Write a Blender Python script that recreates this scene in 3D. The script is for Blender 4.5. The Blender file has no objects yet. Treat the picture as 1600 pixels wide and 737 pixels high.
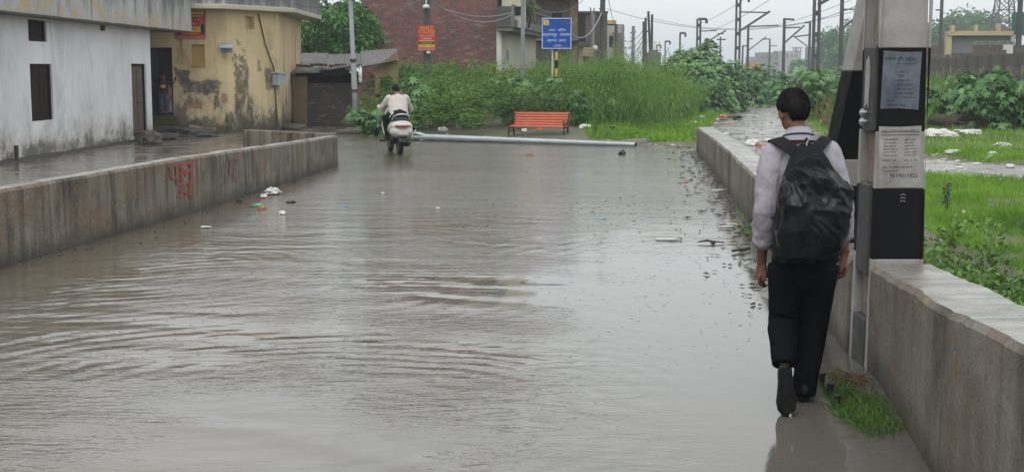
import bpy, bmesh, math, random
import numpy as np
from mathutils import Vector, Matrix, noise as mnoise
random.seed(7); rng = np.random.default_rng(11)
C = bpy.context.scene.collection
R = math.radians
# ---------------------------------------------------------------- camera, sky, sun, exposure
scene = bpy.context.scene
CAMH = 1.8; F = 2100.0; PITCH = math.atan(256.5/F)
cam = bpy.data.cameras.new('camera'); camo = bpy.data.objects.new('camera', cam); C.objects.link(camo)
cam.sensor_fit = 'HORIZONTAL'; cam.sensor_width = 36; cam.lens = F/1600*36; cam.clip_end = 5000; cam.clip_start = .1
camo.location = (0, 0, CAMH); camo.rotation_euler = (math.pi/2-PITCH, 0, 0); scene.camera = camo
SUN_EL, SUN_ROT = 58, 200
w = bpy.data.worlds.new('World'); scene.world = w; w.use_nodes = True; wn = w.node_tree; wn.nodes.clear()
sky = wn.nodes.new('ShaderNodeTexSky'); sky.sky_type = 'NISHITA'; sky.sun_disc = False
sky.sun_elevation = R(SUN_EL); sky.sun_rotation = R(SUN_ROT); sky.air_density = 1.0; sky.dust_density = 3.0; sky.ozone_density = 1.0
hs = wn.nodes.new('ShaderNodeHueSaturation'); hs.inputs['Saturation'].default_value = .16; hs.inputs['Value'].default_value = 1.0
tn = wn.nodes.new('ShaderNodeMix'); tn.data_type = 'RGBA'; tn.inputs[0].default_value = .62; tn.inputs[7].default_value = (8.55, 8.85, 8.95, 1)
bg = wn.nodes.new('ShaderNodeBackground'); bg.inputs['Strength'].default_value = .117
wo = wn.nodes.new('ShaderNodeOutputWorld')
wn.links.new(sky.outputs[0], hs.inputs['Color']); wn.links.new(hs.outputs[0], tn.inputs[6]); wn.links.new(tn.outputs[2], bg.inputs[0]); wn.links.new(bg.outputs[0], wo.inputs[0])
sl = bpy.data.lights.new('sun', 'SUN'); sl.energy = 1.0; sl.angle = R(40); sl.color = (1, .97, .93)
so = bpy.data.objects.new('sun', sl); C.objects.link(so)
az = R(SUN_ROT); sd = Vector((math.sin(az)*math.cos(R(SUN_EL)), math.cos(az)*math.cos(R(SUN_EL)), math.sin(R(SUN_EL))))
so.rotation_euler = sd.to_track_quat('Z', 'Y').to_euler()
vs = scene.view_settings; vs.view_transform = 'Standard'; vs.look = 'None'; vs.gamma = 1; vs.use_curve_mapping = False; vs.exposure = 0.45
scene.cycles.max_bounces = 6; scene.cycles.volume_bounces = 1; scene.cycles.transparent_max_bounces = 8
scene.cycles.caustics_reflective = False; scene.cycles.caustics_refractive = False

# ---------------------------------------------------------------- measuring: a picture direction to a place
def _ray(px, py):
    a = (px-800)/F; b = -(py-368.5)/F; cp, sp = math.cos(PITCH), math.sin(PITCH)
    return Vector((a, cp+b*sp, -sp+b*cp))
def P(px, py, Y): d = _ray(px, py); return Vector((0, 0, CAMH))+d*(Y/d.y)
def G(px, py, z=0): d = _ray(px, py); return Vector((0, 0, CAMH))+d*((z-CAMH)/d.z)

# ---------------------------------------------------------------- node helpers
class Nt:
    def __init__(s, name):
        s.m = bpy.data.materials.new(name); s.m.use_nodes = True; s.n = s.m.node_tree; s.n.nodes.clear(); s._c = {}
    def N(s, t, **k):
        x = s.n.nodes.new(t)
        for a, b in k.items(): setattr(x, a, b)
        return x
    def L(s, a, b):
        if isinstance(a, bpy.types.NodeSocket): s.n.links.new(a, b)
        else:
            try: b.default_value = a
            except Exception: b.default_value = (*a, 1)
    def co(s, scale=(1, 1, 1), kind='Object', rot=(0, 0, 0)):
        if 'tc' not in s._c: s._c['tc'] = s.N('ShaderNodeTexCoord')
        mp = s.N('ShaderNodeMapping'); mp.inputs['Scale'].default_value = scale; mp.inputs['Rotation'].default_value = rot
        s.n.links.new(s._c['tc'].outputs[kind], mp.inputs[0]); return mp.outputs[0]
    def nz(s, scale, detail=4, rough=.55, v=None, dist=0):
        x = s.N('ShaderNodeTexNoise'); x.inputs['Scale'].default_value = scale; x.inputs['Detail'].default_value = detail
        x.inputs['Roughness'].default_value = rough; x.inputs['Distortion'].default_value = dist
        s.n.links.new(v if v is not None else s.co(), x.inputs['Vector']); return x.outputs['Fac']
    def vor(s, scale, v=None, feature='F1'):
        x = s.N('ShaderNodeTexVoronoi', feature=feature); x.inputs['Scale'].default_value = scale
        s.n.links.new(v if v is not None else s.co(), x.inputs['Vector']); return x
    def ramp(s, f, pts, interp='LINEAR'):
        x = s.N('ShaderNodeValToRGB'); x.color_ramp.interpolation = interp; e = x.color_ramp.elements
        while len(e) < len(pts): e.new(.5)
        for q, (p, c) in zip(e, pts):
            q.position = p; q.color = (c, c, c, 1) if isinstance(c, (int, float)) else (*c, 1)
        s.L(f, x.inputs[0]); return x.outputs[0]
    def mix(s, f, a, b, mode='MIX'):
        x = s.N('ShaderNodeMix', data_type='RGBA', blend_type=mode)
        s.L(f, x.inputs[0]); s.L(a, x.inputs[6]); s.L(b, x.inputs[7]); return x.outputs[2]
    def ma(s, op, a, b=0, c=0, clamp=False):
        x = s.N('ShaderNodeMath', operation=op, use_clamp=clamp); s.L(a, x.inputs[0]); s.L(b, x.inputs[1])
        if op in ('MULTIPLY_ADD', 'SMOOTH_MIN', 'COMPARE'): s.L(c, x.inputs[2])
        return x.outputs[0]
    def sep(s, kind='Object'):
        x = s.N('ShaderNodeSeparateXYZ'); s.n.links.new(s.co(kind=kind), x.inputs[0]); return x.outputs
    def vec(s, a, b, c=0):
        x = s.N('ShaderNodeCombineXYZ'); s.L(a, x.inputs[0]); s.L(b, x.inputs[1]); s.L(c, x.inputs[2]); return x.outputs[0]
    def attr(s, name):
        x = s.N('ShaderNodeAttribute'); x.attribute_name = name; return x.outputs['Fac']
    def bump(s, h, strength=.3, dist=.02, nrm=None):
        x = s.N('ShaderNodeBump'); x.inputs['Strength'].default_value = strength; x.inputs['Distance'].default_value = dist
        s.L(h, x.inputs['Height'])
        if nrm is not None: s.n.links.new(nrm, x.inputs['Normal'])
        return x.outputs[0]
    def out(s, col, rough=.7, nrm=None, metal=0, spec=.5, transl=0, emit=None, coat=0, ior=None):
        b = s.N('ShaderNodeBsdfPrincipled'); o = s.N('ShaderNodeOutputMaterial')
        s.L(col, b.inputs['Base Color']); s.L(rough, b.inputs['Roughness']); s.L(metal, b.inputs['Metallic'])
        b.inputs['Specular IOR Level'].default_value = spec; b.inputs['Coat Weight'].default_value = coat
        if ior: b.inputs['IOR'].default_value = ior
        if nrm is not None: s.n.links.new(nrm, b.inputs['Normal'])
        last = b.outputs[0]
        if transl:
            t = s.N('ShaderNodeBsdfTranslucent'); s.L(col, t.inputs[0]); mx = s.N('ShaderNodeMixShader'); mx.inputs[0].default_value = transl
            s.n.links.new(last, mx.inputs[1]); s.n.links.new(t.outputs[0], mx.inputs[2]); last = mx.outputs[0]
        s.n.links.new(last, o.inputs[0]); return s.m
def surf(name, c1, c2=None, scale=3, rough=.7, bump=.25, bscale=30, bd=.01, metal=0, spec=.28, coat=0, rv=.12, fine=.15):
    t = Nt(name); c2 = c2 or tuple(x*.7 for x in c1)
    f = t.ramp(t.nz(scale, 6, .65), [(.32, 0), (.68, 1)]); col = t.mix(f, c1, c2)
    g = t.nz(bscale*1.7, 4, .7); col = t.mix(t.ramp(g, [(.3, fine), (.6, 0)]), col, tuple(x*.45 for x in c1))
    r = t.ramp(t.nz(scale*2.3, 5), [(.3, max(.02, rough-rv)), (.7, min(1, rough+rv))])
    return t.out(col, r, t.bump(t.nz(bscale, 6, .65), bump, bd), metal, spec, coat=coat)

# ---------------------------------------------------------------- mesh helpers
class MB:
    def __init__(s): s.v = []; s.f = []; s.mi = []
    def add(s, vs, fs, mi=0):
        o = len(s.v); s.v.extend([tuple(x) for x in vs]); s.f.extend([tuple(i+o for i in f) for f in fs]); s.mi.extend([mi]*len(fs)); return s
    def box(s, c, size, rz=0, mi=0, M=None):
        x, y, z = [k/2 for k in size]
        vs = [Vector((a*x, b*y, d*z)) for a in (-1, 1) for b in (-1, 1) for d in (-1, 1)]
        if M is None: M = Matrix.Rotation(rz, 4, 'Z')
        vs = [M @ q + Vector(c) for q in vs]
        return s.add(vs, [(0, 1, 3, 2), (4, 6, 7, 5), (0, 4, 5, 1), (2, 3, 7, 6), (0, 2, 6, 4), (1, 5, 7, 3)], mi)
    def b2(s, lo, hi, mi=0): return s.box([(a+b)/2 for a, b in zip(lo, hi)], [abs(b-a) for a, b in zip(lo, hi)], 0, mi)
    def quad(s, a, b, c, d, mi=0): return s.add([a, b, c, d], [(0, 1, 2, 3)], mi)
    def bar(s, a, b, wd, dp, up=(0, 0, 1), mi=0):
        a = Vector(a); b = Vector(b); t = (b-a).normalized(); u = Vector(up)
        if abs(t.dot(u)) > .98: u = Vector((0, 1, 0))
        x = t.cross(u).normalized()*wd/2; y = x.cross(t).normalized()*dp/2
        vs = [a-x-y, a+x-y, a+x+y, a-x+y, b-x-y, b+x-y, b+x+y, b-x+y]
        return s.add(vs, [(0, 3, 2, 1), (4, 5, 6, 7), (0, 1, 5, 4), (1, 2, 6, 5), (2, 3, 7, 6), (3, 0, 4, 7)], mi)
    def tube(s, pts, rad, seg=10, ref=(0, 1, 0), mi=0, cap=True, round_=False):
        pts = [Vector(p) for p in pts]; n = len(pts)
        if not hasattr(rad, '__len__'): rad = [rad]*n
        rad = [(r, r) if not hasattr(r, '__len__') else r for r in rad]
        if round_:
            t0 = (pts[0]-pts[1]).normalized(); t1 = (pts[-1]-pts[-2]).normalized(); m0 = min(rad[0]); m1 = min(rad[-1]); np_ = []; nr = []
            for k in (.96, .75, .4): np_.append(pts[0]+t0*m0*k); nr.append(tuple(q*math.sqrt(1-k*k) for q in rad[0]))
            a = list(zip(np_, nr)); b = [(pts[-1]+t1*m1*k, tuple(q*math.sqrt(1-k*k) for q in rad[-1])) for k in (.4, .75, .96)]
            full = a+list(zip(pts, rad))+b; pts = [q[0] for q in full]; rad = [q[1] for q in full]; n = len(pts)
        vs = []; prev = None
        for i, p in enumerate(pts):
            t = (pts[min(i+1, n-1)]-pts[max(i-1, 0)]).normalized(); rf = Vector(ref)
            if abs(t.dot(rf)) > .97: rf = Vector((1, 0, 0)) if abs(t.x) < .9 else Vector((0, 0, 1))
            x = t.cross(rf).normalized()
            if prev is not None and x.dot(prev) < 0: x = -x
            prev = x; y = x.cross(t).normalized()
            for k in range(seg):
                a = 2*math.pi*k/seg; vs.append(p+x*math.cos(a)*rad[i][0]+y*math.sin(a)*rad[i][1])
        fs = [(i*seg+k, i*seg+(k+1) % seg, (i+1)*seg+(k+1) % seg, (i+1)*seg+k) for i in range(n-1) for k in range(seg)]
        if cap: fs += [tuple(range(seg))[::-1], tuple((n-1)*seg+k for k in range(seg))]
        return s.add(vs, fs, mi)
    def ell(s, c, r, M=None, seg=16, rings=10, mi=0, fn=None):
        vs = []; fs = []
        for i in range(1, rings):
            th = math.pi*i/rings
            for k in range(seg):
                ph = 2*math.pi*k/seg; d = Vector((math.sin(th)*math.cos(ph), math.sin(th)*math.sin(ph), math.cos(th)))
                q = Vector((d.x*r[0], d.y*r[1], d.z*r[2]))
                if fn: q *= fn(d)
                vs.append(q)
        vs += [Vector((0, 0, r[2])), Vector((0, 0, -r[2]))]
        if M is not None: vs = [M @ q for q in vs]
        vs = [q+Vector(c) for q in vs]
        for i in range(rings-2):
            for k in range(seg): fs.append((i*seg+k, (i+1)*seg+k, (i+1)*seg+(k+1) % seg, i*seg+(k+1) % seg))
        t = len(vs)-2
        for k in range(seg): fs.append((t, k, (k+1) % seg)); fs.append((t+1, (rings-2)*seg+(k+1) % seg, (rings-2)*seg+k))
        return s.add(vs, fs, mi)
    def prism(s, poly, z0, z1, mi=0):          # polygon in xy raised from z0 to z1
        n = len(poly); vs = [(p[0], p[1], z0) for p in poly]+[(p[0], p[1], z1) for p in poly]
        fs = [tuple(range(n))[::-1], tuple(range(n, 2*n))]+[(i, (i+1) % n, n+(i+1) % n, n+i) for i in range(n)]
        return s.add(vs, fs, mi)
    def plate(s, o, u, v, poly, t, mi=0):      # polygon (a,b) in the plane o+a*u+b*v, thickness t along the normal
        o, u, v = Vector(o), Vector(u), Vector(v); nn = u.cross(v).normalized()*t; n = len(poly)
        vs = [o+u*a+v*b for a, b in poly]; vs += [q+nn for q in vs]
        fs = [tuple(range(n))[::-1], tuple(range(n, 2*n))]+[(i, (i+1) % n, n+(i+1) % n, n+i) for i in range(n)]
        return s.add(vs, fs, mi)
    def text(s, txt, o, u, v, wd, ht, mi=0):   # text fitted in a wd x ht frame whose centre is o, on plane u,v
        vs, fs = text_geo(txt)
        if not vs: return s
        xs = [q[0] for q in vs]; ys = [q[1] for q in vs]; x0, x1, y0, y1 = min(xs), max(xs), min(ys), max(ys)
        sx = wd/max(1e-6, x1-x0); sy = ht/max(1e-6, y1-y0); o, u, v = Vector(o), Vector(u).normalized(), Vector(v).normalized()
        return s.add([o+u*((q[0]-(x0+x1)/2)*sx)+v*((q[1]-(y0+y1)/2)*sy) for q in vs], fs, mi)
    def mesh(s, name='m'):
        me = bpy.data.meshes.new(name); me.from_pydata(s.v, [], s.f); me.update(); return me
    def build(s, name, mats, parent=None, smooth=False, bevel=0, world=False, origin=None, label=None, fix=True):
        if not isinstance(mats, (list, tuple)): mats = [mats]
        if world and parent is not None:
            l = parent.location; s.v = [(a[0]-l.x, a[1]-l.y, a[2]-l.z) for a in s.v]
        if origin is not None: s.v = [(a[0]-origin[0], a[1]-origin[1], a[2]-origin[2]) for a in s.v]
        me = s.mesh(name)
        for m in mats: me.materials.append(m)
        if len(mats) > 1: me.polygons.foreach_set('material_index', s.mi)
        if fix:
            bm = bmesh.new(); bm.from_mesh(me); bmesh.ops.recalc_face_normals(bm, faces=bm.faces); bm.to_mesh(me); bm.free()
        if smooth: me.polygons.foreach_set('use_smooth', [True]*len(me.polygons))
        o = bpy.data.objects.new(name, me); C.objects.link(o)
        if parent is not None: o.parent = parent
        if origin is not None: o.location = origin
        if bevel:
            b = o.modifiers.new('bevel', 'BEVEL'); b.width = bevel; b.segments = 2; b.limit_method = 'ANGLE'; b.angle_limit = R(40)
        if label: o['label'] = label
        return o
_tx = {}
def text_geo(txt):
    if txt in _tx: return _tx[txt]
    cu = bpy.data.curves.new('t', 'FONT'); cu.body = txt; cu.resolution_u = 2; o = bpy.data.objects.new('t', cu); C.objects.link(o)
    dg = bpy.context.evaluated_depsgraph_get(); me = o.evaluated_get(dg).to_mesh()
    r = ([tuple(v.co) for v in me.vertices], [tuple(p.vertices) for p in me.polygons])
    o.evaluated_get(dg).to_mesh_clear(); bpy.data.objects.remove(o); bpy.data.curves.remove(cu); _tx[txt] = r; return r
def tag(o, label=None, cat=None, group=None, kind=None):
    if label: o['label'] = label
    if cat: o['category'] = cat
    if group: o['group'] = group
    if kind: o['kind'] = kind
    return o
def thing(name, label, cat, loc=(0, 0, 0), rz=0, group=None, scale=1):
    o = bpy.data.objects.new(name, None); o.empty_display_size = .2; C.objects.link(o)
    o.location = loc; o.rotation_euler = (0, 0, rz); o.scale = (scale,)*3; return tag(o, label, cat, group)
def copy_thing(root, loc, rz=0, scale=1, label=None, group=None):
    r = root.copy(); C.objects.link(r); r.location = loc; r.rotation_euler = (0, 0, rz); r.scale = (scale,)*3 if not hasattr(scale, '__len__') else scale
    if label: r['label'] = label
    if group: r['group'] = group
    for ch in list(root.children):
        c = ch.copy(); C.objects.link(c); c.parent = r
        for g in ch.children: d = g.copy(); C.objects.link(d); d.parent = c
    return r
def merged(mb, voxel, smooth=4, fac=.5):       # overlapping shapes become one continuous skin
    me = mb.mesh('tmp'); o = bpy.data.objects.new('tmp', me); C.objects.link(o)
    m = o.modifiers.new('r', 'REMESH'); m.mode = 'VOXEL'; m.voxel_size = voxel
    if smooth: k = o.modifiers.new('s', 'SMOOTH'); k.iterations = smooth; k.factor = fac
    dg = bpy.context.evaluated_depsgraph_get(); r = bpy.data.meshes.new_from_object(o.evaluated_get(dg))
    bpy.data.objects.remove(o); bpy.data.meshes.remove(me); return r
def displace(me, fn):
    n = len(me.vertices); co = np.empty(n*3); me.vertices.foreach_get('co', co); co = co.reshape(-1, 3)
    no = np.empty(n*3); me.vertices.foreach_get('normal', no); no = no.reshape(-1, 3)
    d = np.array([fn(Vector(c), Vector(q)) for c, q in zip(co, no)]); co += no*d[:, None]; me.vertices.foreach_set('co', co.ravel()); me.update()
def link_mesh(me, name, mat, parent, smooth=True, label=None):
    me.name = name; me.materials.clear(); me.materials.append(mat)
    if smooth: me.polygons.foreach_set('use_smooth', [True]*len(me.polygons))
    o = bpy.data.objects.new(name, me); C.objects.link(o); o.parent = parent
    if label: o['label'] = label
    return o
def npmesh(name, V, nper, tone, mat, parent=None, origin=(0, 0, 0), smooth=False):
    V = np.asarray(V, dtype=np.float32).reshape(-1, 3)-np.asarray(origin, dtype=np.float32); n = len(V); nf = n//nper
    me = bpy.data.meshes.new(name); me.vertices.add(n); me.vertices.foreach_set('co', V.ravel())
    me.loops.add(n); me.loops.foreach_set('vertex_index', np.arange(n, dtype=np.int32))
    me.polygons.add(nf); me.polygons.foreach_set('loop_start', np.arange(0, n, nper, dtype=np.int32))
    try: me.polygons.foreach_set('loop_total', np.full(nf, nper, dtype=np.int32))
    except Exception: pass
    me.update(calc_edges=True)
    a = me.attributes.new('tone', 'FLOAT', 'FACE'); a.data.foreach_set('value', np.asarray(tone, dtype=np.float32))
    me.materials.append(mat); o = bpy.data.objects.new(name, me); C.objects.link(o); o.location = origin
    if parent is not None: o.parent = parent; o.location = (0, 0, 0)
    return o
def unit(a): return a/np.maximum(1e-9, np.linalg.norm(a, axis=1, keepdims=True))
def leafquads(p, d, L, W, droop=0):            # diamond leaves: base p, direction d
    n = len(p); d = unit(d); r = unit(rng.normal(size=(n, 3))); s = unit(np.cross(d, r)); L = np.broadcast_to(L, n)[:, None]; W = np.broadcast_to(W, n)[:, None]
    m = p+d*L*.5; tip = p+d*L; tip[:, 2] -= droop*L[:, 0]; m2 = m.copy(); m2[:, 2] -= droop*.2*L[:, 0]
    return np.stack([p, m2+s*W*.5, tip, m2-s*W*.5], 1)
def blades(p, d, L, W):                        # narrow triangles
    n = len(p); d = unit(d); s = unit(np.cross(d, rng.normal(size=(n, 3)))); L = np.broadcast_to(L, n)[:, None]; W = np.broadcast_to(W, n)[:, None]
    return np.stack([p-s*W*.5, p+s*W*.5, p+d*L], 1)
def mesh_obj_grid(name, X, Y, zf, mat):
    V = [(x, y, zf(x, y)) for y in Y for x in X]; nx = len(X)
    Fc = [(j*nx+i, j*nx+i+1, (j+1)*nx+i+1, (j+1)*nx+i) for j in range(len(Y)-1) for i in range(nx-1)]
    m = MB(); m.add(V, Fc); return m.build(name, mat, smooth=True, fix=False)
# ---------------------------------------------------------------- materials
def wall_coord(t):
    o = t.sep(); return t.vec(t.ma('ADD', o[0], t.ma('MULTIPLY', o[1], .83)), o[2], 0), o
def m_concrete(name, base=(.2, .178, .138), dark=(.035, .03, .024), light=(.36, .32, .26), damp=.12, rusty=(.17, .105, .06), fs=.9, sy=3.1, ds=.92):
    t = Nt(name); wc, o = wall_coord(t)
    st = t.ma('ADD', t.ma('MULTIPLY', t.nz(1, 6, .6, t.co((.3, sy, .3)), .9), .6), t.ma('MULTIPLY', t.nz(2.2, 6, .7), .4)); st2 = t.nz(1, 6, .75, t.co((2, 9, .7)), .5)
    big = t.nz(.9, 5, .6); col = t.mix(t.ramp(big, [(.35, 0), (.65, 1)]), base, tuple(b*.8+r*.25 for b, r in zip(base, rusty)))
    col = t.mix(t.ramp(st, [(.42, .85), (.53, 0)]), col, dark); col = t.mix(t.ramp(st2, [(.52, 0), (.72, fs)]), col, light)
    col = t.mix(t.ramp(t.nz(1, 5, .8, t.co((8, 30, 9))), [(.3, .75), (.42, 0)]), col, dark); col = t.mix(t.ramp(t.nz(24, 5, .75), [(.25, .8), (.48, 0)]), col, tuple(x*.5 for x in base))
    dp = t.nz(1, 5, .7, t.co((.5, 7, .16)), .15); up = t.ramp(o[2], [(.1, .25), (.6, 1)]); col = t.mix(t.ma('MULTIPLY', t.ramp(dp, [(.52, 0), (.6, ds)]), up), col, dark); br = t.nz(1.5, 6, .7, t.co((1, .8, 1.2)), .5)
    col = t.mix(t.ramp(br, [(.5, 0), (.62, .65)]), col, rusty); col = t.mix(t.ramp(t.nz(4.5, 6, .75, t.co((1, 1, .5))), [(.6, 0), (.7, .6)]), col, light)
    dm = t.ma('ADD', o[2], t.ma('MULTIPLY', t.nz(3, 4), .25)); col = t.mix(t.ramp(dm, [(damp, .9), (damp+.22, 0)]), col, dark)
    seam = t.ma('FRACT', t.ma('MULTIPLY', t.ma('ADD', o[1], .7), .37)); sm = t.ramp(seam, [(0, 1), (.01, 0)])
    col = t.mix(t.ma('MULTIPLY', sm, .6), col, dark)
    h = t.ma('ADD', t.nz(35, 6, .7), t.ma('MULTIPLY', t.ma('MULTIPLY', st2, .5), fs)); h = t.ma('ADD', h, t.ma('MULTIPLY', t.nz(7, 5, .7), 1.2)); h = t.ma('SUBTRACT', h, sm)
    return t.out(col, t.ramp(big, [(.3, .45), (.7, .8)]), t.bump(h, .75, .016))
def m_walltop():
    t = Nt('wall_top_wet'); col = t.mix(t.ramp(t.nz(2.5, 6, .7), [(.35, 0), (.62, 1)]), (.3, .29, .265), (.17, .155, .13))
    col = t.mix(t.ramp(t.nz(20, 5, .7), [(.3, .6), (.45, 0)]), col, (.09, .08, .065))
    return t.out(col, t.ramp(t.nz(3, 5), [(.35, .1), (.6, .45)]), t.bump(t.nz(22, 5, .6), .35, .01))
def m_plaster_white():
    t = Nt('whitewashed_plaster'); o = t.sep(); big = t.nz(.7, 5, .6)
    col = t.mix(t.ramp(big, [(.35, 0), (.7, 1)]), (.78, .795, .81), (.64, .66, .67))
    st = t.nz(1, 6, .7, t.co((.9, .9, .35)), 1.2); col = t.mix(t.ramp(st, [(.3, .5), (.5, 0)]), col, (.36, .37, .37)); col = t.mix(t.ramp(t.nz(1, 6, .75, t.co((2.2, 2.2, 1.1)), .5), [(.62, 0), (.74, .55)]), col, (.3, .3, .28))
    h = t.ma('SUBTRACT', t.ma('ADD', t.nz(1.4, 6, .7), t.ma('MULTIPLY', t.nz(7, 5, .7), .5)), t.ma('MULTIPLY', o[2], .55))
    col = t.mix(t.ramp(h, [(.3, 0), (.62, .75)]), col, (.42, .39, .33)); col = t.mix(t.ramp(t.ma('ADD', h, t.ma('MULTIPLY', t.nz(5, 6, .8), .35)), [(.72, 0), (.92, .85)]), col, (.1, .095, .08))
    return t.out(col, .75, t.bump(t.nz(6, 7, .7), .35, .03))
def m_fascia():
    t = Nt('mouldy_fascia'); o = t.sep(); st = t.ma('ADD', t.ma('MULTIPLY', t.nz(1, 7, .7, t.co((4, 2.6, .5)), .7), .65), t.ma('MULTIPLY', t.nz(.55, 4, .6), .35)); big = t.nz(1.1, 4)
    col = t.mix(t.ramp(big, [(.3, 0), (.7, 1)]), (.5, .5, .49), (.37, .37, .36))
    lo = t.ramp(o[2], [(.0, 0), (.35, 1)]); k = t.ma('ADD', st, t.ma('MULTIPLY', t.ma('SUBTRACT', o[2], 3.3), -.18))
    col = t.mix(t.ramp(k, [(.37, .85), (.52, 0)]), col, (.08, .085, .09)); col = t.mix(t.ramp(t.nz(9, 6, .75, t.co((1, 1, .5))), [(.3, .5), (.46, 0)]), col, (.13, .13, .12))
    yl = t.ma('MULTIPLY', t.ramp(t.nz(2.2, 5, .7), [(.5, 0), (.62, .8)]), t.ramp(t.ma('ABSOLUTE', t.ma('SUBTRACT', o[2], 3.12)), [(.1, 1), (.28, 0)]))
    col = t.mix(yl, col, (.5, .36, .12))
    return t.out(col, .8, t.bump(t.nz(10, 6, .7), .3, .02))
def m_yellow():
    t = Nt('peeling_yellow_plaster'); o = t.sep(); big = t.nz(.8, 5, .6)
    col = t.mix(t.ramp(big, [(.35, 0), (.65, 1)]), (.68, .545, .33), (.54, .42, .23))
    wh = t.nz(1.9, 7, .7, t.co((1, 1, .5))); g = t.ma('SUBTRACT', wh, t.ma('MULTIPLY', t.ma('SUBTRACT', o[2], .35), .09))
    col = t.mix(t.ramp(g, [(.42, 0), (.5, .8)]), col, (.4, .35, .25)); col = t.mix(t.ramp(g, [(.5, 0), (.54, .9)]), col, (.17, .145, .11)); col = t.mix(t.ramp(t.nz(3.2, 7, .75, t.co((1, 1, .7))), [(.58, 0), (.68, .6)]), col, (.7, .6, .42))
    st = t.nz(1, 6, .65, t.co((3, 3, .28)), .3); col = t.mix(t.ramp(st, [(.3, .85), (.43, 0)]), col, (.08, .065, .05))
    lowd = t.ma('ADD', o[2], t.ma('MULTIPLY', t.nz(4, 5), .9)); col = t.mix(t.ramp(lowd, [(.6, .92), (1.4, 0)]), col, (.075, .062, .042))
    def wx(px):                                     # picture column to the wall's own x (front face, then the turned right face)
        k = (px-800)/F; x = k*39.4
        if x > -8.32: x = k*(39.6+1.5*8.32)/(1-1.5*k)
        return x+8.3
    def bm(px0, px1, z0, z1, wob, sc=2.2, soft=.1):
        a, b = wx(px0), wx(px1); dx = t.ma('ABSOLUTE', t.ma('DIVIDE', t.ma('SUBTRACT', o[0], (a+b)/2), (b-a)/2)); dz = t.ma('ABSOLUTE', t.ma('DIVIDE', t.ma('SUBTRACT', o[2], (z0+z1)/2), (z1-z0)/2))
        d = t.ma('ADD', t.ma('MAXIMUM', dx, dz), t.ma('MULTIPLY', t.ma('SUBTRACT', t.nz(sc, 6, .65), .5), wob)); return t.ramp(d, [(.9-soft, 1), (.9, 0)])
    gr = t.mix(t.nz(4, 5, .7), (.12, .11, .1), (.06, .056, .05))
    for px0, px1, z0, z1, wob, sc, c_, am in ((283, 346, 1.1, 1.62, 2.0, 1.9, gr, 1), (276, 300, 1.45, 1.9, 2.6, 3, gr, .95), (334, 344, .7, 1.3, 2.4, 3, gr, .9), (288, 322, .68, .98, 1.5, 3, (.3, .12, .085), .75), (345, 356, .88, 1.2, 1.5, 3, (.3, .12, .085), .75), (415, 433, 1.2, 2.0, 1.6, 2.5, gr, .9),
        (368, 386, -.1, 2.5, 2.6, 2.4, (.07, .058, .042), .85), (382, 392, .9, 2.6, 2.8, 3, (.1, .085, .06), .7), (386, 400, .0, .9, 2.6, 3, (.06, .05, .04), .85), (404, 412, 1.7, 2.3, 2.2, 4, (.1, .09, .08), .8), (350, 366, .0, .65, 2.4, 3.5, (.05, .045, .035), .85), (300, 345, -.1, .55, 2.8, 3, (.09, .085, .05), .7), (276, 300, 1.95, 2.6, 2.4, 2.5, (.36, .25, .12), .6), (420, 430, 2.2, 3.2, 2.4, 2, (.3, .26, .2), .5)):
        col = t.mix(t.ma('MULTIPLY', t.ma('MULTIPLY', bm(px0, px1, z0, z1, wob, sc, .25), t.ramp(t.nz(5, 6, .75), [(.38, .45), (.55, 1)])), am), col, c_)
    return t.out(col, .82, t.bump(t.nz(5, 7, .7), .5, .04))
def m_brick(name, c1, c2, mortar, sx=4.2, damp=(.05, .045, .04), dampf=.6):
    t = Nt(name); wc, o = wall_coord(t); b = t.N('ShaderNodeTexBrick'); b.inputs['Scale'].default_value = 1.0
    b.inputs['Brick Width'].default_value = .24; b.inputs['Row Height'].default_value = .085; b.inputs['Mortar Size'].default_value = .009
    b.inputs['Color1'].default_value = (*c1, 1); b.inputs['Color2'].default_value = (*c2, 1); b.inputs['Mortar'].default_value = (*mortar, 1); b.inputs['Bias'].default_value = -.1
    t.L(wc, b.inputs['Vector']); col = b.outputs['Color']
    col = t.mix(t.ramp(t.nz(6, 5, .7), [(.35, .75), (.55, 0)]), col, damp)
    st = t.nz(1, 5, .6, t.co((.8, .8, .5))); col = t.mix(t.ramp(st, [(.35, dampf), (.6, 0)]), col, damp)
    spk = t.nz(1, 4, .75, t.co((1.6, 1.6, 5.5))); col = t.mix(t.ramp(spk, [(.53, 0), (.68, .6)]), col, (.34, .22, .19)); rw = t.ramp(t.ma('FRACT', t.ma('MULTIPLY', o[2], 3.4)), [(0, .5), (.12, 0)]); col = t.mix(t.ma('MULTIPLY', rw, t.ramp(t.nz(2, 3), [(.4, 0), (.6, 1)])), col, mortar)
    return t.out(col, .85, t.bump(b.outputs['Fac'], -.4, .015))
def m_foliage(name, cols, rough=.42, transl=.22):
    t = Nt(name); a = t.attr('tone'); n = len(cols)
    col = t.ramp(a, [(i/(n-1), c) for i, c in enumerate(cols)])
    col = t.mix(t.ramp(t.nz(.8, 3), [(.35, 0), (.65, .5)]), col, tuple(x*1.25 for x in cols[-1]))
    return t.out(col, rough, None, spec=.22, transl=transl)
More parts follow.
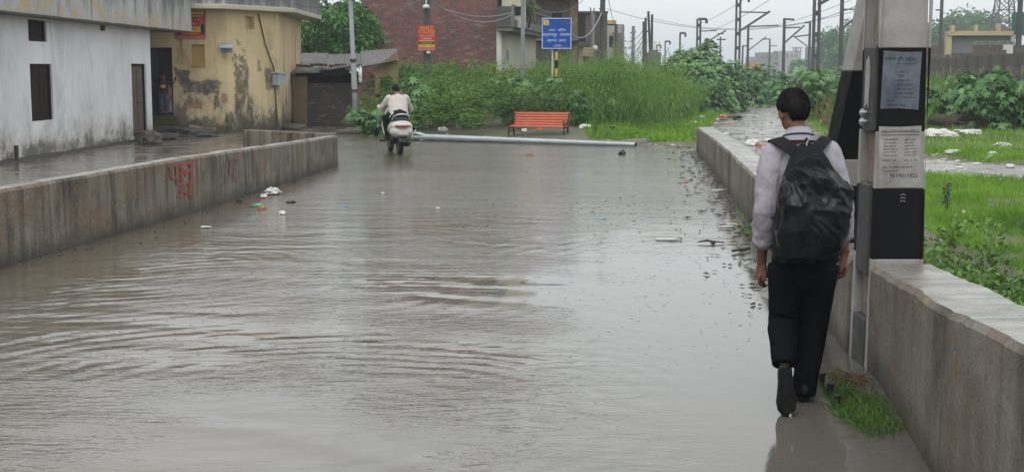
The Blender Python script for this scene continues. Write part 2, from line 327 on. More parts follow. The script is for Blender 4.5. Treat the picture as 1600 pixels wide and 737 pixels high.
def m_water():
    t = Nt('muddy_rain_water'); o = t.sep()
    X, Y = o[0], o[1]
    # mud wash: browner left paints in the wall's reflection too, thinner and greyer right
    k = t.ma('ADD', t.ma('MULTIPLY', X, .11), t.ma('MULTIPLY', t.nz(.35, 4), 1.2)); mud = t.ramp(k, [(.05, 0), (.95, 1)])
    col = t.mix(mud, (.122, .1, .073), (.115, .113, .099))
    pat = t.nz(.6, 4, .6, t.co((.5, 1.4, 1))); far = t.ramp(t.ma('MULTIPLY', Y, .025), [(.42, 0), (.62, 1)])
    col = t.mix(t.ma('MULTIPLY', t.ramp(pat, [(.48, 0), (.6, .6)]), far), col, (.05, .052, .03))  # dark green patches far off paint reflections into the base colour
    # waves: rings spreading from where things pass, wind chop, rain rings
    def rings(cx, cy, fr, fall, dist):
        dx = t.ma('SUBTRACT', X, cx); dy = t.ma('SUBTRACT', Y, cy)
        d = t.ma('SQRT', t.ma('ADD', t.ma('MULTIPLY', dx, dx), t.ma('MULTIPLY', dy, dy)))
        d = t.ma('ADD', d, t.ma('MULTIPLY', t.nz(.55, 3, .5), dist))
        s = t.ma('SINE', t.ma('MULTIPLY', d, fr)); e = t.ma('POWER', 2.718, t.ma('MULTIPLY', d, -fall)); return t.ma('MULTIPLY', s, e)
    calm = t.ramp(t.ma('ADD', X, t.ma('MULTIPLY', t.nz(.5, 3), 2.0)), [(0, 1), (1, 1)])
    rt = t.ma('ADD', t.ma('SUBTRACT', X, t.ma('MULTIPLY', Y, .015)), t.ma('MULTIPLY', t.nz(.6, 3), 1.4))
    calm = t.ramp(t.ma('MULTIPLY', t.ma('ADD', rt, 2), .25), [(.62, 1), (.92, .06)])
    farc = t.ramp(t.ma('MULTIPLY', Y, .05), [(.6, 0), (.95, 1)]); amp = t.ma('MAXIMUM', calm, t.ma('MULTIPLY', farc, 1.2))
    w1 = rings(-1.7, 6.4, 14, .12, 1.3); w2 = rings(2.2, 12.8, 21, .2, 1.2); w3 = rings(-3.2, 2.8, 9, .08, 1.6)
    ch = t.nz(1, 3, .55, t.co((1.2, 4.5, 1))); ch2 = t.nz(1, 3, .6, t.co((5, 16, 1), rot=(0, 0, .25)))
    patch = t.ramp(t.nz(.5, 2), [(.4, 0), (.6, 1)])
    pw = t.ramp(t.nz(.28, 3), [(.42, 0), (.58, 1)]); pw2 = t.ramp(t.nz(.4, 3, .5, t.co(rot=(0, 0, 1))), [(.45, 0), (.6, 1)])
    h = t.ma('ADD', t.ma('MULTIPLY', t.ma('MULTIPLY', w1, pw), .2), t.ma('MULTIPLY', t.ma('MULTIPLY', w2, pw2), .3)); h = t.ma('ADD', h, t.ma('MULTIPLY', w3, .3)); w4 = rings(-.9, 6.9, 31, .16, .6); w5 = rings(-3.5, 12, 27, .2, .7); h = t.ma('ADD', h, t.ma('MULTIPLY', t.ma('MULTIPLY', w4, pw2), .2)); h = t.ma('ADD', h, t.ma('MULTIPLY', w5, .09))
    rd_ = t.nz(1, 4, .6, t.co((1.3, 4.2, 1), rot=(0, 0, -.3)), .8); ln = t.ramp(t.ma('ABSOLUTE', t.ma('SUBTRACT', rd_, .5)), [(0, 0), (.03, .8), (.12, 1)])
    chf = t.ma('MULTIPLY', ch, t.ma('ADD', .15, t.ma('MULTIPLY', t.ma('MULTIPLY', farc, pat), 1.6))); h = t.ma('ADD', h, chf); h = t.ma('ADD', h, t.ma('MULTIPLY', t.ma('MULTIPLY', ch2, t.ma('MAXIMUM', patch, farc)), .9)); h = t.ma('ADD', h, t.ma('MULTIPLY', t.ma('MULTIPLY', ln, pw2), .13))
    h = t.ma('MULTIPLY', h, amp)
    def drops(sc, thr, fr):
        v = t.vor(sc); d = v.outputs['Distance']; r = t.ma('SINE', t.ma('MULTIPLY', d, fr))
        e = t.ramp(d, [(.0, 1), (.1, .5), (.2, 0)]); rnd = t.ramp(v.outputs['Color'], [(thr, 0), (thr+.02, 1)]); return t.ma('MULTIPLY', t.ma('MULTIPLY', r, e), rnd)
    dr = t.ma('ADD', drops(12, .45, 70), drops(6.3, .86, 70)); lf = t.ramp(t.ma('MULTIPLY', t.ma('ADD', t.ma('ADD', X, 6), t.ma('MULTIPLY', t.nz(.5, 2), 2)), .1), [(.28, 1), (.5, .12)])
    dr = t.ma('MULTIPLY', dr, t.ma('MULTIPLY', lf, t.ramp(t.ma('MULTIPLY', Y, .05), [(.38, .05), (.5, 1)])))
    n1 = t.bump(h, .6, .02); n2 = t.bump(dr, 1.0, .014, n1); n3 = t.bump(t.nz(60, 3), .12, .002, n2)
    return t.out(col, t.ma('ADD', t.ramp(t.nz(.9, 4), [(.35, .03), (.7, .09)]), t.ma('MULTIPLY', farc, .09)), n3, spec=.5, ior=1.62)
def m_wetground(name, c1, c2, r0=.05, r1=.4, bs=25, bstr=.4, sc=1.2):
    t = Nt(name); col = t.mix(t.ramp(t.nz(sc, 6, .65), [(.35, 0), (.65, 1)]), c1, c2)
    col = t.mix(t.ramp(t.nz(18, 5, .7), [(.28, .6), (.42, 0)]), col, tuple(x*.4 for x in c1))
    wet = t.nz(sc*1.1, 5, .6); return t.out(col, t.ramp(wet, [(.42, r0), (.6, r1)]), t.bump(t.ma('MULTIPLY', t.nz(bs, 5, .65), t.ramp(wet, [(.4, .15), (.6, 1)])), bstr, .012))
M = dict(
 conc=m_concrete('streaked_concrete'), top=m_walltop(), white=m_plaster_white(), fascia=m_fascia(), yellow=m_yellow(),
 conc2=m_concrete('streaked_concrete_right', (.215, .195, .16), (.045, .038, .028), (.31, .28, .23), .12, rusty=(.15, .11, .075), fs=.18, sy=.8, ds=.35),
 brick=m_brick('dark_red_brick', (.23, .07, .055), (.13, .046, .04), (.15, .105, .095)),
 brick2=m_brick('old_brown_brick', (.16, .09, .06), (.11, .07, .05), (.12, .1, .085)),
 brick3=m_brick('sooty_brick', (.075, .055, .05), (.05, .042, .04), (.06, .055, .05)),
 water=m_water(), yard=m_wetground('wet_yard', (.2, .175, .15), (.13, .112, .095), .04, .3),
 edge=m_wetground('wet_road_edge', (.11, .104, .092), (.07, .065, .055), .03, .16, 30, .25),
 path=m_wetground('wet_rubbly_path', (.25, .235, .215), (.12, .11, .095), .12, .5, 7, .9, .8),
 land=m_wetground('muddy_land', (.12, .105, .07), (.06, .075, .03), .4, .8, 12, .6, .5),
 bank=m_wetground('muddy_bank', (.16, .135, .105), (.1, .085, .065), .15, .6, 9, .8, .9),
 wood=surf('dark_wood', (.032, .02, .017), (.02, .013, .012), 4, .7, spec=.1), woodb=surf('brown_door_wood', (.14, .1, .085), (.09, .065, .055), 3, .6),
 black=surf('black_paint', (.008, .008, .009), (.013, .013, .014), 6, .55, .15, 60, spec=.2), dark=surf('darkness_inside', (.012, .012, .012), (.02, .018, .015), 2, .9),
 cream=surf('cream_plaster', (.56, .53, .43), (.43, .4, .31), .5, .8), grey=surf('grey_cement', (.2, .195, .18), (.12, .115, .105), .7, .85),
 greyd=surf('dark_cement', (.1, .1, .1), (.065, .065, .062), .9, .8), tin=surf('old_tin', (.15, .152, .15), (.07, .062, .055), 1.5, .45, metal=.4),
 galv=surf('galvanised_steel', (.5, .54, .56), (.38, .41, .43), 3, .38, .1, 40, metal=.55), steel=surf('grey_painted_steel', (.26, .29, .31), (.19, .2, .21), 2, .5),
 steeld=surf('dark_mast_steel', (.09, .095, .1), (.06, .06, .062), 2, .6), rust=surf('rusty_steel', (.11, .07, .05), (.07, .05, .04), 2, .75),
 whitep=surf('white_paint', (.62, .62, .6), (.5, .49, .46), 4, .4), yel=surf('yellow_paint', (.6, .42, .12), (.5, .33, .1), 4, .5),
 blue=surf('blue_sign_face', (.005, .075, .36), (.005, .06, .3), 6, .3, .04), bluew=surf('sign_white', (.62, .68, .8), None, 6, .35, .04),
 orange=surf('orange_painted_slat', (.52, .1, .035), (.4, .07, .028), 4, .35, .15, 20, coat=.3), iron=surf('black_cast_iron', (.018, .018, .02), (.03, .028, .026), 5, .4),
 red=surf('red_print', (.5, .035, .03), (.42, .04, .035), 8, .5, .05), yprint=surf('yellow_print', (.68, .48, .05), (.6, .4, .04), 8, .5, .05), gprint=surf('green_print', (.03, .09, .03), None, 8, .5, .05),
 ink=surf('black_ink', (.02, .02, .024), None, 8, .6, .03), redpaint=surf('faded_red_wall_paint', (.42, .12, .085), (.27, .17, .13), 9, .8, .2), redfaint=surf('faint_red_wall_paint', (.26, .13, .11), (.22, .15, .12), 9, .8, .2),
 redbr=surf('exposed_red_brick', (.36, .16, .11), (.3, .2, .13), 8, .85), gpatch=surf('bare_grey_render', (.13, .12, .11), (.075, .07, .063), 3, .85, .6),
 pill=surf('shed_pillar', (.21, .16, .1), (.13, .1, .065), 1.6, .8), tan=surf('tan_board', (.45, .3, .11), (.4, .26, .1), 3, .8), skyblue=surf('pale_blue_metal', (.36, .43, .45), (.3, .34, .34), 3, .6),
 poleconc=surf('mast_concrete', (.36, .35, .335), (.24, .23, .215), 3.5, .6, .35, 40, .006), polepaint=surf('mast_black_paint', (.012, .012, .013), (.014, .014, .015), 4, .55, .3, 45, .004, spec=.03), poleside=surf('mast_weathered_side', (.07, .07, .07), (.045, .045, .045), 5, .5, .4, 40, .005, spec=.2),
 web=surf('mast_brown_web', (.26, .21, .17), (.16, .12, .1), 9, .7, .7, 30, .012), paper=surf('wet_blue_grey_paper', (.15, .17, .2), (.06, .07, .09), 6, .5, .2, 20), paper2=surf('wet_pale_paper', (.38, .37, .355), (.2, .195, .185), 5, .45, .25, 20),
 skin=surf('brown_skin', (.19, .095, .062), (.14, .068, .045), 7, .5, .08, 80, .002, fine=.05), skin2=surf('dark_brown_skin', (.13, .07, .045), None, 7, .5, .08),
 hair=surf('black_hair', (.006, .006, .007), (.01, .009, .009), 20, .5, .5, 120, .004, spec=.12), shirt=surf('pale_lilac_shirt', (.35, .33, .375), (.28, .265, .305), 3, .75, .2, 45, .004, spec=.25, fine=.05),
 shirt2=surf('cream_checked_shirt', (.53, .49, .46), (.47, .42, .39), 40, .8, .2), trous=surf('black_trousers', (.006, .0065, .009), (.01, .0105, .014), 3, .8, .6, 22, .012, spec=.03), trous2=surf('dark_grey_trousers', (.016, .016, .018), None, 3, .8, spec=.1),
 shoe=surf('black_shoe', (.009, .009, .01), (.014, .014, .014), 6, .4, .2, spec=.25), sole=surf('shoe_sole', (.007, .007, .007), (.012, .012, .011), 20, .7, .6, 60, .006, spec=.08), cover=surf('shiny_black_rain_cover', (.004, .0055, .008), (.007, .008, .011), 6, .3, .35, 22, .01, rv=.1, spec=.24),
 bag=surf('black_nylon', (.01, .011, .014), (.015, .016, .02), 5, .6, .3, 90, .002, spec=.05), strap=surf('dark_grey_webbing', (.026, .026, .03), (.02, .02, .024), 5, .8, .3, 120, .002, spec=.05), navy=surf('navy_piping', (.012, .014, .025), None, 5, .7),
 scoot=surf('pearl_white_scooter_paint', (.6, .59, .56), (.52, .51, .48), 3, .2, .03, coat=.6), plast=surf('black_plastic', (.015, .015, .016), (.025, .024, .022), 4, .5), tyre=surf('tyre_rubber', (.014, .014, .014), (.03, .027, .023), 6, .8), lampred=surf('red_lens', (.3, .03, .03), None, 6, .2, .02), chrome=surf('dull_chrome', (.5, .5, .5), None, 4, .25, .05, metal=1),
 plas=surf('white_plastic_litter', (.66, .66, .64), (.5, .49, .46), 9, .4, .5, 20), plasb=surf('blue_plastic_litter', (.2, .38, .5), None, 9, .35), plasg=surf('green_plastic_litter', (.2, .45, .3), None, 9, .35), plasr=surf('orange_litter', (.5, .15, .06), None, 9, .4), stickm=surf('wet_stick', (.06, .045, .03), None, 9, .5), mudc=surf('mud_clod', (.05, .042, .034), (.03, .027, .02), 9, .5, .8),
 stone=surf('wet_stone_slab', (.12, .11, .1), (.07, .063, .055), 3, .4, .6, 12, .02), tarp=surf('grey_tarpaulin', (.09, .09, .092), (.06, .06, .06), 3, .45, .7, 7, .04), rubble=surf('mossy_rubble', (.085, .065, .05), (.045, .05, .025), 2.5, .85, 1, 9, .05),
 moss=surf('mossy_brick_step', (.1, .085, .05), (.05, .065, .025), 3, .85, .7, 12, .03),
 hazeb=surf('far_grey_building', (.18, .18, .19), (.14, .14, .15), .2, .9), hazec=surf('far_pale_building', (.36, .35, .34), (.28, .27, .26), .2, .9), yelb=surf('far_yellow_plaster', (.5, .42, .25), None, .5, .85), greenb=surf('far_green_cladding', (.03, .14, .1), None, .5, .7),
 bark=surf('bark', (.08, .06, .045), (.05, .04, .03), 6, .9, .8), stem=surf('green_stem', (.1, .13, .045), (.12, .08, .04), 6, .6), fence=surf('precast_fence_concrete', (.13, .12, .105), (.075, .07, .062), .9, .85, .5, 8, .03),
 dress=surf('navy_patterned_cloth', (.02, .03, .07), (.12, .14, .2), 14, .8), tee=surf('dark_tshirt', (.04, .035, .05), None, 5, .8),
 curtain=surf('red_pink_cloth', (.3, .06, .07), (.42, .32, .28), 5, .8),
 fweed=m_foliage('weed_leaves', [(.018, .05, .014), (.045, .115, .025), (.1, .2, .04), (.185, .3, .07)]),
 fcast=m_foliage('castor_leaves', [(.014, .05, .016), (.035, .11, .03), (.075, .19, .05), (.2, .33, .15)], .35, .15),
 fgrass=m_foliage('grass_blades', [(.035, .09, .012), (.09, .21, .02), (.15, .32, .03), (.24, .4, .06)], .5, .3),
 ftree=m_foliage('tree_leaves', [(.02, .06, .018), (.04, .11, .028), (.07, .17, .04), (.1, .22, .06)]),
 fdry=m_foliage('dry_stalks', [(.1, .07, .035), (.16, .12, .055), (.13, .16, .05), (.08, .13, .04)], .7, .2))

# ---------------------------------------------------------------- ground, water, path
LW = [(-6.05, 2), (-5.4, 7), (-4.72, 12.25), (-4.1, 17.15), (-3.62, 22.4), (-3.42, 25.2), (-3.38, 26.1)]       # road face of left wall
RWb = [(1.35, 1), (1.62, 3.5), (1.75, 4.5), (1.886, 5.92), (2.125, 7.64), (2.13, 8.0)]                                                  # near right wall, foot
RF = [(2.13, 8.42), (2.79, 15.6), (3.35, 21.3), (3.8, 26), (4.22, 30.8)]                                             # far right wall
def lerp_path(path, y):
    if y <= path[0][1]: return path[0][0]
    for (x0, y0), (x1, y1) in zip(path, path[1:]):
        if y <= y1: return x0+(x1-x0)*(y-y0)/(y1-y0)
    return path[-1][0]
def rightx(y): return lerp_path(RWb+RF, y)
SH = [(-4.9, 40.6), (-2.8, 37.8), (0, 35.2), (3.0, 32.4), (4.3, 31.2), (5.5, 30.4)]
PATH = [(30, 14, 1.6), (16, 18.3, 1.7), (9.5, 22.3, 1.9), (7.2, 25.5, 2.0), (6.2, 29, 1.5), (6.4, 34, 1.5), (8.3, 45, 1.5), (11.2, 60, 1.3), (13.5, 72, 1.2), (19, 100, 1.5), (31, 160, 2.5), (60, 300, 3)]
def dpath(x, y):
    best = 1e9
    for (x0, y0, w0), (x1, y1, w1) in zip(PATH, PATH[1:]):
        dx, dy = x1-x0, y1-y0; u = max(0, min(1, ((x-x0)*dx+(y-y0)*dy)/(dx*dx+dy*dy)))
        d = math.hypot(x-x0-u*dx, y-y0-u*dy)-(w0+u*(w1-w0)); best = min(best, d)
    return best
def shore(x):
    if x <= SH[0][0]: return 1e3
    for (x0, y0), (x1, y1) in zip(SH, SH[1:]):
        if x <= x1: return y0+(y1-y0)*(x-x0)/(x1-x0)
    return SH[-1][1]
def gz(x, y):
    n = mnoise.noise(Vector((x*.35, y*.35, 0)))*.07+mnoise.noise(Vector((x*1.3, y*1.3, 3)))*.02
    if x < -4.9 or (x < rightx(y)+.15 and y < 30.8) or y < shore(x) and x < 4.4:
        d = -.06
        if x < -4.9 and y > 44.6: d = .08+n
        return d
    if y > 30.8 and x < 5.5 or x < 5.5 and y > 30: 
        d = y-shore(x); return min(.02+.05*max(0, d), .2)+n*min(1, max(0, d))
    z = .12+n; p = dpath(x, y)
    if p < .6: z = .04+n*.3+max(0, p)*.1
    if x > 9 and y > 40: z += min(1.3, (x-9)*.05)*min(1, (y-40)/25)*(1 if p > 1.2 else max(0, p)/1.2)
    return z
gx = np.concatenate([[-900, -500, -250, -120, -60, -35, -20], np.arange(-12, 16, .4), np.arange(16, 40, 1.5), [45, 60, 90, 150, 300, 600, 1100]])
gy = np.concatenate([[-200, -60, -15], np.arange(-5, 50, .4), np.arange(50, 110, 2), [120, 150, 200, 300, 500, 900, 1600, 2600]])
land = mesh_obj_grid('ground', list(gx), list(gy), gz, M['land']); tag(land, kind='structure')
wm = MB(); wm.quad((-14, -6, 0), (7, -6, 0), (7, 42, 0), (-14, 42, 0)); tag(wm.build('water', M['water'], fix=False), kind='structure')
# wet yard behind the left wall and in front of the shed
ym = MB(); ym.add([(-6.3, -6, .012), (-40, -6, .012), (-40, 46, .012), (-5.0, 46, .012), (-5.0, 42, .012), (-5.2, 27, .012), (-3.75, 25.8, .012), (-3.9, 22.4, .012), (-4.4, 17, .012), (-5, 12.25, .012), (-5.7, 7, .012)], [tuple(range(11))])
tag(ym.build('yard_pavement', M['yard'], fix=False), kind='structure')
# sloping wet concrete strip along the foot of the right wall
em = MB(); ys = list(np.arange(1, 31, .25)); V = []
for y in ys:
    xr = rightx(y)+.1; wd = (.62 if y < 10 else .62-.15*min(1, (y-10)/10))+.1*mnoise.noise(Vector((y*.9, 0, 0)))+.05*mnoise.noise(Vector((y*4, 0, 0)))
    for k in range(9): u = k/8; V.append((xr-wd*1.5*(1-u), y, -.035+.062*u+.006*mnoise.noise(Vector((xr-u*3, y*3, u*4)))))
em.add(V, [(j*9+i, j*9+i+1, (j+1)*9+i+1, (j+1)*9+i) for j in range(len(ys)-1) for i in range(8)])
tag(em.build('road_edge', M['edge'], smooth=True, fix=False), kind='structure')
# path
pm = MB(); cl = []
for (x0, y0, w0), (x1, y1, w1) in zip(PATH, PATH[1:]):
    n = max(2, int(math.hypot(x1-x0, y1-y0)/.7)) if y0 < 90 else 12
    for i in range(n): u = i/n; cl.append((x0+(x1-x0)*u, y0+(y1-y0)*u, w0+(w1-w0)*u))
cs = []
for i in range(len(cl)):
    a = np.mean([c for c in cl[max(0, i-3):i+4]], axis=0); cs.append(a)
V = []
for i, (x, y, w_) in enumerate(cs):
    t = cs[min(i+1, len(cs)-1)][:2]-cs[max(i-1, 0)][:2]; t = t/np.linalg.norm(t); nx, ny = -t[1], t[0]
    for k in range(9):
        u = -1+k/4; ww = w_*(1+.12*mnoise.noise(Vector((x, y, k)))); X_, Y_ = x+nx*u*ww, y+ny*u*ww
        V.append((X_, Y_, max(gz(X_, Y_), .03)+(.03 if abs(u) < .9 else -.02)+.02*mnoise.noise(Vector((X_*2, Y_*2, 1)))))
pm.add(V, [(j*9+i, j*9+i+1, (j+1)*9+i+1, (j+1)*9+i) for j in range(len(cs)-1) for i in range(8)])
tag(pm.build('path', M['path'], smooth=True, fix=False), kind='structure')

# ---------------------------------------------------------------- concrete walls
def wall(name, pts, label, mat, topmat, z1, thick=.22, batter=0, group=None, side=1, topx=None):
    # pts: foot of the road face; z1(y): height; topx(y): x of the top of the road face
    o = pts[0]; mb = MB(); tp = MB(); ys = []
    for (x0, y0), (x1, y1) in zip(pts, pts[1:]):
        n = max(1, int(abs(y1-y0)/(.07 if y1 < 14 else .2))); ys += [(x0+(x1-x0)*i/n, y0+(y1-y0)*i/n) for i in range(n)]
    ys.append(pts[-1]); V = []; T = []; n = len(ys)
    for i, (x, y) in enumerate(ys):
        xt = topx(y) if topx else x+batter*side; j = .01*mnoise.noise(Vector((y*1.3, 7, 0)))+.006*mnoise.noise(Vector((y*7, 2, 0))); zt = z1(y)+j; e = .016*mnoise.noise(Vector((y*6, 4, 1)))+.014*min(0, mnoise.noise(Vector((y*14, 9, 1))))
        prof = [(x, -.1), (x+(xt-x)*.5+e*.3, zt*.5), (xt+e, zt-.03), (xt+.022*side+e, zt)]; bk = [(xt+(thick-.02)*side, zt+.004), (xt+thick*side, zt-.03), (xt+thick*side, -.1)]
        V.append([(px, y, z) for px, z in prof+bk])
    m = 7; vs = [q for r in V for q in r]
    fs = []; mi = []
    for i in range(n-1):
        for k in range(m-1): fs.append((i*m+k, i*m+k+1, (i+1)*m+k+1, (i+1)*m+k)); mi.append(1 if k == 3 else 0)
    fs += [tuple(range(m))[::-1], tuple((n-1)*m+k for k in range(m))]; mi += [0, 0]
    mb.add(vs, fs); mb.mi = mi
    w_ = mb.build(name, [mat, topmat], origin=(o[0], o[1], 0), fix=True); tag(w_, label, 'wall', group); return w_
lw = wall('concrete_wall', LW, 'long streaked concrete wall left of the flooded road with red painted letters', M['conc'], M['top'], lambda y: .72 if y < 17 else .72-.15*(y-17)/9.1, .2, side=-1)
rw = wall('concrete_wall', RWb[:-1]+[(2.127, 7.9)], 'nearest thick concrete wall at the right, in front of the banded mast', M['conc2'], M['top'], lambda y: .66+.065*max(0, 7.7-y), .38)
rf = wall('concrete_wall', RF, 'curved concrete wall behind the walking boy, ending by the fallen pole', M['conc2'], M['top'], lambda y: .62 if y < 20 else .62-.08*(y-20)/11, .38)
b = MB(); a0 = Vector((-5.6, 28.0)); a1 = Vector((-3.6, 26.25)); d = (a1-a0).normalized(); nn = Vector((-d.y, d.x))*.18
b.prism([(a0.x, a0.y), (a1.x, a1.y), (a1.x+nn.x, a1.y+nn.y), (a0.x+nn.x, a0.y+nn.y)], -.05, .6)
tag(b.build('concrete_wall', [M['conc']], origin=(-4.6, 27.1, 0), bevel=.015), 'short dark concrete wall joining the far end of the long left wall', 'wall')
# red letters painted on the left wall
def on_lw(px, py):
    best = None
    for k in range(400):
        y = 12.25+k*.03; x = lerp_path(LW, y); q = 800+F*x/(y*math.cos(PITCH)+(1.4)*math.sin(PITCH))
        if q >= px: break
    return x, y
def broken(name, c, bg, thr):
    t = Nt(name); n_ = t.ramp(t.nz(11, 6, .7), [(thr-.05, 0), (thr+.05, 1)]); return t.out(t.mix(n_, bg, t.mix(t.nz(3, 4), c, tuple(x*.6 for x in c))), .75, t.bump(t.nz(30, 5), .4, .01))
M['rp'] = broken('blotchy_red_wall_paint', (.42, .085, .055), (.17, .15, .12), .47); M['rq'] = broken('worn_red_wall_paint', (.3, .1, .085), (.19, .17, .14), .52)
for (px0, px1, z0, z1, txt, mt) in ((263, 302, .42, .66, 'पान', 'rp'), (275, 300, .22, .41, 'डा', 'rp'), (357, 372, .26, .62, 'गट', 'rq')):
    xa, ya = on_lw(px0, 0); xb, yb = on_lw(px1, 0); u = Vector((xb-xa, yb-ya, 0)); c = Vector(((xa+xb)/2+.006, (ya+yb)/2, (z0+z1)/2)); un = u.normalized(); off = Vector((un.y, -un.x, 0)); gl = MB()
    for k, (dx, dz) in enumerate(((-.03, 0), (.03, .012))): gl.text(txt, c+off*(.006+.0015*k)+un*dx+Vector((0, 0, dz)), un, (0, 0, 1), u.length, z1-z0)
    gl.build('painted_letters', M[mt], lw, world=True, fix=False)
# ---------------------------------------------------------------- houses on the left
def holed(mb, p0, p1, z0, z1, holes, depth=.16, mi=0, rmi=None):
    # vertical face from p0 to p1 (outside on the right-hand side when walking p0->p1 is +n) with recessed openings (u0,u1,za,zb)
    p0, p1 = Vector((*p0, 0)), Vector((*p1, 0)); L = (p1-p0).length; u = (p1-p0)/L; n = Vector((u.y, -u.x, 0)); rmi = mi if rmi is None else rmi
    us = sorted({0, L, *[h[0] for h in holes], *[h[1] for h in holes]}); zs = sorted({z0, z1, *[h[2] for h in holes], *[h[3] for h in holes]})
    pt = lambda a, z, d=0: p0+u*a+Vector((0, 0, z))-n*d
    for a, b_ in zip(us, us[1:]):
        for c, d in zip(zs, zs[1:]):
            if any(h[0]-1e-6 <= a and b_ <= h[1]+1e-6 and h[2]-1e-6 <= c and d <= h[3]+1e-6 for h in holes): continue
            mb.quad(pt(a, c), pt(b_, c), pt(b_, d), pt(a, d), mi)
    for (a, b_, c, d) in holes:
        mb.quad(pt(a, c), pt(a, c, depth), pt(b_, c, depth), pt(b_, c), rmi); mb.quad(pt(a, d, depth), pt(a, d), pt(b_, d), pt(b_, d, depth), rmi)
        mb.quad(pt(a, c, depth), pt(a, c), pt(a, d), pt(a, d, depth), rmi); mb.quad(pt(b_, c), pt(b_, c, depth), pt(b_, d, depth), pt(b_, d), rmi)
        mb.quad(pt(a, c, depth), pt(b_, c, depth), pt(b_, d, depth), pt(a, d, depth), rmi)
    return pt, u, n
WH = thing('white_house', 'white plastered house with brown shutters, a narrow door and overhanging grey balcony slab', 'house', (-9.6, 36, 0))
A = Vector((-10.75, 2.0)); B = Vector((-9.6, 36.0)); Ln = (B-A).length
def uY(y): return (y-2.0)/34*Ln
mb = MB(); H = [(uY(27.75), uY(28.95), .78, 1.96), (uY(27.75), uY(28.75), 2.42, 2.86), (uY(24.4), uY(26.1), 2.42, 2.9), (uY(34.35), uY(35.55), .16, 2.0)]
pt, u, n = holed(mb, A, B, -.05, 2.95, H, .13)
Bc = (-9.6, 36.0); mb.quad((*Bc, -.05), (-17, 36.3, -.05), (-17, 36.3, 2.95), (*Bc, 2.95)); mb.quad((-17, 36.3, -.05), (-18, 2, -.05), (-18, 2, 2.95), (-17, 36.3, 2.95)); mb.quad((*A, -.05), (-18, 2, -.05), (-18, 2, 2.95), (*A, 2.95))
mb.build('wall', M['white'], WH, world=True)
# small plinth ledge of rough mud render
mb = MB(); 
V = []; nn = 90
for i in range(nn):
    a = Ln*i/(nn-1); j = .03*mnoise.noise(Vector((a*1.7, 0, 0)))+.03*mnoise.noise(Vector((a*5, 0, 0))); q = pt(a, 0); V += [q+n*(.09+j)+Vector((0, 0, -.05)), q+n*(.05+j)+Vector((0, 0, .05+j)), q-n*.01+Vector((0, 0, .09+j))]
mb.add(V, [(3*i+k, 3*i+k+1, 3*i+4+k, 3*i+3+k) for i in range(nn-1) for k in (0, 1)]); mb.build('plinth', M['mudc'], WH, world=True, smooth=True)
# balcony slab
mb = MB(); mb.prism([(-10.25, 2), (-9.12, 38.6), (-18, 38.8), (-18, 2)], 2.9, 3.06); mb.build('slab', M['grey'], WH, world=True)
mb = MB(); fa = Vector((-10.25, 2)); fb = Vector((-9.12, 38.6)); V = []; nn = 60
for i in range(nn):
    q = fa+(fb-fa)*i/(nn-1); j = .012*mnoise.noise(Vector((i*.7, 0, 0))); V += [(q.x+.02, q.y, 2.93+j), (q.x+.02, q.y, 4.35), (q.x-.1, q.y, 4.35), (q.x-.1, q.y, 3.06)]
mb.add(V, [(4*i+k, 4*i+(k+1) % 4, 4*i+4+(k+1) % 4, 4*i+4+k) for i in range(nn-1) for k in range(4)]+[(0, 1, 2, 3), tuple(4*(nn-1)+k for k in range(4))])
mb.b2((-17.9, 38.5, 3.06), (-9.21, 38.62, 4.34)); mb.build('parapet', M['fascia'], WH, world=True)
mb = MB(); mb.b2((-17.5, 3, 3.06), (-12, 37, 6)); mb.build('upper_storey', M['white'], WH, world=True)
def shutter(name, h, panels, mat, par, label=None):
    a, b_, c, d = h; f = MB(); dz = .1
    for (x0, x1, z0, z1) in ((a, b_, d-.05, d), (a, b_, c, c+.05), (a, a+.05, c+.05, d-.05), (b_-.05, b_, c+.05, d-.05)):
        f.bar(pt((x0+x1)/2, z0, dz-.03), pt((x0+x1)/2, z1, dz-.03), x1-x0, .06, up=n)
    o = f.build('window_frame' if 'window' in name else 'door_frame', M['wood'], par, world=True, label=label)
    w_ = (b_-a-.1)/panels
    for k in range(panels):
        s = MB(); x0 = a+.05+k*w_; s.bar(pt(x0+w_/2, c+.05, dz), pt(x0+w_/2, d-.05, dz), w_-.012, .035, up=n)
        for q in range(3): z0 = c+.12+(d-c-.2)*q/3; s.bar(pt(x0+w_/2, z0, dz-.022), pt(x0+w_/2, z0+(d-c-.2)/3-.05, dz-.022), w_-.14, .012, up=n)
        s2 = s.build('shutter' if 'window' in name else 'door_leaf', mat, o); l = WH.location
        s2.parent = o; s2.data.transform(Matrix.Translation(-l))
    return o
shutter('window', H[0], 2, M['wood'], WH); shutter('window', H[1], 1, M['wood'], WH); shutter('window', H[2], 1, M['wood'], WH)
df = shutter('door', H[3], 2, M['woodb'], WH)
mb = MB(); mb.tube([pt(uY(34.95), 1.0, .06), pt(uY(35.1), 1.0, .06)], .02, 6); hd = mb.build('door_latch', M['iron'], WH, world=True)
mb = MB(); q = pt(uY(26.8), 0); mb.tube([q+n*.02+Vector((0, 0, .02)), q+n*.03+Vector((0, 0, .34))], .05, 6); mb.build('drain_pipe', M['rust'], WH, world=True)
mb = MB(); q = pt(uY(32.2), 2.82); mb.box(q+n*.03, (.08, .14, .12)); mb.build('bracket', M['rust'], WH, world=True)
mb = MB(); mb.box((-9.5, 35.0, .1), (.35, 1.1, .16), .03); st = mb.build('door_step', M['stone'], WH, world=True)

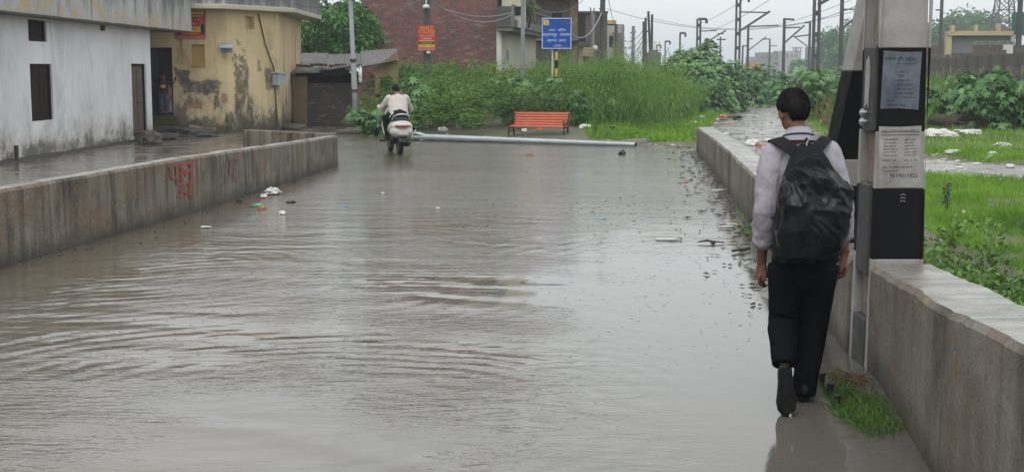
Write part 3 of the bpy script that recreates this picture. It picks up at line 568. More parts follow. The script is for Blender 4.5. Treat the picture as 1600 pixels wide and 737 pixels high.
# yellow house
YH = thing('yellow_house', 'peeling yellow plastered house with mouldy cornice, open dark doorway and brick steps', 'house', (-8.3, 39.6, 0))
Y0, Y1, Y2 = Vector((-12.6, 39.15)), Vector((-8.32, 39.6)), Vector((-7.12, 41.4))
L1 = (Y1-Y0).length; pe = lambda px: (P(px, 150, 39.4).x+12.6)
dh = (pe(237), pe(271), .52, 2.5)
mb = MB(); pt1, u1, n1 = holed(mb, Y0, Y1, -.05, 3.7, [dh, (pe(301), pe(321), 1.98, 2.58)], .12)
# shallow doorway recess; a dark sheet stands in for the unlit room behind
vh = ((P(391, 30, 40.4)-Vector((*Y1, 0))).xy.length)
pt2, u2, n2 = holed(mb, Y1, Y2, -.05, 3.7, [(.78, 1.14, 3.05, 3.42)], .2)
mb.quad((*Y2, -.05), (-7.3, 47, -.05), (-7.3, 47, 3.7), (*Y2, 3.7)); mb.quad((-12.6, 39.15, -.05), (-14, 47, -.05), (-14, 47, 3.7), (-12.6, 39.15, 3.7)); mb.quad((-14, 47, -.05), (-7.3, 47, -.05), (-7.3, 47, 3.7), (-14, 47, 3.7))
mb.build('wall', M['yellow'], YH, world=True)
mb = MB(); mb.prism([(-12.8, 38.55), (-8.35, 38.95), (-8.0, 39.4), (-6.62, 41.5), (-6.62, 47.3), (-14.2, 47.3)], 3.58, 3.72); mb.build('cornice', M['cream'], YH, world=True, bevel=.02)
mb = MB(); mb.prism([(-12.8, 38.6), (-8.37, 39.0), (-8.03, 39.44), (-6.66, 41.52), (-6.66, 47.2), (-14.1, 47.2)], 3.723, 4.6); mb.build('parapet', M['fascia'], YH, world=True)
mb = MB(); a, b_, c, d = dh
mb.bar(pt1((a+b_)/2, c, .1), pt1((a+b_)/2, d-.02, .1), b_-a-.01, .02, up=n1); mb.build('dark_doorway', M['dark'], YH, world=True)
mb = MB(); mb.bar(pt1(a+.12, c+.02, .05), pt1(a+.12, d-.04, .05), .2, .04, up=n1); mb.build('door_leaf', surf('dark_door', (.03, .03, .035), None, 4, .6), YH, world=True)
mb = MB(); mb.bar(pt1(b_-.2, c+.1, .06), pt1(b_-.2, c+1.0, .06), .32, .02, up=n1); mb.bar(pt1(a+.26, c+.3, .055), pt1(a+.26, c+.9, .055), .12, .02, up=n1); mb.build('curtain', M['curtain'], YH, world=True)
for k in range(4):                                                  # brick steps below the door
    mb = MB(); mb.box(pt1((a+b_)/2+.05, .065+.13*k, 0)+n1*(.28*(4-k)/1.6/1.0*.8), (b_-a+.35-.06*k, .56*(4-k)/1.6*.8, .128), math.atan2(u1.y, u1.x)); mb.build('step', M['moss'], YH, world=True, bevel=.02)
mb = MB(); mb.bar(pt1((pe(301)+pe(321))/2, 1.99, .1), pt1((pe(301)+pe(321))/2, 2.57, .1), .36, .05, up=n1); mb.bar(pt1(pe(299), 1.96)+n1*.02, pt1(pe(322), 1.96)+n1*.02, .05, .03); mb.build('boarded_window', M['tan'], YH, world=True)
def blob(cx, cy, rx, ry, seed, n_=34, am=.25, box=False):
    r = random.Random(seed); out = []
    for i in range(n_):
        t = 2*math.pi*i/n_; k = 1+am*mnoise.noise(Vector((math.cos(t)*2, math.sin(t)*2, seed)))*1.6+am*.3*(r.random()-.5); cc, ss = math.cos(t), math.sin(t)
        if box: m_ = max(abs(cc), abs(ss))**.75; cc /= m_; ss /= m_
        out.append((cx+cc*rx*k, cy+ss*ry*k))
    return out
def patch(px0, px1, y0, y1, mat, seed, name, face=1, am=.25, t=.006):
    Yr = 39.45 if face == 1 else 40.4; pa, pb = P(px0, y0, Yr), P(px1, y1, Yr); pt_, u_, n_, O = (pt1, u1, n1, Y0) if face == 1 else (pt2, u2, n2, Y1)
    ua, ub = ((pa.xy-O).dot(u_.xy), (pb.xy-O).dot(u_.xy)) if face == 1 else ((pa.x-O.x)/u_.x, (pb.x-O.x)/u_.x)
    m_ = MB(); m_.plate(Vector((*O, 0))+n_*.002, u_, (0, 0, 1), blob((ua+ub)/2, (pa.z+pb.z)/2, abs(ub-ua)/2, abs(pa.z-pb.z)/2, seed, am=am, box=True), t); return m_.build(name, mat, YH, world=True)
mb = MB(); q0, q1 = P(345, 70, 39.35), P(366, 70, 39.5); mb.plate(pt1(pe(345), 2.62)+n1*.0, u1, n1*.5+Vector((0, 0, -.22)), [(0, 0), (.4, 0), (.4, .6), (0, .6)], .03)
mb.plate(pt1(pe(346), 2.35)+n1*.02, u1, (0, 0, 1), [(0, 0), (.34, 0), (.34, .28), (0, .28)], .02); mb.build('window_hood', M['skyblue'], YH, world=True)
mb = MB(); mb.tube([pt2(1.3, 3.5)+n2*.03, pt2(1.55, 2.6)+n2*.04, pt2(1.9, 1.9)+n2*.04, pt2(2.0, .1)+n2*.04], .02, 6); mb.build('drain_pipe', M['rust'], YH, world=True)
mb = MB(); mb.box(pt2(2.02, 1.55)+n2*.14, (.36, .24, .34), math.atan2(u2.y, u2.x)); mb.box(pt2(2.02, 1.76)+n2*.15, (.42, .3, .05), math.atan2(u2.y, u2.x)); mb.tube([pt2(2.02, 1.7)+n2*.14, pt2(2.02, 2.2)+n2*.05], .015, 6)
tag(mb.build('meter_box', M['skyblue'], origin=tuple(pt2(2.02, 1.4)), bevel=.01), 'pale blue grey electricity meter box on the corner of the yellow house', 'meter box')
def poster(name, label, o, u, v, w_, h, rows, base, group=None, frame=None):
    t_ = thing(name, label, 'poster', o, 0, group); m_ = MB(); u, v = Vector(u).normalized(), Vector(v).normalized(); nr = u.cross(v)
    m_.plate(Vector((0, 0, 0))-u*w_/2-v*h/2, u, v, [(0, 0), (w_, 0), (w_, h), (0, h)], .01); m_.build('sheet', base, t_)
    for mat, kind, y0, y1, x0, x1, txt in rows:
        q = MB(); c = u*((x0+x1)/2-.5)*w_+v*(.5-(y0+y1)/2)*h
        if kind == 'band': q.plate(c-u*(x1-x0)*w_/2-v*(y1-y0)*h/2+nr*.011, u, v, [(0, 0), ((x1-x0)*w_, 0), ((x1-x0)*w_, (y1-y0)*h), (0, (y1-y0)*h)], .002); q.build('printed_band', mat, t_)
        elif kind == 'blob': q.plate(c+nr*.016, u, v, blob(0, 0, (x1-x0)*w_/2, (y1-y0)*h/2, 4, 20, .12), .001); q.build('printed_shape', mat, t_)
        else: q.text(txt, c+nr*.0165, u, v, (x1-x0)*w_, (y1-y0)*h); q.build('lettering', mat, t_, fix=False)
    return t_
m = M; wp = m['whitep']
poster('wall_poster', 'wide red and yellow poster with two round portraits beside the dark doorway', pt1((pe(277)+pe(324))/2, 3.0)+n1*.03, u1, (0, 0, 1), pe(324)-pe(277), .5,
 [(m['red'], 'band', .06, .3, .2, .8, ''), (m['yprint'], 'band', .32, .62, .15, .85, ''), (m['red'], 'band', .64, .86, .05, .95, ''), (m['ink'], 'blob', .1, .8, .03, .17, ''), (m['ink'], 'blob', .1, .8, .83, .97, ''),
  (m['plas'], 'text', .1, .26, .28, .72, 'श्री गणेश'), (m['red'], 'text', .38, .58, .28, .72, 'शुभकामना'), (m['yprint'], 'text', .69, .82, .25, .75, 'आपका स्वागत')], surf('poster_pink', (.5, .2, .22), None, 5, .5))
poster('wall_poster', 'small red printed poster above the wide poster under the yellow cornice', pt1(pe(311), 3.38)+n1*.03, u1, (0, 0, 1), .5, .34,
 [(m['yprint'], 'band', .05, .3, .1, .9, ''), (m['plas'], 'text', .4, .62, .15, .85, 'नमस्कार'), (m['yprint'], 'text', .7, .9, .15, .85, 'सेवा केंद्र')], m['red'])
# rubble, slabs and tarpaulin in front of the steps
def lump(name, c, r, mat, seed, label, cat='stone', group=None, am=.35, rz=0):
    m_ = MB(); m_.ell((0, 0, 0), r, seg=56, rings=34, fn=lambda d: 1+am*mnoise.noise(d*1.4+Vector((seed, 0, 0)))+am*.7*mnoise.noise(d*4+Vector((seed, 3, 0)))+am*.45*mnoise.noise(d*10+Vector((seed, 3, 0))))
    m_.v = [(x, y, max(z, -r[2]*.25)) for x, y, z in m_.v]; o = m_.build(name, mat, smooth=True); o.location = c; o.rotation_euler = (0, 0, rz); return tag(o, label, cat, group)
def slab(c, s, rz, tilt, label, mat=None):
    m_ = MB(); m_.box((0, 0, 0), s); o = m_.build('stone_slab', mat or M['stone'], bevel=.02); o.location = c; o.rotation_euler = (tilt, tilt*.4, rz); return tag(o, label, 'stone slab')
g = G(262, 214); lump('tarpaulin', (g.x+.2, g.y, .05), (1.0, .45, .26), M['tarp'], 2, 'crumpled grey tarpaulin heap in front of the brick steps', 'tarpaulin')
g = G(248, 219); slab((g.x, g.y, .12), (1.0, .6, .08), .1, .1, 'dark flat slab lying beside the corner of the white house')
g = G(292, 212); slab((g.x, g.y, .17), (.75, .5, .07), -.2, -.35, 'tilted black slab between the tarpaulin and the yellow wall')
g = G(312, 213); slab((g.x, g.y, .15), (.6, .4, .1), .5, .5, 'brown broken slab leaning at the foot of the yellow wall', M['pill'])
g = G(326, 213); slab((g.x, g.y, .13), (.45, .4, .12), .2, -.3, 'small brown slab right of the leaning broken slab', M['pill'])
g = G(452, 203); slab((g.x, g.y, .12), (1.0, .5, .06), -.4, .2, 'grey sheet lying by the shed door at the yellow house corner', M['tin'])
g = G(232, 226); lump('stone', (g.x+.05, g.y, .1), (.28, .3, .22), M['stone'], 8, 'grey boulder at the foot of the white house corner')

# shed
SH_ = thing('shed', 'low sooty brick shed with rusty corrugated tin roof behind the lamp post', 'shed', (-5.8, 44.4, 0))
X = lambda px, Y: P(px, 150, Y).x
mb = MB(); mb.b2((X(481, 44.4), 44.4, -.05), (X(552, 44.4), 44.6, 1.42)); mb.b2((X(552, 44.4), 44.6, -.05), (X(545, 44.4)-.1, 50, 1.42)); mb.build('brick_wall', M['brick3'], SH_, world=True)
mb = MB(); mb.b2((X(457, 44.2), 44.1, -.05), (X(480, 44.2), 44.5, 1.66)); mb.build('pillar', M['pill'], SH_, world=True, bevel=.02)
mb = MB(); mb.b2((X(438, 44.4), 44.45, -.05), (X(457, 44.4), 44.5, 1.66)); mb.build('door', M['wood'], SH_, world=True)
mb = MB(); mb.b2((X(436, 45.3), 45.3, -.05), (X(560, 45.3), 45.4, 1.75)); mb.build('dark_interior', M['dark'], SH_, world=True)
def corr(mb, a, b_, c, d, n_=60, amp=.02):     # corrugated sheet a-b front edge, c-d back edge
    a, b_, c, d = map(Vector, (a, b_, c, d)); V = []
    for i in range(n_):
        u_ = i/(n_-1); z = Vector((0, 0, amp*math.sin(i*math.pi/1.5))); V += [a+(b_-a)*u_+z, d+(c-d)*u_+z]
    mb.add(V, [(2*i, 2*i+2, 2*i+3, 2*i+1) for i in range(n_-1)])
for k, (x0, x1, dz) in enumerate(((436, 470, .02), (468, 505, .05), (503, 545, .01))):
    mb = MB(); corr(mb, (X(x0, 43.9), 43.9, 1.70+dz), (X(x1, 43.9), 43.9, 1.72+dz), (X(x1+6, 49), 49.5, 2.42+dz), (X(x0+4, 49), 49.5, 2.42+dz), 40); mb.build('roof_sheet', M['tin'], SH_, world=True, smooth=True, fix=False)
for k, (x0, x1, y0, y1, zz) in enumerate(((500, 560, 43.9, 49, 1.86), (540, 598, 43.6, 48.5, 1.9), (566, 622, 43.4, 47, 2.0))):
    mb = MB(); corr(mb, (X(x0, y0), y0, zz-.04), (X(x1, y0), y0, zz+.16), (X(x1, y1), y1, zz+.6), (X(x0, y1), y1, zz+.5), 40, .03); mb.build('roof_sheet', M['tin'] if k == 1 else M['stone'], SH_, world=True, smooth=True, fix=False)
for k in range(14): mb = MB(); mb.box((X(470+k*8+random.uniform(-4, 4), 44.6), 44.6+random.uniform(-.3, .8), 1.93+random.uniform(0, .1)), (random.uniform(.15, .5), .15, .08), random.uniform(-1, 1), 0); mb.build('roof_debris', M['rust'], SH_, world=True)
mb = MB(); x0, x1 = X(592, 43.6), X(622, 43.6)
mb.b2((x0-.12, 43.6, -.05), (x0+.05, 43.8, 1.75)); mb.b2((x1-.2, 43.6, -.05), (x1, 43.8, 2.3)); mb.plate((x0-.12, 43.75, 1.62), (1, 0, 0), (0, 0, 1), [(0, 0), (x1-x0+.12, 0), (x1-x0+.12, .85), (0, .3)], .12)
mb.build('porch_frame', surf('shed_yellow', (.27, .215, .11), (.16, .13, .07), 2, .8), SH_, world=True)
mb = MB(); mb.b2((x0, 45.0, 0), (x1, 45.1, 1.7)); mb.build('back_wall', M['pill'], SH_, world=True)
mb = MB(); x0, x1 = X(552, 44), X(590, 44)
for k in range(9): xx = x0+(x1-x0)*k/8; mb.b2((xx-.04, 44, 0), (xx+.05, 44.05, 1.2+.25*random.random()))
mb.b2((x0, 43.95, .95), (x1, 43.99, 1.05)); mb.build('picket_screen', M['pill'], SH_, world=True)

# big brick house and its neighbours
BH = thing('brick_house', 'big dark red brick house with cream side wall and planted balcony', 'house', (-3, 62, 0))
x0, x1 = X(566, 62), X(776, 62); mb = MB()
mb.quad((x0, 62, -.1), (x1, 62, -.1), (x1, 62, 9), (x0, 62, 9)); mb.quad((x0, 62, -.1), (x0-1, 78, -.1), (x0-1, 78, 9), (x0, 62, 9)); mb.build('wall', M['brick'], BH, world=True)
mb = MB(); sx1, sy1 = 1.3, 74.0
mb2 = MB(); ps, us_, ns_ = holed(mb2, (x1, 62.0), (sx1, sy1), -.1, 3.66, [(.3, 2.6, -.05, 1.75), (8.2, 9.4, -.05, 1.5), (2.7, 3.3, 2.3, 2.8), (7.3, 7.9, 2.8, 3.3)], .3); mb2.build('cream_wall', M['cream'], BH, world=True)
mb = MB(); mb.quad((x1, 62, 3.66), (sx1, sy1, 3.66), (sx1, sy1, 9), (x1, 62, 9)); mb.build('upper_wall', M['brick2'], BH, world=True)
for ua_, zz_, ww_ in ((1.4, 1.7, 2.2), (8.8, 1.4, 1.1)): mb = MB(); mb.bar(ps(ua_, 0, .26), ps(ua_, zz_, .26), ww_, .03, up=ns_); mb.build('door', M['woodb'], BH, world=True)
mb = MB(); mb.plate(ps(.2, 1.82), us_, ns_, [(0, 0), (4.2, 0), (4.2, .6), (0, .6)], .1); mb.build('door_hood', M['grey'], BH, world=True)
mb = MB(); mb.b2((x1, 61.9, -.1), (x1+.22, 62.1, 3.6)); mb.build('corner_pilaster', M['whitep'], BH, world=True)
bx = X(801, 61.5); mb = MB(); mb.prism([(x1, 61.5), (bx, 61.5), (bx+2.05, 75), (sx1, 75)], 3.62, 3.8); mb.build('balcony_slab', M['grey'], BH, world=True)
mb = MB(); mb.b2((x1, 61.45, 3.8), (bx, 61.6, 4.72)); mb.build('balcony_parapet', M['greyd'], BH, world=True)
mb = MB(); bd = Vector((2.05, 13.5, 0)); bo = Vector((bx, 61.5, 3.8))
mb.plate(bo+Vector((0, 0, 0)), bd.normalized(), (0, 0, 1), [(0, 0), (13.6, 0), (13.6, .35), (0, .35)], .1)
for k in range(9): q = bo+bd*k/8; mb.b2((q.x-.08, q.y-.08, 3.8), (q.x+.08, q.y+.08, 4.75))
mb.bar(bo+Vector((0, 0, .95)), bo+bd+Vector((0, 0, .95)), .1, .1); mb.bar(bo+Vector((0, 0, .62)), bo+bd+Vector((0, 0, .62)), .04, .04); mb.build('balcony_railing', M['grey'], BH, world=True)
mb = MB(); q0 = X(784, 62.3); mb.b2((q0, 62.3, 3.8), (q0+1.1, 68, 9)); mb.build('stair_tower', M['cream'], BH, world=True)
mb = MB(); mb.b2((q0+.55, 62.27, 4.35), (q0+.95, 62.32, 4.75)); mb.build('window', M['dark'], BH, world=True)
# unfinished storeyed brick building
def far_house(label, px0, px1, Y, ztop, mat, parts=(), depth=10, name='brick_building', cat='building'):
    x0, x1 = X(px0, Y), X(px1, Y); t_ = thing(name, label, cat, ((x0+x1)/2, Y, 0)); mb = MB(); mb.b2((x0, Y, -.1), (x1, Y+depth, ztop)); mb.build('wall', mat, t_, world=True)
    for nm, a, b_, z0, z1, m_, dy in parts:
        q = MB(); q.b2((X(a, Y), Y-dy, z0), (X(b_, Y), Y+(.05 if dy >= 0 else 0), z1)); q.build(nm, m_, t_, world=True)
    return t_
zt = lambda py, Y: P(800, py, Y).z
far_house('tall brown brick building with beige corner column behind the blue sign', 836, 903, 78, 7, M['brick2'],
 [('beige_column', 889, 901, 0, 6.5, M['pill'], .2), ('roof_slab', 834, 916, 6.0, 6.25, M['greyd'], .8), ('dark_opening', 862, 878, zt(60, 78), zt(20, 78), M['dark'], .02), ('ledge', 838, 903, zt(64, 78), zt(60, 78), M['grey'], .5), ('plaster_band', 838, 888, zt(112, 78), zt(78, 78), M['greyd'], .03), ('window', 860, 872, zt(104, 78), zt(88, 78), M['dark'], .06)])
far_house('low brick building with big dark opening beside the tall wooden pole', 900, 948, 92, zt(19, 92), M['brick2'],
 [('dark_opening', 899, 914, zt(66, 92), zt(24, 92), M['dark'], .05), ('slab', 890, 918, zt(73, 92), zt(66, 92), M['greyd'], 1.2), ('cream_bay', 890, 913, 0, zt(74, 92), M['cream'], .3), ('window', 896, 902, zt(96, 92), zt(80, 92), M['dark'], .36), ('pillar', 926, 931, 0, zt(20, 92), M['greyd'], .2), ('parapet', 899, 949, zt(21, 92), zt(18, 92), M['greyd'], .2)])
far_house('small beige building with a domed water tank beyond the tall pole', 944, 974, 112, zt(38, 112), M['hazec'], [('roof_tank', 948, 962, zt(40, 112), zt(32, 112), M['tan'], -.5), ('window', 951, 958, zt(74, 112), zt(56, 112), M['dark'], .05), ('lower_bay', 960, 973, 0, zt(52, 112), M['pill'], .5)])
t_ = thing('tin_awning', 'small tilted tin sheet awning right of the blue sign', 'awning', (X(920, 70), 70, 0)); mb = MB(); mb.quad((X(908, 70), 69.5, zt(88, 70)), (X(926, 70), 69.5, zt(89, 70)), (X(930, 70), 71.5, zt(74, 70)), (X(914, 70), 71.5, zt(73, 70))); mb.build('sheet', M['redbr'] if False else M['pill'], t_, world=True)
mb = MB(); mb.b2((X(911, 70), 70, 0), (X(912, 70)+.05, 70.1, zt(84, 70))); mb.b2((X(924, 70), 70, 0), (X(925, 70)+.05, 70.1, zt(84, 70))); mb.build('post', M['rust'], t_, world=True)
mb = MB(); mb.ell((X(929, 70), 69.8, zt(76, 70)), (.14, .14, .16)); mb.build('lamp', M['whitep'], t_, world=True, smooth=True)
# far side of the railway
far_house('far yellow framed brick building with green side panel beyond the fence', 1478, 1600, 100, zt(62, 100)-.4, M['brick2'],
 [('beam', 1474, 1604, zt(56, 100), zt(49, 100), M['yelb'], .5), ('column', 1473, 1481, 0, zt(49, 100), M['yelb'], .4), ('column', 1517, 1521, zt(49, 100), zt(38, 100), M['yelb'], .4), ('column', 1551, 1556, zt(49, 100), zt(37, 100), M['yelb'], .4), ('column', 1480, 1485, zt(49, 100), zt(40, 100), M['yelb'], .4), ('parapet', 1478, 1600, zt(49, 100), zt(45, 100), M['grey'], .05), ('green_panel', 1576, 1602, zt(54, 100), zt(20, 100), M['greenb'], .8), ('white_door', 1563, 1578, zt(84, 100), zt(70, 100), M['whitep'], .2), ('dark_band', 1481, 1574, zt(64, 100), zt(56, 100), M['hazeb'], .1), ('blue_grey_wall', 1482, 1516, zt(84, 100), zt(64, 100), M['hazeb'], .12)])
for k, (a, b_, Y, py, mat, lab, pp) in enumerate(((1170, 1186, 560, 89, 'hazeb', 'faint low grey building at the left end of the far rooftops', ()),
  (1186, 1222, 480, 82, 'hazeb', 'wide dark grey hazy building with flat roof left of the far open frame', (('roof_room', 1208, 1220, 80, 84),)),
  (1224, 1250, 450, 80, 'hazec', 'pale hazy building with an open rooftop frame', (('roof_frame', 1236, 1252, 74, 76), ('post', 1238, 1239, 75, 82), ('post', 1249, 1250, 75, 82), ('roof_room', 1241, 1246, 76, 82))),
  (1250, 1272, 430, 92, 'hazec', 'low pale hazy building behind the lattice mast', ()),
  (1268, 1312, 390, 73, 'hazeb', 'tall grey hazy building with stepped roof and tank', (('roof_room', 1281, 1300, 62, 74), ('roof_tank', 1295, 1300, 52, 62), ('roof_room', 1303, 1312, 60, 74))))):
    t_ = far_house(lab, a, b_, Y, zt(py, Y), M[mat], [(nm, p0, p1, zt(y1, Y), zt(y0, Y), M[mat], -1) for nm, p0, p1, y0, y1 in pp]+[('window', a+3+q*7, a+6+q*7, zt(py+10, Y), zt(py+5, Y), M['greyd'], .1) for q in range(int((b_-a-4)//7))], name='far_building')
t_ = far_house('small orange hut far down the track', 1172, 1190, 170, zt(99, 170), M['tan'], [('door', 1179, 1182, zt(108, 170), zt(101, 170), M['woodb'], .1)], 5, 'hut', 'hut')
# pylon
t_ = thing('pylon', 'steel lattice pylon above the far yellow framed building', 'pylon', (X(1563, 190), 190, 0)); mb = MB(); cx = X(1563, 190); zb, ztp = 2, zt(-60, 190); 
def cor(s, k): w_ = 2.0*(1-s)+.35*s; return Vector((cx+w_*(1 if k in (0, 1) else -1), 190+w_*(1 if k in (1, 2) else -1), zb+(ztp-zb)*s))
for k in range(4): mb.bar(cor(0, k), cor(1, k), .16, .16)
for j in range(9):
    for k in range(4): mb.bar(cor(j/9, k), cor((j+1)/9, (k+1) % 4), .08, .08); mb.bar(cor((j+1)/9, k), cor((j+1)/9, (k+1) % 4), .08, .08); mb.bar(cor((j+1)/9, k), cor(j/9, (k+1) % 4), .08, .08)
mb.build('lattice', M['steeld'], t_, world=True)
# precast boundary fence of the railway
t_ = thing('boundary_fence', 'precast concrete railway boundary fence with posts and panels', 'fence', (21, 56, 0)); p0 = Vector((21-.18*20, 36)); dirf = Vector((.18, 1)).normalized()
npan = 44; mb = MB(); V = []
for k in range(npan):
    a, b_ = p0+dirf*k*3.5, p0+dirf*(k+1)*3.5; z = max(0, gz(a.x, a.y)-.1)
    for q, (z_a, z_b) in enumerate(((.1, .6), (.66, 1.16), (1.22, 1.66), (2.06, 2.56))): mb.bar((a.x, a.y, .35+q*.56), (b_.x, b_.y, .35+q*.56), .48, .07, up=(0, 0, 1)) if False else mb.plate((a.x, a.y, z_a), (dirf.x, dirf.y, 0), (0, 0, 1), [(0, 0), (3.5, 0), (3.5, z_b-z_a), (0, z_b-z_a)], .07)
mb.build('panels', M['fence'], t_, world=True)
for k in range(npan+1):
    a = p0+dirf*k*3.5; mb = MB(); mb.box((0, 0, 0), (.3, .3, 2.75), math.atan2(dirf.y, dirf.x), 0); o = mb.build('post', M['fence'], t_) if k == 0 else None
    if o is None: o = _po.copy(); C.objects.link(o); o.parent = t_
    _po = o; o.location = (a.x-21, a.y-56, 1.38)
# railway embankment
em = MB(); V = []
for k in range(60):
    q = p0+dirf*(k*6-10)+Vector((dirf.y, -dirf.x))*0
    nr = Vector((dirf.y, -dirf.x)); V += [(q.x+nr.x*o_, q.y+nr.y*o_, z_) for o_, z_ in ((1.5, .3), (5, 1.1), (9, 1.6), (16, 1.6), (26, .5))]
em.add(V, [(5*i+k, 5*i+k+1, 5*i+6+k, 5*i+5+k) for i in range(59) for k in range(4)]); tag(em.build('railway_embankment', M['land'], smooth=True, fix=False), kind='structure')
# ---------------------------------------------------------------- people
def V3(*a): return Vector(a)
def hand(mb, wrist, palm_dir, back_dir, side, s=1.0, curl=.6):
    # palm_dir: wrist to knuckles; back_dir: normal of the back of the hand; side: direction towards the thumb
    p = Vector(palm_dir).normalized(); bk = Vector(back_dir).normalized(); sd = Vector(side).normalized()
    w0 = Vector(wrist); kn = w0+p*.085*s
    mb.tube([w0-p*.02*s, w0+p*.02*s, w0+p*.055*s, kn], [(.024*s, .019*s), (.033*s, .019*s), (.041*s, .017*s), (.039*s, .013*s)], 14, ref=bk, round_=True)
    for i, (off, L) in enumerate(((.031, .072), (.0105, .08), (-.0105, .075), (-.031, .058))):
        a = kn+sd*off*s; d = p; pts = [a-p*.02*s, a]; c = curl*(.75+.1*i)
        for q, l in enumerate((.45, .32, .25)):
            ang = c*(.55+.3*q); d = (p*math.cos(ang*(q+.6))-bk*math.sin(ang*(q+.6))).normalized(); a = a+d*L*l*s; pts.append(a)
        mb.tube(pts, [.0095*s, .0098*s, .0088*s, .0082*s, .0072*s], 10, ref=sd, round_=True)
    b0 = w0+p*.02*s+sd*.025*s; t1 = b0+(p*.5+sd*.75-bk*.15).normalized()*.034*s; t2 = t1+(p*.85+sd*.3-bk*.3).normalized()*.03*s; t3 = t2+(p*.9-bk*.45).normalized()*.024*s
    mb.tube([b0-sd*.012*s, b0, t1, t2, t3], [.013*s, .0145*s, .0115*s, .0105*s, .009*s], 10, ref=bk, round_=True)
def head(mb, c, Mh, s=1.0):
    # local frame: +Y face, +Z crown
    q = lambda x, y, z: Vector(c)+Mh @ (Vector((x, y, z))*s)
    mb.ell(c, (.075*s, .094*s, .098*s), Mh, 24, 16); mb.ell(q(0, .022, -.055), (.058*s, .068*s, .065*s), Mh, 20, 12)
    mb.ell(q(0, .052, -.1), (.026*s, .026*s, .02*s), Mh); mb.tube([q(0, .09, 0), q(0, .108, -.03), q(0, .1, -.04)], [.008*s, .014*s, .012*s], 8, round_=True)
    mb.ell(q(0, .09, -.068), (.022*s, .008*s, .008*s), Mh, 12, 8)
    for k in (-1, 1):
        mb.ell(q(k*.077, -.004, -.022), (.009*s, .018*s, .031*s), Mh @ Matrix.Rotation(R(-14)*k, 3, 'Z') if len(Mh) == 3 else Mh, 12, 10)
        mb.ell(q(k*.03, .084, .018), (.022*s, .01*s, .006*s), Mh, 10, 8)
def hair_mesh(c, Mh, s, mat, parent, strands=0, low=-.075, seed=1):
    mb = MB(); seg, rings = 40, 26; rad = (.082, .102, .11); V = []; keep = []
    for i in range(rings+1):
        th = math.pi*(i/rings)*.84
        for k in range(seg):
            ph = 2*math.pi*k/seg; d = Vector((math.sin(th)*math.cos(ph), math.sin(th)*math.sin(ph), math.cos(th)))
            f = 1+.05*mnoise.noise(Vector((ph*5, th*1.2, seed)))+.03*mnoise.noise(Vector((ph*14, th*2, seed+4))); loc = Vector((d.x*rad[0]*f, d.y*rad[1]*f-.004, d.z*rad[2]*f))
            # hairline: at the nape low, above the ears, high over the forehead
            fr = max(0, d.y); sidef = abs(d.x); lim = low+.115*fr**1.2+.05*max(0, min(1, (sidef-.62)/.2))+.01*mnoise.noise(Vector((ph*7, 0, seed)))+.006*mnoise.noise(Vector((ph*19, 0, seed)))
            if loc.z < lim: loc.z = lim; loc.x *= .93; loc.y *= .93
            tp = 1-.2*max(0, min(1, (-loc.z-.0)/.09))**1.3; loc.x *= tp; loc.y = (loc.y+.004)*tp-.004-.012*(1-tp)/.2
            V.append(Vector(c)+Mh @ (loc*s))
    mb.add(V, [(i*seg+k, (i+1)*seg+k, (i+1)*seg+(k+1) % seg, i*seg+(k+1) % seg) for i in range(rings) for k in range(seg)])
    if strands:
        r = random.Random(seed)
        for _ in range(strands):
            i = r.randrange(2, rings-3); k = r.randrange(seg); a = V[i*seg+k]; b_ = V[min(rings, i+3)*seg+k]; o_ = (a-Vector(c)).normalized(); w_ = (V[i*seg+(k+1) % seg]-a).normalized()*.0022*s
            m_ = (a+b_)/2+o_*.006*s; e = b_+o_*r.uniform(.001, .009)*s+w_*r.uniform(-3, 3); mb.add([a-w_, a+w_, m_+w_*.8, e, m_-w_*.8], [(0, 1, 2, 3, 4)])
    return mb.build('hair', mat, parent, smooth=True, fix=False)
def folds(amp, sc=(9, 9, 5), seed=0, ridge=.5):
    def f(c, n):
        q = Vector((c.x*sc[0], c.y*sc[1], c.z*sc[2]))+Vector((seed, 0, 0)); a = mnoise.noise(q+Vector((mnoise.noise(q*.7), mnoise.noise(q*.6+Vector((5, 0, 0))), 0))*.9)
        return amp*(ridge*(1-2*abs(a))*.8+(1-ridge)*a+.35*mnoise.noise(q*2.7))
    return f
# --- the walking boy
bo = G(1252, 637); BY = 7.2
boy = thing('person', 'schoolboy walking away in pale lilac shirt and black trousers, arms hanging beside the wall', 'person', (bo.x, BY, 0))
O = Vector((bo.x, BY, 0)); L = lambda px, py, dy=0: P(px, py, BY+dy)-O
hc = L(1239, 171, .02); Mh = (Matrix.Rotation(R(14), 3, 'Z') @ Matrix.Rotation(R(-14), 3, 'X') @ Matrix.Rotation(R(-3), 3, 'Y'))
shl, shr = L(1207, 245, 0), L(1298, 243, .0); ell_, elr = L(1195, 330, -.05), L(1316, 325, -.02); wrl, wrr = L(1190, 411, .06), L(1319, 398, .05)
pel = L(1256, 400, .0); nb = L(1247, 222, -.01); hpl, hpr = L(1228, 415, 0), L(1281, 413, 0)
knl, knr = L(1223, 500, .04), L(1270, 505, .06); anl, anr = L(1226, 564, -.13), L(1256, 612, .05)
mb = MB(); head(mb, hc, Mh, 1.0)
mb.tube([hc+V3(0, -.02, -.06), (hc+nb)/2+V3(0, -.015, -.01), nb], [(.054, .056), (.052, .054), (.062, .06)], 16, ref=(0, 1, 0), round_=True)
ribs = [(nb+V3(0, .0, -.02), (.07, .06)), (L(1250, 245, .0), (.15, .075)), (L(1253, 290, .01), (.14, .09)), (L(1255, 345, .01), (.12, .085)), (pel, (.13, .09)), (L(1256, 425, 0), (.1, .08))]
mb.tube([a for a, _ in ribs], [r for _, r in ribs], 18, round_=True)
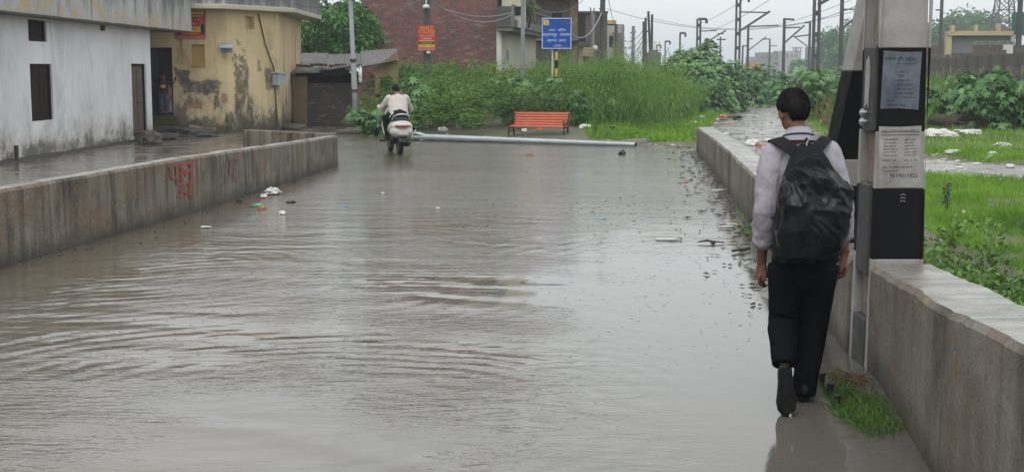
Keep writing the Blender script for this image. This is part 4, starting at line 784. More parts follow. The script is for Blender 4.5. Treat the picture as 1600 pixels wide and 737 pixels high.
for sh, el, wr in ((shl, ell_, wrl), (shr, elr, wrr)):
    mb.tube([sh, el, el.lerp(wr, .15), el.lerp(wr, .6), wr], [.044, .036, .037, .031, (.026, .022)], 14, round_=True)
for hp, kn, an in ((hpl, knl, anl), (hpr, knr, anr)): mb.tube([hp, kn, kn.lerp(an, .3), an], [.07, .048, .048, .034], 14, round_=True)
hand(mb, wrl+V3(0, 0, -.005), V3(.0, .12, -1), V3(-.75, -.65, 0), V3(.5, .8, 0), .98, .75)
hand(mb, wrr+V3(0, 0, -.005), V3(-.1, .1, -1), V3(.8, -.55, 0), V3(-.5, .8, 0), .98, .65)
me = merged(mb, .0036, 3, .5); body = link_mesh(me, 'body', M['skin'], boy)
hair_mesh(hc+Vector((0, 0, .002)), Mh, 1.0, M['hair'], boy, 1800, -.072, 3)
for k in (-1, 1): e = MB(); e.ell(hc+Mh @ V3(k*.03, .083, .003), (.012, .009, .009), seg=10, rings=8); e.build('eye', M['whitep'], boy, smooth=True)
# shirt
mb = MB(); T = [(nb+V3(0, 0, .005), (.068, .062)), (L(1248, 229, 0), (.10, .075)), (L(1251, 243, .0), (.175, .09)), (L(1252, 268, .0), (.185, .105)), (L(1252, 310, .01), (.172, .112)), (L(1254, 350, .01), (.165, .11)), (L(1256, 385, .0), (.17, .115)), (L(1256, 402, 0), (.165, .112))]
mb.tube([a for a, _ in T], [r for _, r in T], 24)
for sh, el, wr, k in ((shl, ell_, wrl, .62), (shr, elr, wrr, .6)):
    cu = el.lerp(wr, k); mb.tube([sh+V3(.02 if sh is shl else -.02, 0, .01), sh.lerp(el, .3), sh.lerp(el, .75), el, el.lerp(cu, .5), cu-(cu-el)*.1], [(.074, .072), (.068, .07), (.06, .062), (.057, .059), (.054, .054), (.049, .049)], 18, round_=True)
me = merged(mb, .0065, 8, .5); displace(me, folds(.014, (9, 9, 5.5), 2, .6)); displace(me, folds(.006, (20, 20, 13), 6, .6)); shirt = link_mesh(me, 'shirt', M['shirt'], boy)
for sh, el, wr, k in ((shl, ell_, wrl, .62), (shr, elr, wrr, .6)):          # rolled cuffs
    cu = el.lerp(wr, k); d = (cu-el).normalized(); mb = MB(); mb.tube([cu-d*.05, cu-d*.046, cu-d*.02, cu+d*.008, cu+d*.012, cu-d*.01], [.046, .055, .0575, .056, .05, .04], 26, cap=False)
    mb.v = [tuple(Vector(q)+Vector((mnoise.noise(Vector(q)*30), mnoise.noise(Vector(q)*30+Vector((9, 0, 0))), .0))*.006) for q in mb.v]; mb.build('cuff', M['shirt'], boy, smooth=True)
mb = MB(); cb = nb+V3(0, .004, .01)                                  # collar with navy edge
ring = lambda z, rx, ry, tl=0: [cb+V3(math.cos(a)*rx, math.sin(a)*ry, z+(math.sin(a))*tl) for a in [2*math.pi*k/32 for k in range(32)]]
rg = ring(.05, .062, .064, -.022)+ring(.056, .066, .068, -.022)+ring(.02, .079, .08, -.02)+ring(-.006, .098, .088, -.012)
mb.add(rg, [(i*32+k, i*32+(k+1) % 32, (i+1)*32+(k+1) % 32, (i+1)*32+k) for i in range(3) for k in range(32)]); mb.build('collar', M['shirt'], boy, smooth=True)
mb = MB(); rr = ring(-.005, .0995, .0895, -.012); rr = ring(.047, .0655, .067, -.022); rr2 = ring(.021, .081, .082, -.02)
mb.tube([q for q in rr2[16:33]]+[rr2[0]], .0042, 6, cap=False); mb.build('collar_piping', M['navy'], boy, smooth=True)
# trousers
mb = MB(); mb.tube([L(1256, 380, 0), L(1256, 400, 0), L(1256, 428, 0)], [(.16, .105), (.172, .115), (.165, .11)], 22, round_=True)
mb.tube([hpl+V3(.005, 0, 0), hpl.lerp(knl, .35), hpl.lerp(knl, .8), knl+V3(0, .01, 0), knl.lerp(anl, .25), knl.lerp(anl, .6), anl+V3(-.005, .0, -.02)], [(.098, .105), (.088, .1), (.077, .085), (.075, .08), (.079, .082), (.071, .075), (.058, .064)], 20, round_=False)
mb.tube([hpr+V3(-.005, 0, 0), hpr.lerp(knr, .35), hpr.lerp(knr, .8), knr, knr.lerp(anr, .3), knr.lerp(anr, .7), anr+V3(0, 0, -.01)], [(.098, .105), (.094, .1), (.083, .088), (.08, .085), (.078, .082), (.068, .074), (.062, .068)], 20)
me = merged(mb, .0075, 5, .5); displace(me, folds(.008, (9, 9, 4), 9, .6)); displace(me, folds(.0035, (16, 16, 22), 3, .6)); link_mesh(me, 'trousers', M['trous'], boy)
def shoe(par, heel, toe, up, s=1.0, mats=None):
    f = (toe-heel).normalized(); up = (up-f*up.dot(f)).normalized(); mt = mats or (M['shoe'], M['sole']); Ln_ = (toe-heel).length
    pr = [(0.0, .026, .03, .034), (.06, .031, .034, .04), (.3, .031, .034, .045), (.5, .037, .026, .036), (.72, .045, .02, .028), (.9, .038, .016, .02), (.985, .02, .01, .012)]
    mb = MB(); mb.tube([heel+f*(u*Ln_)+up*(.03+h*.5)*s for u, w_, h, _ in pr], [(w_*s, (.012+h*.9)*s) for u, w_, h, _ in pr], 16, ref=up, round_=True)
    me = merged(mb, .005, 2); a = link_mesh(me, 'shoe', mt[0], par)
    mb = MB(); W_ = [(0.0, .02), (.04, .03), (.3, .031), (.5, .038), (.72, .047), (.86, .043), (.94, .034), (.98, .022), (1.0, .008)]; sd = f.cross(up).normalized()
    outl = [(u*Ln_, w_*s*1.06) for u, w_ in W_]; poly = [(a_, b_) for a_, b_ in outl]+[(a_, -b_) for a_, b_ in outl[::-1]]
    mb.plate(heel, f, sd, poly, .02*s); 
    o_ = mb.build('sole', mt[1], a, bevel=.004)
    tr = MB()
    for q in range(12): u = .06+q*.075; wq = np.interp(u, [x_[0] for x_ in W_], [x_[1] for x_ in W_])*s*.85; cc = heel+f*(u*Ln_)-up*.002; tr.bar(cc-sd*wq, cc+sd*wq, .008, .006, up=up)
    tr.build('tread', mt[1], o_); return a
# plate's normal is f x sd; sd = f x up -> f x sd = -up, so the sole hangs below the heel-toe line
toe_ = L(1229, 650, -.30); toe_.z = .014; shoe(boy, L(1227, 574, -.22), toe_, V3(0, 1, .35), 1.04)
shoe(boy, V3(anr.x-.005, anr.y-.05, .03), V3(anr.x-.03, anr.y+.21, .028), V3(0, 0, 1), 1.02)
mb = MB(); cbr = wrr+V3(.001, -.004, .02); mb.tube([cbr+V3(math.cos(a)*.03, math.sin(a)*.026, .003*math.sin(3*a)) for a in [2*math.pi*k/20 for k in range(21)]], .0028, 6); mb.build('bracelet', surf('red_thread', (.3, .03, .03), None, 9, .7), boy)
# --- backpack under a rain cover
bp = thing('backpack', 'black backpack under a crumpled shiny rain cover on the boy\'s back', 'backpack', (bo.x, BY-.1, O.z+L(1256, 400).z))
OB = Vector(bp.location); B_ = lambda px, py, dy=0: P(px, py, BY+dy)-OB
def pack(sections, voxel, sm):
    mb = MB(); seg = 40; V = []
    for (px0, px1, py, y0, y1) in sections:
        a, b_ = B_(px0, py, -.2), B_(px1, py, -.2); cx = (a.x+b_.x)/2; rx = abs(b_.x-a.x)/2; cy = (y0+y1)/2+BY-OB.y; ry = (y1-y0)/2
        for k in range(seg):
            t_ = 2*math.pi*k/seg; c_, s_ = math.cos(t_), math.sin(t_); e = .72; V.append(Vector((cx+rx*math.copysign(abs(c_)**e, c_), cy+ry*math.copysign(abs(s_)**e, s_), a.z)))
    n_ = len(sections); mb.add(V, [(i*seg+k, i*seg+(k+1) % seg, (i+1)*seg+(k+1) % seg, (i+1)*seg+k) for i in range(n_-1) for k in range(seg)]+[tuple(range(seg)), tuple((n_-1)*seg+k for k in range(seg))]); return merged(mb, voxel, sm)
me = pack([(1254, 1277, 226, -.19, -.12), (1246, 1284, 233, -.24, -.1), (1236, 1293, 248, -.29, -.1), (1224, 1306, 275, -.33, -.1), (1213, 1316, 320, -.36, -.1), (1208, 1316, 370, -.36, -.1), (1206, 1308, 400, -.33, -.1), (1210, 1302, 408, -.28, -.1)], .007, 8)
displace(me, folds(.004, (14, 14, 10), 3)); link_mesh(me, 'pack_body', M['bag'], bp)
me = pack([(1246, 1288, 258, -.325, -.17), (1236, 1298, 265, -.355, -.16), (1226, 1308, 277, -.37, -.15), (1217, 1323, 290, -.385, -.14), (1213, 1324, 325, -.4, -.14), (1210, 1320, 355, -.39, -.14), (1208, 1312, 380, -.37, -.14), (1209, 1303, 396, -.34, -.15), (1216, 1294, 406, -.3, -.17)], .0052, 5)
def crump(c, n):
    top = max(0, min(1, (c.z-.02)/.35)); q = Vector((c.x*7.5, c.y*6, c.z*6.5)); w_ = Vector((mnoise.noise(q*.6), mnoise.noise(q*.6+Vector((3, 1, 7))), mnoise.noise(q*.5+Vector((8, 8, 1)))))*1.1
    a = mnoise.noise(q+w_); b_ = mnoise.noise(q*2.1+w_*1.3+Vector((4, 4, 4))); c2 = mnoise.noise(Vector((c.x*28, c.y*8, c.z*5))+w_)
    return (.22+.78*top)*(.028*(.45-abs(a)*1.5)+.01*(.5-abs(b_)*2.2))+.004*c2
displace(me, crump); me2 = me; link_mesh(me, 'rain_cover', M['cover'], bp)
mb = MB(); mb.tube([B_(1240, 266, -.33), B_(1246, 252, -.31), B_(1263, 245, -.305), B_(1280, 250, -.31), B_(1290, 264, -.33)], .004, 6); mb.build('zip', M['navy'], bp, smooth=True)
def strap_band(pts, wd, name):
    mb = MB(); V = []; n_ = len(pts)
    for i, (p_, sdv) in enumerate(pts):
        t_ = (pts[min(i+1, n_-1)][0]-pts[max(0, i-1)][0]).normalized(); sdv = Vector(sdv).normalized(); nr = t_.cross(sdv).normalized()
        for a, b_ in ((-1, -1), (-.8, -1.4), (.8, -1.4), (1, -1), (1, 1), (-1, 1)): V.append(p_+sdv*wd*.5*a+nr*.006*b_)
    mb.add(V, [(i*6+k, i*6+(k+1) % 6, (i+1)*6+(k+1) % 6, (i+1)*6+k) for i in range(n_-1) for k in range(6)]+[tuple(range(6)), tuple((n_-1)*6+k for k in range(6))]); return mb.build(name, M['strap'], bp, smooth=False, bevel=.003)
strap_band([(B_(1252, 250, -.155), (1, 0, .55)), (B_(1243, 238, -.14), (1, 0, .75)), (B_(1230, 228, -.118), (.8, -.1, .9)), (B_(1219, 221, -.085), (.75, -.2, .7)), (B_(1212, 218, -.03), (.9, -.2, .25)), (B_(1209, 221, .04), (1, 0, .0)), (B_(1210, 240, .105), (1, 0, -.1)), (B_(1213, 285, .14), (1, 0, 0)), (B_(1212, 345, .12), (1, 0, 0)), (B_(1206, 385, .0), (.3, 1, 0)), (B_(1213, 395, -.14), (0, 0, 1))], .066, 'strap')
strap_band([(B_(1268, 250, -.155), (1, 0, -.5)), (B_(1273, 238, -.14), (1, 0, -.6)), (B_(1281, 226, -.118), (.9, .1, -.5)), (B_(1288, 219, -.085), (.9, .2, -.4)), (B_(1291, 216, -.03), (.9, .2, -.2)), (B_(1292, 220, .04), (1, 0, 0)), (B_(1293, 240, .105), (1, 0, .1)), (B_(1292, 285, .14), (1, 0, 0)), (B_(1296, 345, .12), (1, 0, 0)), (B_(1310, 385, .0), (-.3, 1, 0)), (B_(1302, 395, -.14), (0, 0, 1))], .066, 'strap')
mb = MB(); mb.tube([B_(1256, 232, -.2), B_(1255, 222, -.19), B_(1260, 216, -.175), B_(1266, 222, -.19), B_(1266, 232, -.2)], (.006), 8); mb.build('carry_loop', M['strap'], bp, smooth=True)
mb = MB(); mb.tube([B_(1262, 233, -.205), B_(1260, 225, -.2), B_(1263, 219, -.19)], .0022, 6); mb.build('loop_highlight', M['whitep'], bp)  # white tube painted in as the highlight on the carry loop
mb = MB(); mb.tube([B_(1212, 340, -.13), B_(1204, 341, -.08), B_(1203, 342, -.02)], .006, 6); mb.build('side_webbing', M['strap'], bp)

# --- scooter and rider
g = G(625, 242); SZ = 1.06
sc = thing('scooter', 'pearl white scooter seen from behind, riding away through the flooded road', 'scooter', (g.x, g.y, 0), R(14), None, SZ)
def wheel(name, y, r, w_, x=0):
    t_ = MB(); n_ = 32
    prof = [(r*.62, w_*.35), (r*.75, w_*.5), (r*.93, w_*.48), (r, w_*.2), (r, -w_*.2), (r*.93, -w_*.48), (r*.75, -w_*.5), (r*.62, -w_*.35)]
    V = [(x+o_, y+rr*math.cos(2*math.pi*k/n_), r+rr*math.sin(2*math.pi*k/n_)) for rr, o_ in prof for k in range(n_)]; m_ = len(prof)
    t_.add(V, [(i*n_+k, i*n_+(k+1) % n_, ((i+1) % m_)*n_+(k+1) % n_, ((i+1) % m_)*n_+k) for i in range(m_) for k in range(n_)]); o_ = t_.build(name, M['tyre'], sc, smooth=True)
    q = MB(); q.tube([(x-w_*.32, y, r), (x+w_*.32, y, r)], r*.6, 24, ref=(0, 0, 1)); q.tube([(x-w_*.5, y, r), (x+w_*.5, y, r)], .03, 10, ref=(0, 0, 1)); q.build('rim', M['steel'], o_)
wheel('rear_wheel', 0, .215, .095); wheel('front_wheel', 1.24, .215, .09)
def sm(mb, vox, name, mat, it=4): return link_mesh(merged(mb, vox, it), name, mat, sc)
mb = MB(); mb.tube([(0, -.36, .62), (0, -.28, .6), (0, -.08, .57), (0, .2, .53), (0, .42, .5), (0, .5, .45)], [(.12, .06), (.215, .12), (.255, .16), (.235, .16), (.17, .15), (.1, .1)], 22, ref=(0, 0, 1), round_=True)
mb.ell((0, -.18, .49), (.245, .24, .15)); sm(mb, .012, 'rear_body', M['scoot'], 6)
mb = MB(); mb.tube([(0, 1.0, .38), (0, 1.02, .55), (0, .97, .75), (0, .93, .92)], [(.19, .03), (.23, .035), (.2, .035), (.13, .04)], 20, round_=True); mb.tube([(0, 1.06, .3), (0, 1.15, .46), (0, 1.3, .48), (0, 1.42, .38)], [(.07, .02), (.085, .02), (.085, .02), (.06, .02)], 14, ref=(0, 0, 1)); sm(mb, .012, 'front_shield', M['scoot'], 3)
mb = MB(); mb.b2((-.17, .38, .27), (.17, 1.0, .32)); mb.b2((-.15, .36, .2), (.15, .5, .45)); mb.build('floorboard', M['plast'], sc, bevel=.02)
mb = MB(); mb.tube([(0, -.24, .71), (0, -.1, .73), (0, .15, .74), (0, .35, .71), (0, .5, .7)], [(.11, .035), (.145, .05), (.14, .05), (.125, .045), (.09, .035)], 18, ref=(0, 0, 1), round_=True); sm(mb, .012, 'seat', M['plast'], 3)
mb = MB(); mb.tube([(-.15, .02, .7), (-.175, -.12, .74), (-.16, -.26, .8), (-.09, -.34, .835), (0, -.36, .845), (.09, -.34, .835), (.16, -.26, .8), (.175, -.12, .74), (.15, .02, .7)], (.017), 8, ref=(0, 0, 1)); mb.build('grab_rail', M['galv'], sc, smooth=True)
mb = MB(); mb.tube([(-.1, -.4, .6), (-.05, -.425, .6), (.05, -.425, .6), (.1, -.4, .6)], [(.02, .028), (.02, .038), (.02, .038), (.02, .028)], 12, ref=(0, 1, 0), round_=True); mb.build('tail_light', M['lampred'], sc, smooth=True)
for k in (-1, 1): mb = MB(); mb.ell((k*.135, -.375, .605), (.035, .02, .024)); mb.build('indicator', surf('amber_lens', (.5, .16, .03), None, 4, .25) if k == -1 else bpy.data.materials['amber_lens'], sc, smooth=True)
mb = MB(); mb.b2((-.1, -.42, .43), (.1, -.41, .515)); pl = mb.build('number_plate', M['whitep'], sc, bevel=.004)
mb = MB(); mb.tube([(0, -.05, .44), (0, -.24, .4), (0, -.36, .36), (0, -.42, .29)], [(.12, .06), (.11, .05), (.1, .02), (.09, .012)], 14, ref=(0, 0, 1), round_=True); mb.b2((-.14, -.2, .3), (-.05, .35, .43)); mb.build('rear_mudguard', M['plast'], sc, smooth=True)
mb = MB(); mb.tube([(.1, .4, .2), (.13, .15, .2), (.14, -.1, .22), (.14, -.33, .27)], [.022, .04, .052, .045], 12, ref=(0, 0, 1), round_=True); mb.build('exhaust', M['steeld'], sc, smooth=True)
mb = MB(); mb.tube([(-.33, .83, 1.0), (-.2, .9, 1.02), (0, .95, 1.0), (.2, .9, 1.02), (.33, .83, 1.0)], .017, 8, ref=(0, 0, 1)); mb.ell((0, .97, 1.0), (.13, .09, .08)); hb = mb.build('handlebar', M['plast'], sc, smooth=True)
mb = MB(); mb.ell((0, 1.05, .99), (.08, .03, .06)); mb.build('headlight', M['chrome'], sc, smooth=True)
for k in (-1, 1): mb = MB(); mb.tube([(k*.2, .9, 1.02), (k*.27, .88, 1.14), (k*.3, .87, 1.17)], .008, 6); mb.ell((k*.32, .87, 1.2), (.06, .015, .04)); mb.build('mirror', M['plast'], sc, smooth=True)
for k in (-1, 1): mb = MB(); mb.tube([(k*.12, .05, .3), (k*.42, -.02, .3)], .012, 8, ref=(0, 0, 1)); mb.tube([(k*.3, .01, .3), (k*.42, -.02, .3)], .022, 8, ref=(0, 0, 1)); mb.build('footpeg', M['plast'], sc)
mb = MB(); mb.tube([(-.1, .4, .25), (-.17, .35, .1), (-.2, .33, .06)], .012, 6); mb.build('side_stand', M['iron'], sc)
mb = MB(); mb.tube([(0, 1.24, .22), (.09, 1.22, .25), (.09, 1.1, .5), (0, .97, .95)], .02, 8); mb.build('fork', M['steeld'], sc)

rd = thing('person', 'man in cream shirt and dark trousers riding the white scooter with his back turned', 'person', (g.x, g.y, 0), R(14), None, SZ*.98)
hc2 = V3(.0, .46, 1.36); Mh2 = Matrix.Rotation(R(6), 3, 'Z') @ Matrix.Rotation(R(-8), 3, 'X')
sl_, sr_ = V3(-.175, .28, 1.17), V3(.175, .28, 1.17); el_, er_ = V3(-.31, .42, .95), V3(.30, .42, .93); wl_, wr_ = V3(-.33, .76, 1.0), V3(.32, .76, 1.0)
hl_, hr_ = V3(-.1, .1, .83), V3(.1, .1, .83); kl_, kr_ = V3(-.2, .6, .76), V3(.19, .6, .76); al_, ar_ = V3(-.15, .62, .4), V3(.14, .62, .4)
mb = MB(); head(mb, hc2, Mh2, .98); mb.tube([hc2+V3(0, -.03, -.06), V3(0, .33, 1.22)], [(.052, .055), (.06, .06)], 14, round_=True)
mb.tube([V3(0, .3, 1.2), V3(0, .27, 1.1), V3(0, .18, .95), V3(0, .1, .82)], [(.13, .08), (.15, .1), (.14, .1), (.15, .1)], 16, round_=True)
for a, b_, c_ in ((sl_, el_, wl_), (sr_, er_, wr_)): mb.tube([a, b_, c_], [.045, .038, .027], 12, round_=True)
for a, b_, c_ in ((hl_, kl_, al_), (hr_, kr_, ar_)): mb.tube([a, b_, c_], [.07, .05, .035], 12, round_=True)
hand(mb, wl_, V3(0, 1, .1), V3(0, 0, 1), V3(1, 0, 0), .95, 1.2); hand(mb, wr_, V3(0, 1, .1), V3(0, 0, 1), V3(-1, 0, 0), .95, 1.2)
link_mesh(merged(mb, .006, 2), 'body', M['skin'], rd); hair_mesh(hc2, Mh2, .98, M['hair'], rd, 200, -.07, 5)
mb = MB(); T = [(V3(0, .33, 1.235), (.07, .065)), (V3(0, .3, 1.2), (.14, .085)), (V3(0, .27, 1.15), (.205, .1)), (V3(0, .22, 1.05), (.215, .13)), (V3(0, .16, .95), (.2, .14)), (V3(0, .08, .83), (.2, .14)), (V3(0, .06, .77), (.205, .14))]
mb.tube([a for a, _ in T], [r for _, r in T], 22)
for a, b_, c_ in ((sl_, el_, wl_), (sr_, er_, wr_)): q = b_.lerp(c_, .8); mb.tube([a, a.lerp(b_, .5), b_, q], [.082, .075, .068, .05], 16, round_=True)
me = merged(mb, .01, 5); displace(me, folds(.012, (8, 8, 5), 4)); link_mesh(me, 'shirt', M['shirt2'], rd)
mb = MB(); mb.tube([V3(0, .06, .83), V3(0, .04, .76)], [(.18, .14), (.2, .15)], 18, round_=True)
for a, b_, c_ in ((hl_, kl_, al_), (hr_, kr_, ar_)): mb.tube([a, a.lerp(b_, .5), b_, b_.lerp(c_, .4), c_], [.11, .1, .085, .08, .065], 16, round_=True)
me = merged(mb, .01, 4); displace(me, folds(.01, (7, 7, 5), 1)); link_mesh(me, 'trousers', M['trous2'], rd)
shoe(rd, V3(-.15, .56, .33), V3(-.17, .82, .33), V3(0, 0, 1), 1); shoe(rd, V3(.14, .56, .33), V3(.15, .82, .33), V3(0, 0, 1), 1)

# --- child in the doorway
cp = pt1(pe(258), .585)+n1*.16; ch = thing('person', 'child in dark top and patterned trousers standing in the yellow house doorway', 'person', cp, R(184))
mb = MB(); hcc = V3(0, .01, 1.08); I3 = Matrix.Identity(3); head(mb, hcc, I3, .88); mb.tube([V3(0, 0, 1.02), V3(0, 0, .94)], .038, 12, round_=True); mb.tube([V3(0, 0, .93), V3(0, 0, .8), V3(0, 0, .6)], [(.09, .06), (.11, .075), (.1, .07)], 14, round_=True)
arms = ((V3(-.12, 0, .9), V3(-.25, -.02, .82), V3(-.34, .03, .97)), (V3(.12, 0, .9), V3(.24, -.02, .8), V3(.36, .04, .93)))
for a, b_, c_ in arms: mb.tube([a, b_, c_], [.032, .027, .02], 12, round_=True)
hand(mb, arms[0][2], V3(-.2, 0, 1), V3(0, 1, 0), V3(1, 0, 0), .7, .4); hand(mb, arms[1][2], V3(.3, 0, 1), V3(0, 1, 0), V3(-1, 0, 0), .7, .4)
for k in (-1, 1): mb.tube([V3(k*.06, 0, .6), V3(k*.065, .01, .32), V3(k*.065, 0, .06)], [.05, .038, .028], 12, round_=True); mb.tube([V3(k*.065, -.03, .03), V3(k*.07, .13, .02)], [.032, .026], 10, round_=True)
link_mesh(merged(mb, .006, 2), 'body', M['skin2'], ch); hair_mesh(hcc, I3, .9, M['hair'], ch, 0, -.06, 8)
mb = MB(); mb.tube([V3(0, 0, .95), V3(0, 0, .9), V3(0, 0, .75), V3(0, 0, .56)], [(.06, .05), (.13, .075), (.13, .085), (.13, .085)], 16)
for a, b_, c_ in arms: mb.tube([a, a.lerp(b_, .7)], [.048, .042], 12, round_=True)
link_mesh(merged(mb, .008, 3), 'top', M['tee'], ch)
mb = MB(); mb.plate(V3(-.07, .088, .74), (1, 0, 0), (0, 0, 1), blob(.07, .05, .075, .05, 2), -.006); mb.build('shirt_print', M['yprint'], ch)
mb = MB(); mb.tube([V3(0, 0, .6), V3(0, 0, .52)], [(.12, .085), (.125, .09)], 14, round_=True)
for k in (-1, 1): mb.tube([V3(k*.06, 0, .52), V3(k*.075, .01, .3), V3(k*.075, 0, .08)], [.075, .07, .065], 14)
link_mesh(merged(mb, .008, 3), 'trousers', M['dress'], ch)
# ---------------------------------------------------------------- mast with black and white bands
mx0, mx1 = 2.135, 2.455; my0, my1 = 7.93, 8.37
MS = thing('banded_mast', 'big concrete railway mast painted in black and white bands, set in the right wall', 'mast', ((mx0+mx1)/2, (my0+my1)/2, 0))
zy = lambda py, Y=my0: P(1400, py, Y).z
zt0, zt1, zt2, zt3 = zy(75), zy(205), zy(295), zy(405)
def wob(mb, a): mb.v = [(x+.002*mnoise.noise(Vector((x*9, y*9, z*6))), y+.002*mnoise.noise(Vector((x*9, y*9, z*6+5))), z) for x, y, z in mb.v]
bands = [(zt1-.003, zt0, 'polepaint', 'black_band'), (zt2, zt1-.003, 'poleconc', 'pale_band'), (zt3, zt2, 'polepaint', 'black_band'), (-.1, zt3, 'poleconc', 'pale_band'), (zt0, 4.4, 'poleconc', 'pale_band')]
TP = .012                                       # taper per metre
def shaft(mb, z0, z1, x0, x1, y0, y1):
    t0, t1 = TP*z0, TP*z1; mb.add([(x0+t0, y0+t0, z0), (x1-t0, y0+t0, z0), (x1-t0, y1-t0, z0), (x0+t0, y1-t0, z0), (x0+t1, y0+t1, z1), (x1-t1, y0+t1, z1), (x1-t1, y1-t1, z1), (x0+t1, y1-t1, z1)], [(0, 3, 2, 1), (4, 5, 6, 7), (0, 1, 5, 4), (1, 2, 6, 5), (2, 3, 7, 6), (3, 0, 4, 7)])
for z0, z1, mt, nm in bands:
    mb = MB(); fw = .1 if False else .055
    shaft(mb, z0, z1, mx0, mx1, my0, my0+.07); mb.build(nm, M[mt], MS, world=True, bevel=.006)     # front slab
    mb = MB(); shaft(mb, z0, z1, mx0+.0, mx1, my1-.07, my1); mb.build(nm, M[mt], MS, world=True, bevel=.006)
# raised edge beads on the front face
for z0, z1, mt, nm in bands:
    for xa_, xb_ in ((mx0-.004, mx0+.03), (mx1-.03, mx1+.004)): mb = MB(); shaft(mb, z0+.002, z1-.002, xa_, xb_, my0-.012, my0+.02); mb.build('edge_rib', M[mt], MS, world=True, bevel=.005)
mb = MB(); shaft(mb, -.1, 4.4, mx0+.045, mx1-.045, my0+.075, my1-.075); mb.build('web', M['web'], MS, world=True)
zs = lambda py: P(1350, py, 8.15).z
for (pa, pb, mt) in ((205, 72, 'poleside'), (425, 285, 'poleside'), (600, 492, 'poleside')):
    mb = MB(); shaft(mb, max(-.1, zs(pa)), zs(pb), mx0-.006, mx1-.02, my0+.072, my1-.072); shaft(mb, max(-.1, zs(pa))+.01, zs(pb)-.01, mx0+.004, mx1-.02, my0+.06, my1-.001)
    mb.build('batten_plate', M[mt], MS, world=True, bevel=.012)
# pasted paper on the side batten and bolts
mb = MB(); a = zs(170); b_ = zs(82); mb.plate((mx0+.0, my1-.15, a), (0, -1, 0), (0, 0, 1), [(0, 0), (.05, .03), (.09, .0), (.11, b_-a-.09), (.06, b_-a-.02), (0, b_-a-.05)], .0015)
mb.v = [(x-.0085+TP*z, y, z) for x, y, z in mb.v]; mb.build('torn_paper', M['paper2'], MS, world=True)
for py in (176, 190): mb = MB(); z = zs(py); mb.tube([(mx0+.01, 8.17, z), (mx0-.03, 8.17, z)], .014, 6, ref=(0, 0, 1)); mb.tube([(mx0-.01, 8.17, z), (mx0-.022, 8.17, z)], .026, 6, ref=(0, 0, 1)); mb.build('bolt', M['galv'], MS, world=True)
def notice(name, label, zc, h, w_, base, lines, xo=0, tilt=0):
    t_ = thing(name, label, 'notice', ((mx0+mx1)/2+xo, my0+TP*zc-.014, zc)); m_ = MB(); cs_, sn = math.cos(tilt), math.sin(tilt); u = Vector((cs_, 0, sn)); v = Vector((-sn, 0, cs_)); n_ = 12; V = []
    m_.plate(-u*w_/2-v*h/2+Vector((0, .009, 0)), u, v, [(0, 0), (w_*.5, .006), (w_, 0), (w_*.99, h*.5), (w_, h), (w_*.5, h*.985), (0, h)], .0025); m_.build('sheet', base, t_)
    q = MB()
    for txt, xc, yc, ww, hh in lines:
        if txt == '-': q.plate(u*((xc-ww/2-.5)*w_)+v*((.5-yc)*h)+Vector((0, .0055, 0)), u, v, [(0, 0), (ww*w_, 0), (ww*w_, .003), (0, .003)], .0006)
        else: q.text(txt, u*((xc-.5)*w_)+v*((.5-yc)*h)+Vector((0, .0055, 0)), u, v, ww*w_, hh*h)
    q.build('lettering', M['ink'], t_, fix=False); return t_
za, zb_ = zy(80), zy(171); notice('loan_notice', 'blue grey wet paper notice in the upper black band of the mast', (za+zb_)/2, za-zb_, .225, M['paper'],
 [('लोन ही लोन', .45, .135, .8, .085), ('बिना गारंटी के तुरंत लोन', .62, .215, .5, .028), ('✓ कार', .45, .36, .2, .035), ('✓ मकान', .45, .425, .22, .035), ('✓ बिजनेस लोन', .52, .50, .42, .045), ('✓ कृषि भूमि लोन', .56, .575, .5, .045), ('✓ पशुपालन लोन', .54, .65, .48, .045), ('✓ मार्कशीट लोन', .56, .725, .52, .045), ('सम्पर्क करें हमारे नंबर पर', .58, .795, .66, .03), ('पता करें', .25, .85, .2, .03), ('9519011922', .4, .93, .5, .04)], -.01, R(-1.5))
za, zb_ = zy(197), zy(294); notice('phone_notice', 'wrinkled pale paper notice with a telephone number in the white band of the mast', (za+zb_)/2, za-zb_, .25, M['paper2'],
 [('-', .5, .1, .92, 0), ('सूचना - सभी लोन यहाँ मिलते हैं', .5, .075, .86, .035), ('-', .5, .145, .9, 0), ('आधार कार्ड पर', .28, .22, .36, .035), ('पैन कार्ड', .25, .27, .28, .03), ('बैंक खाता', .26, .32, .3, .03), ('बिजली बिल पर', .28, .37, .36, .03), ('राशन कार्ड', .26, .42, .3, .03), ('फोटो पहचान', .28, .47, .34, .03), ('तुरंत लोन', .74, .22, .26, .035), ('ऋण सेवा', .72, .27, .22, .03), ('गाड़ी लोन', .73, .32, .26, .03), ('पर्सनल लोन', .76, .37, .32, .03), ('मकान लोन', .75, .42, .3, .03), ('दुकान लोन', .75, .47, .3, .03), ('किसान भाई', .25, .55, .34, .035), ('रेट 1 %', .76, .55, .3, .03), ('पता - मेन बाजार गली नंबर दो', .45, .66, .7, .035), ('सम्पर्क करें', .3, .72, .34, .035), ('9519011922', .6, .8, .66, .062)], -.004, R(1))
MS2 = MB(); MS2.v = []
for k in range(3): MS2.tube([(2.30, my0-.002+.0, zy(305+k*5)), (2.315, my0-.004, zy(303+k*5)), (2.33, my0-.002, zy(305+k*5))], .002, 6)
MS2.build('chalk_marks', M['paper2'], MS, world=True)
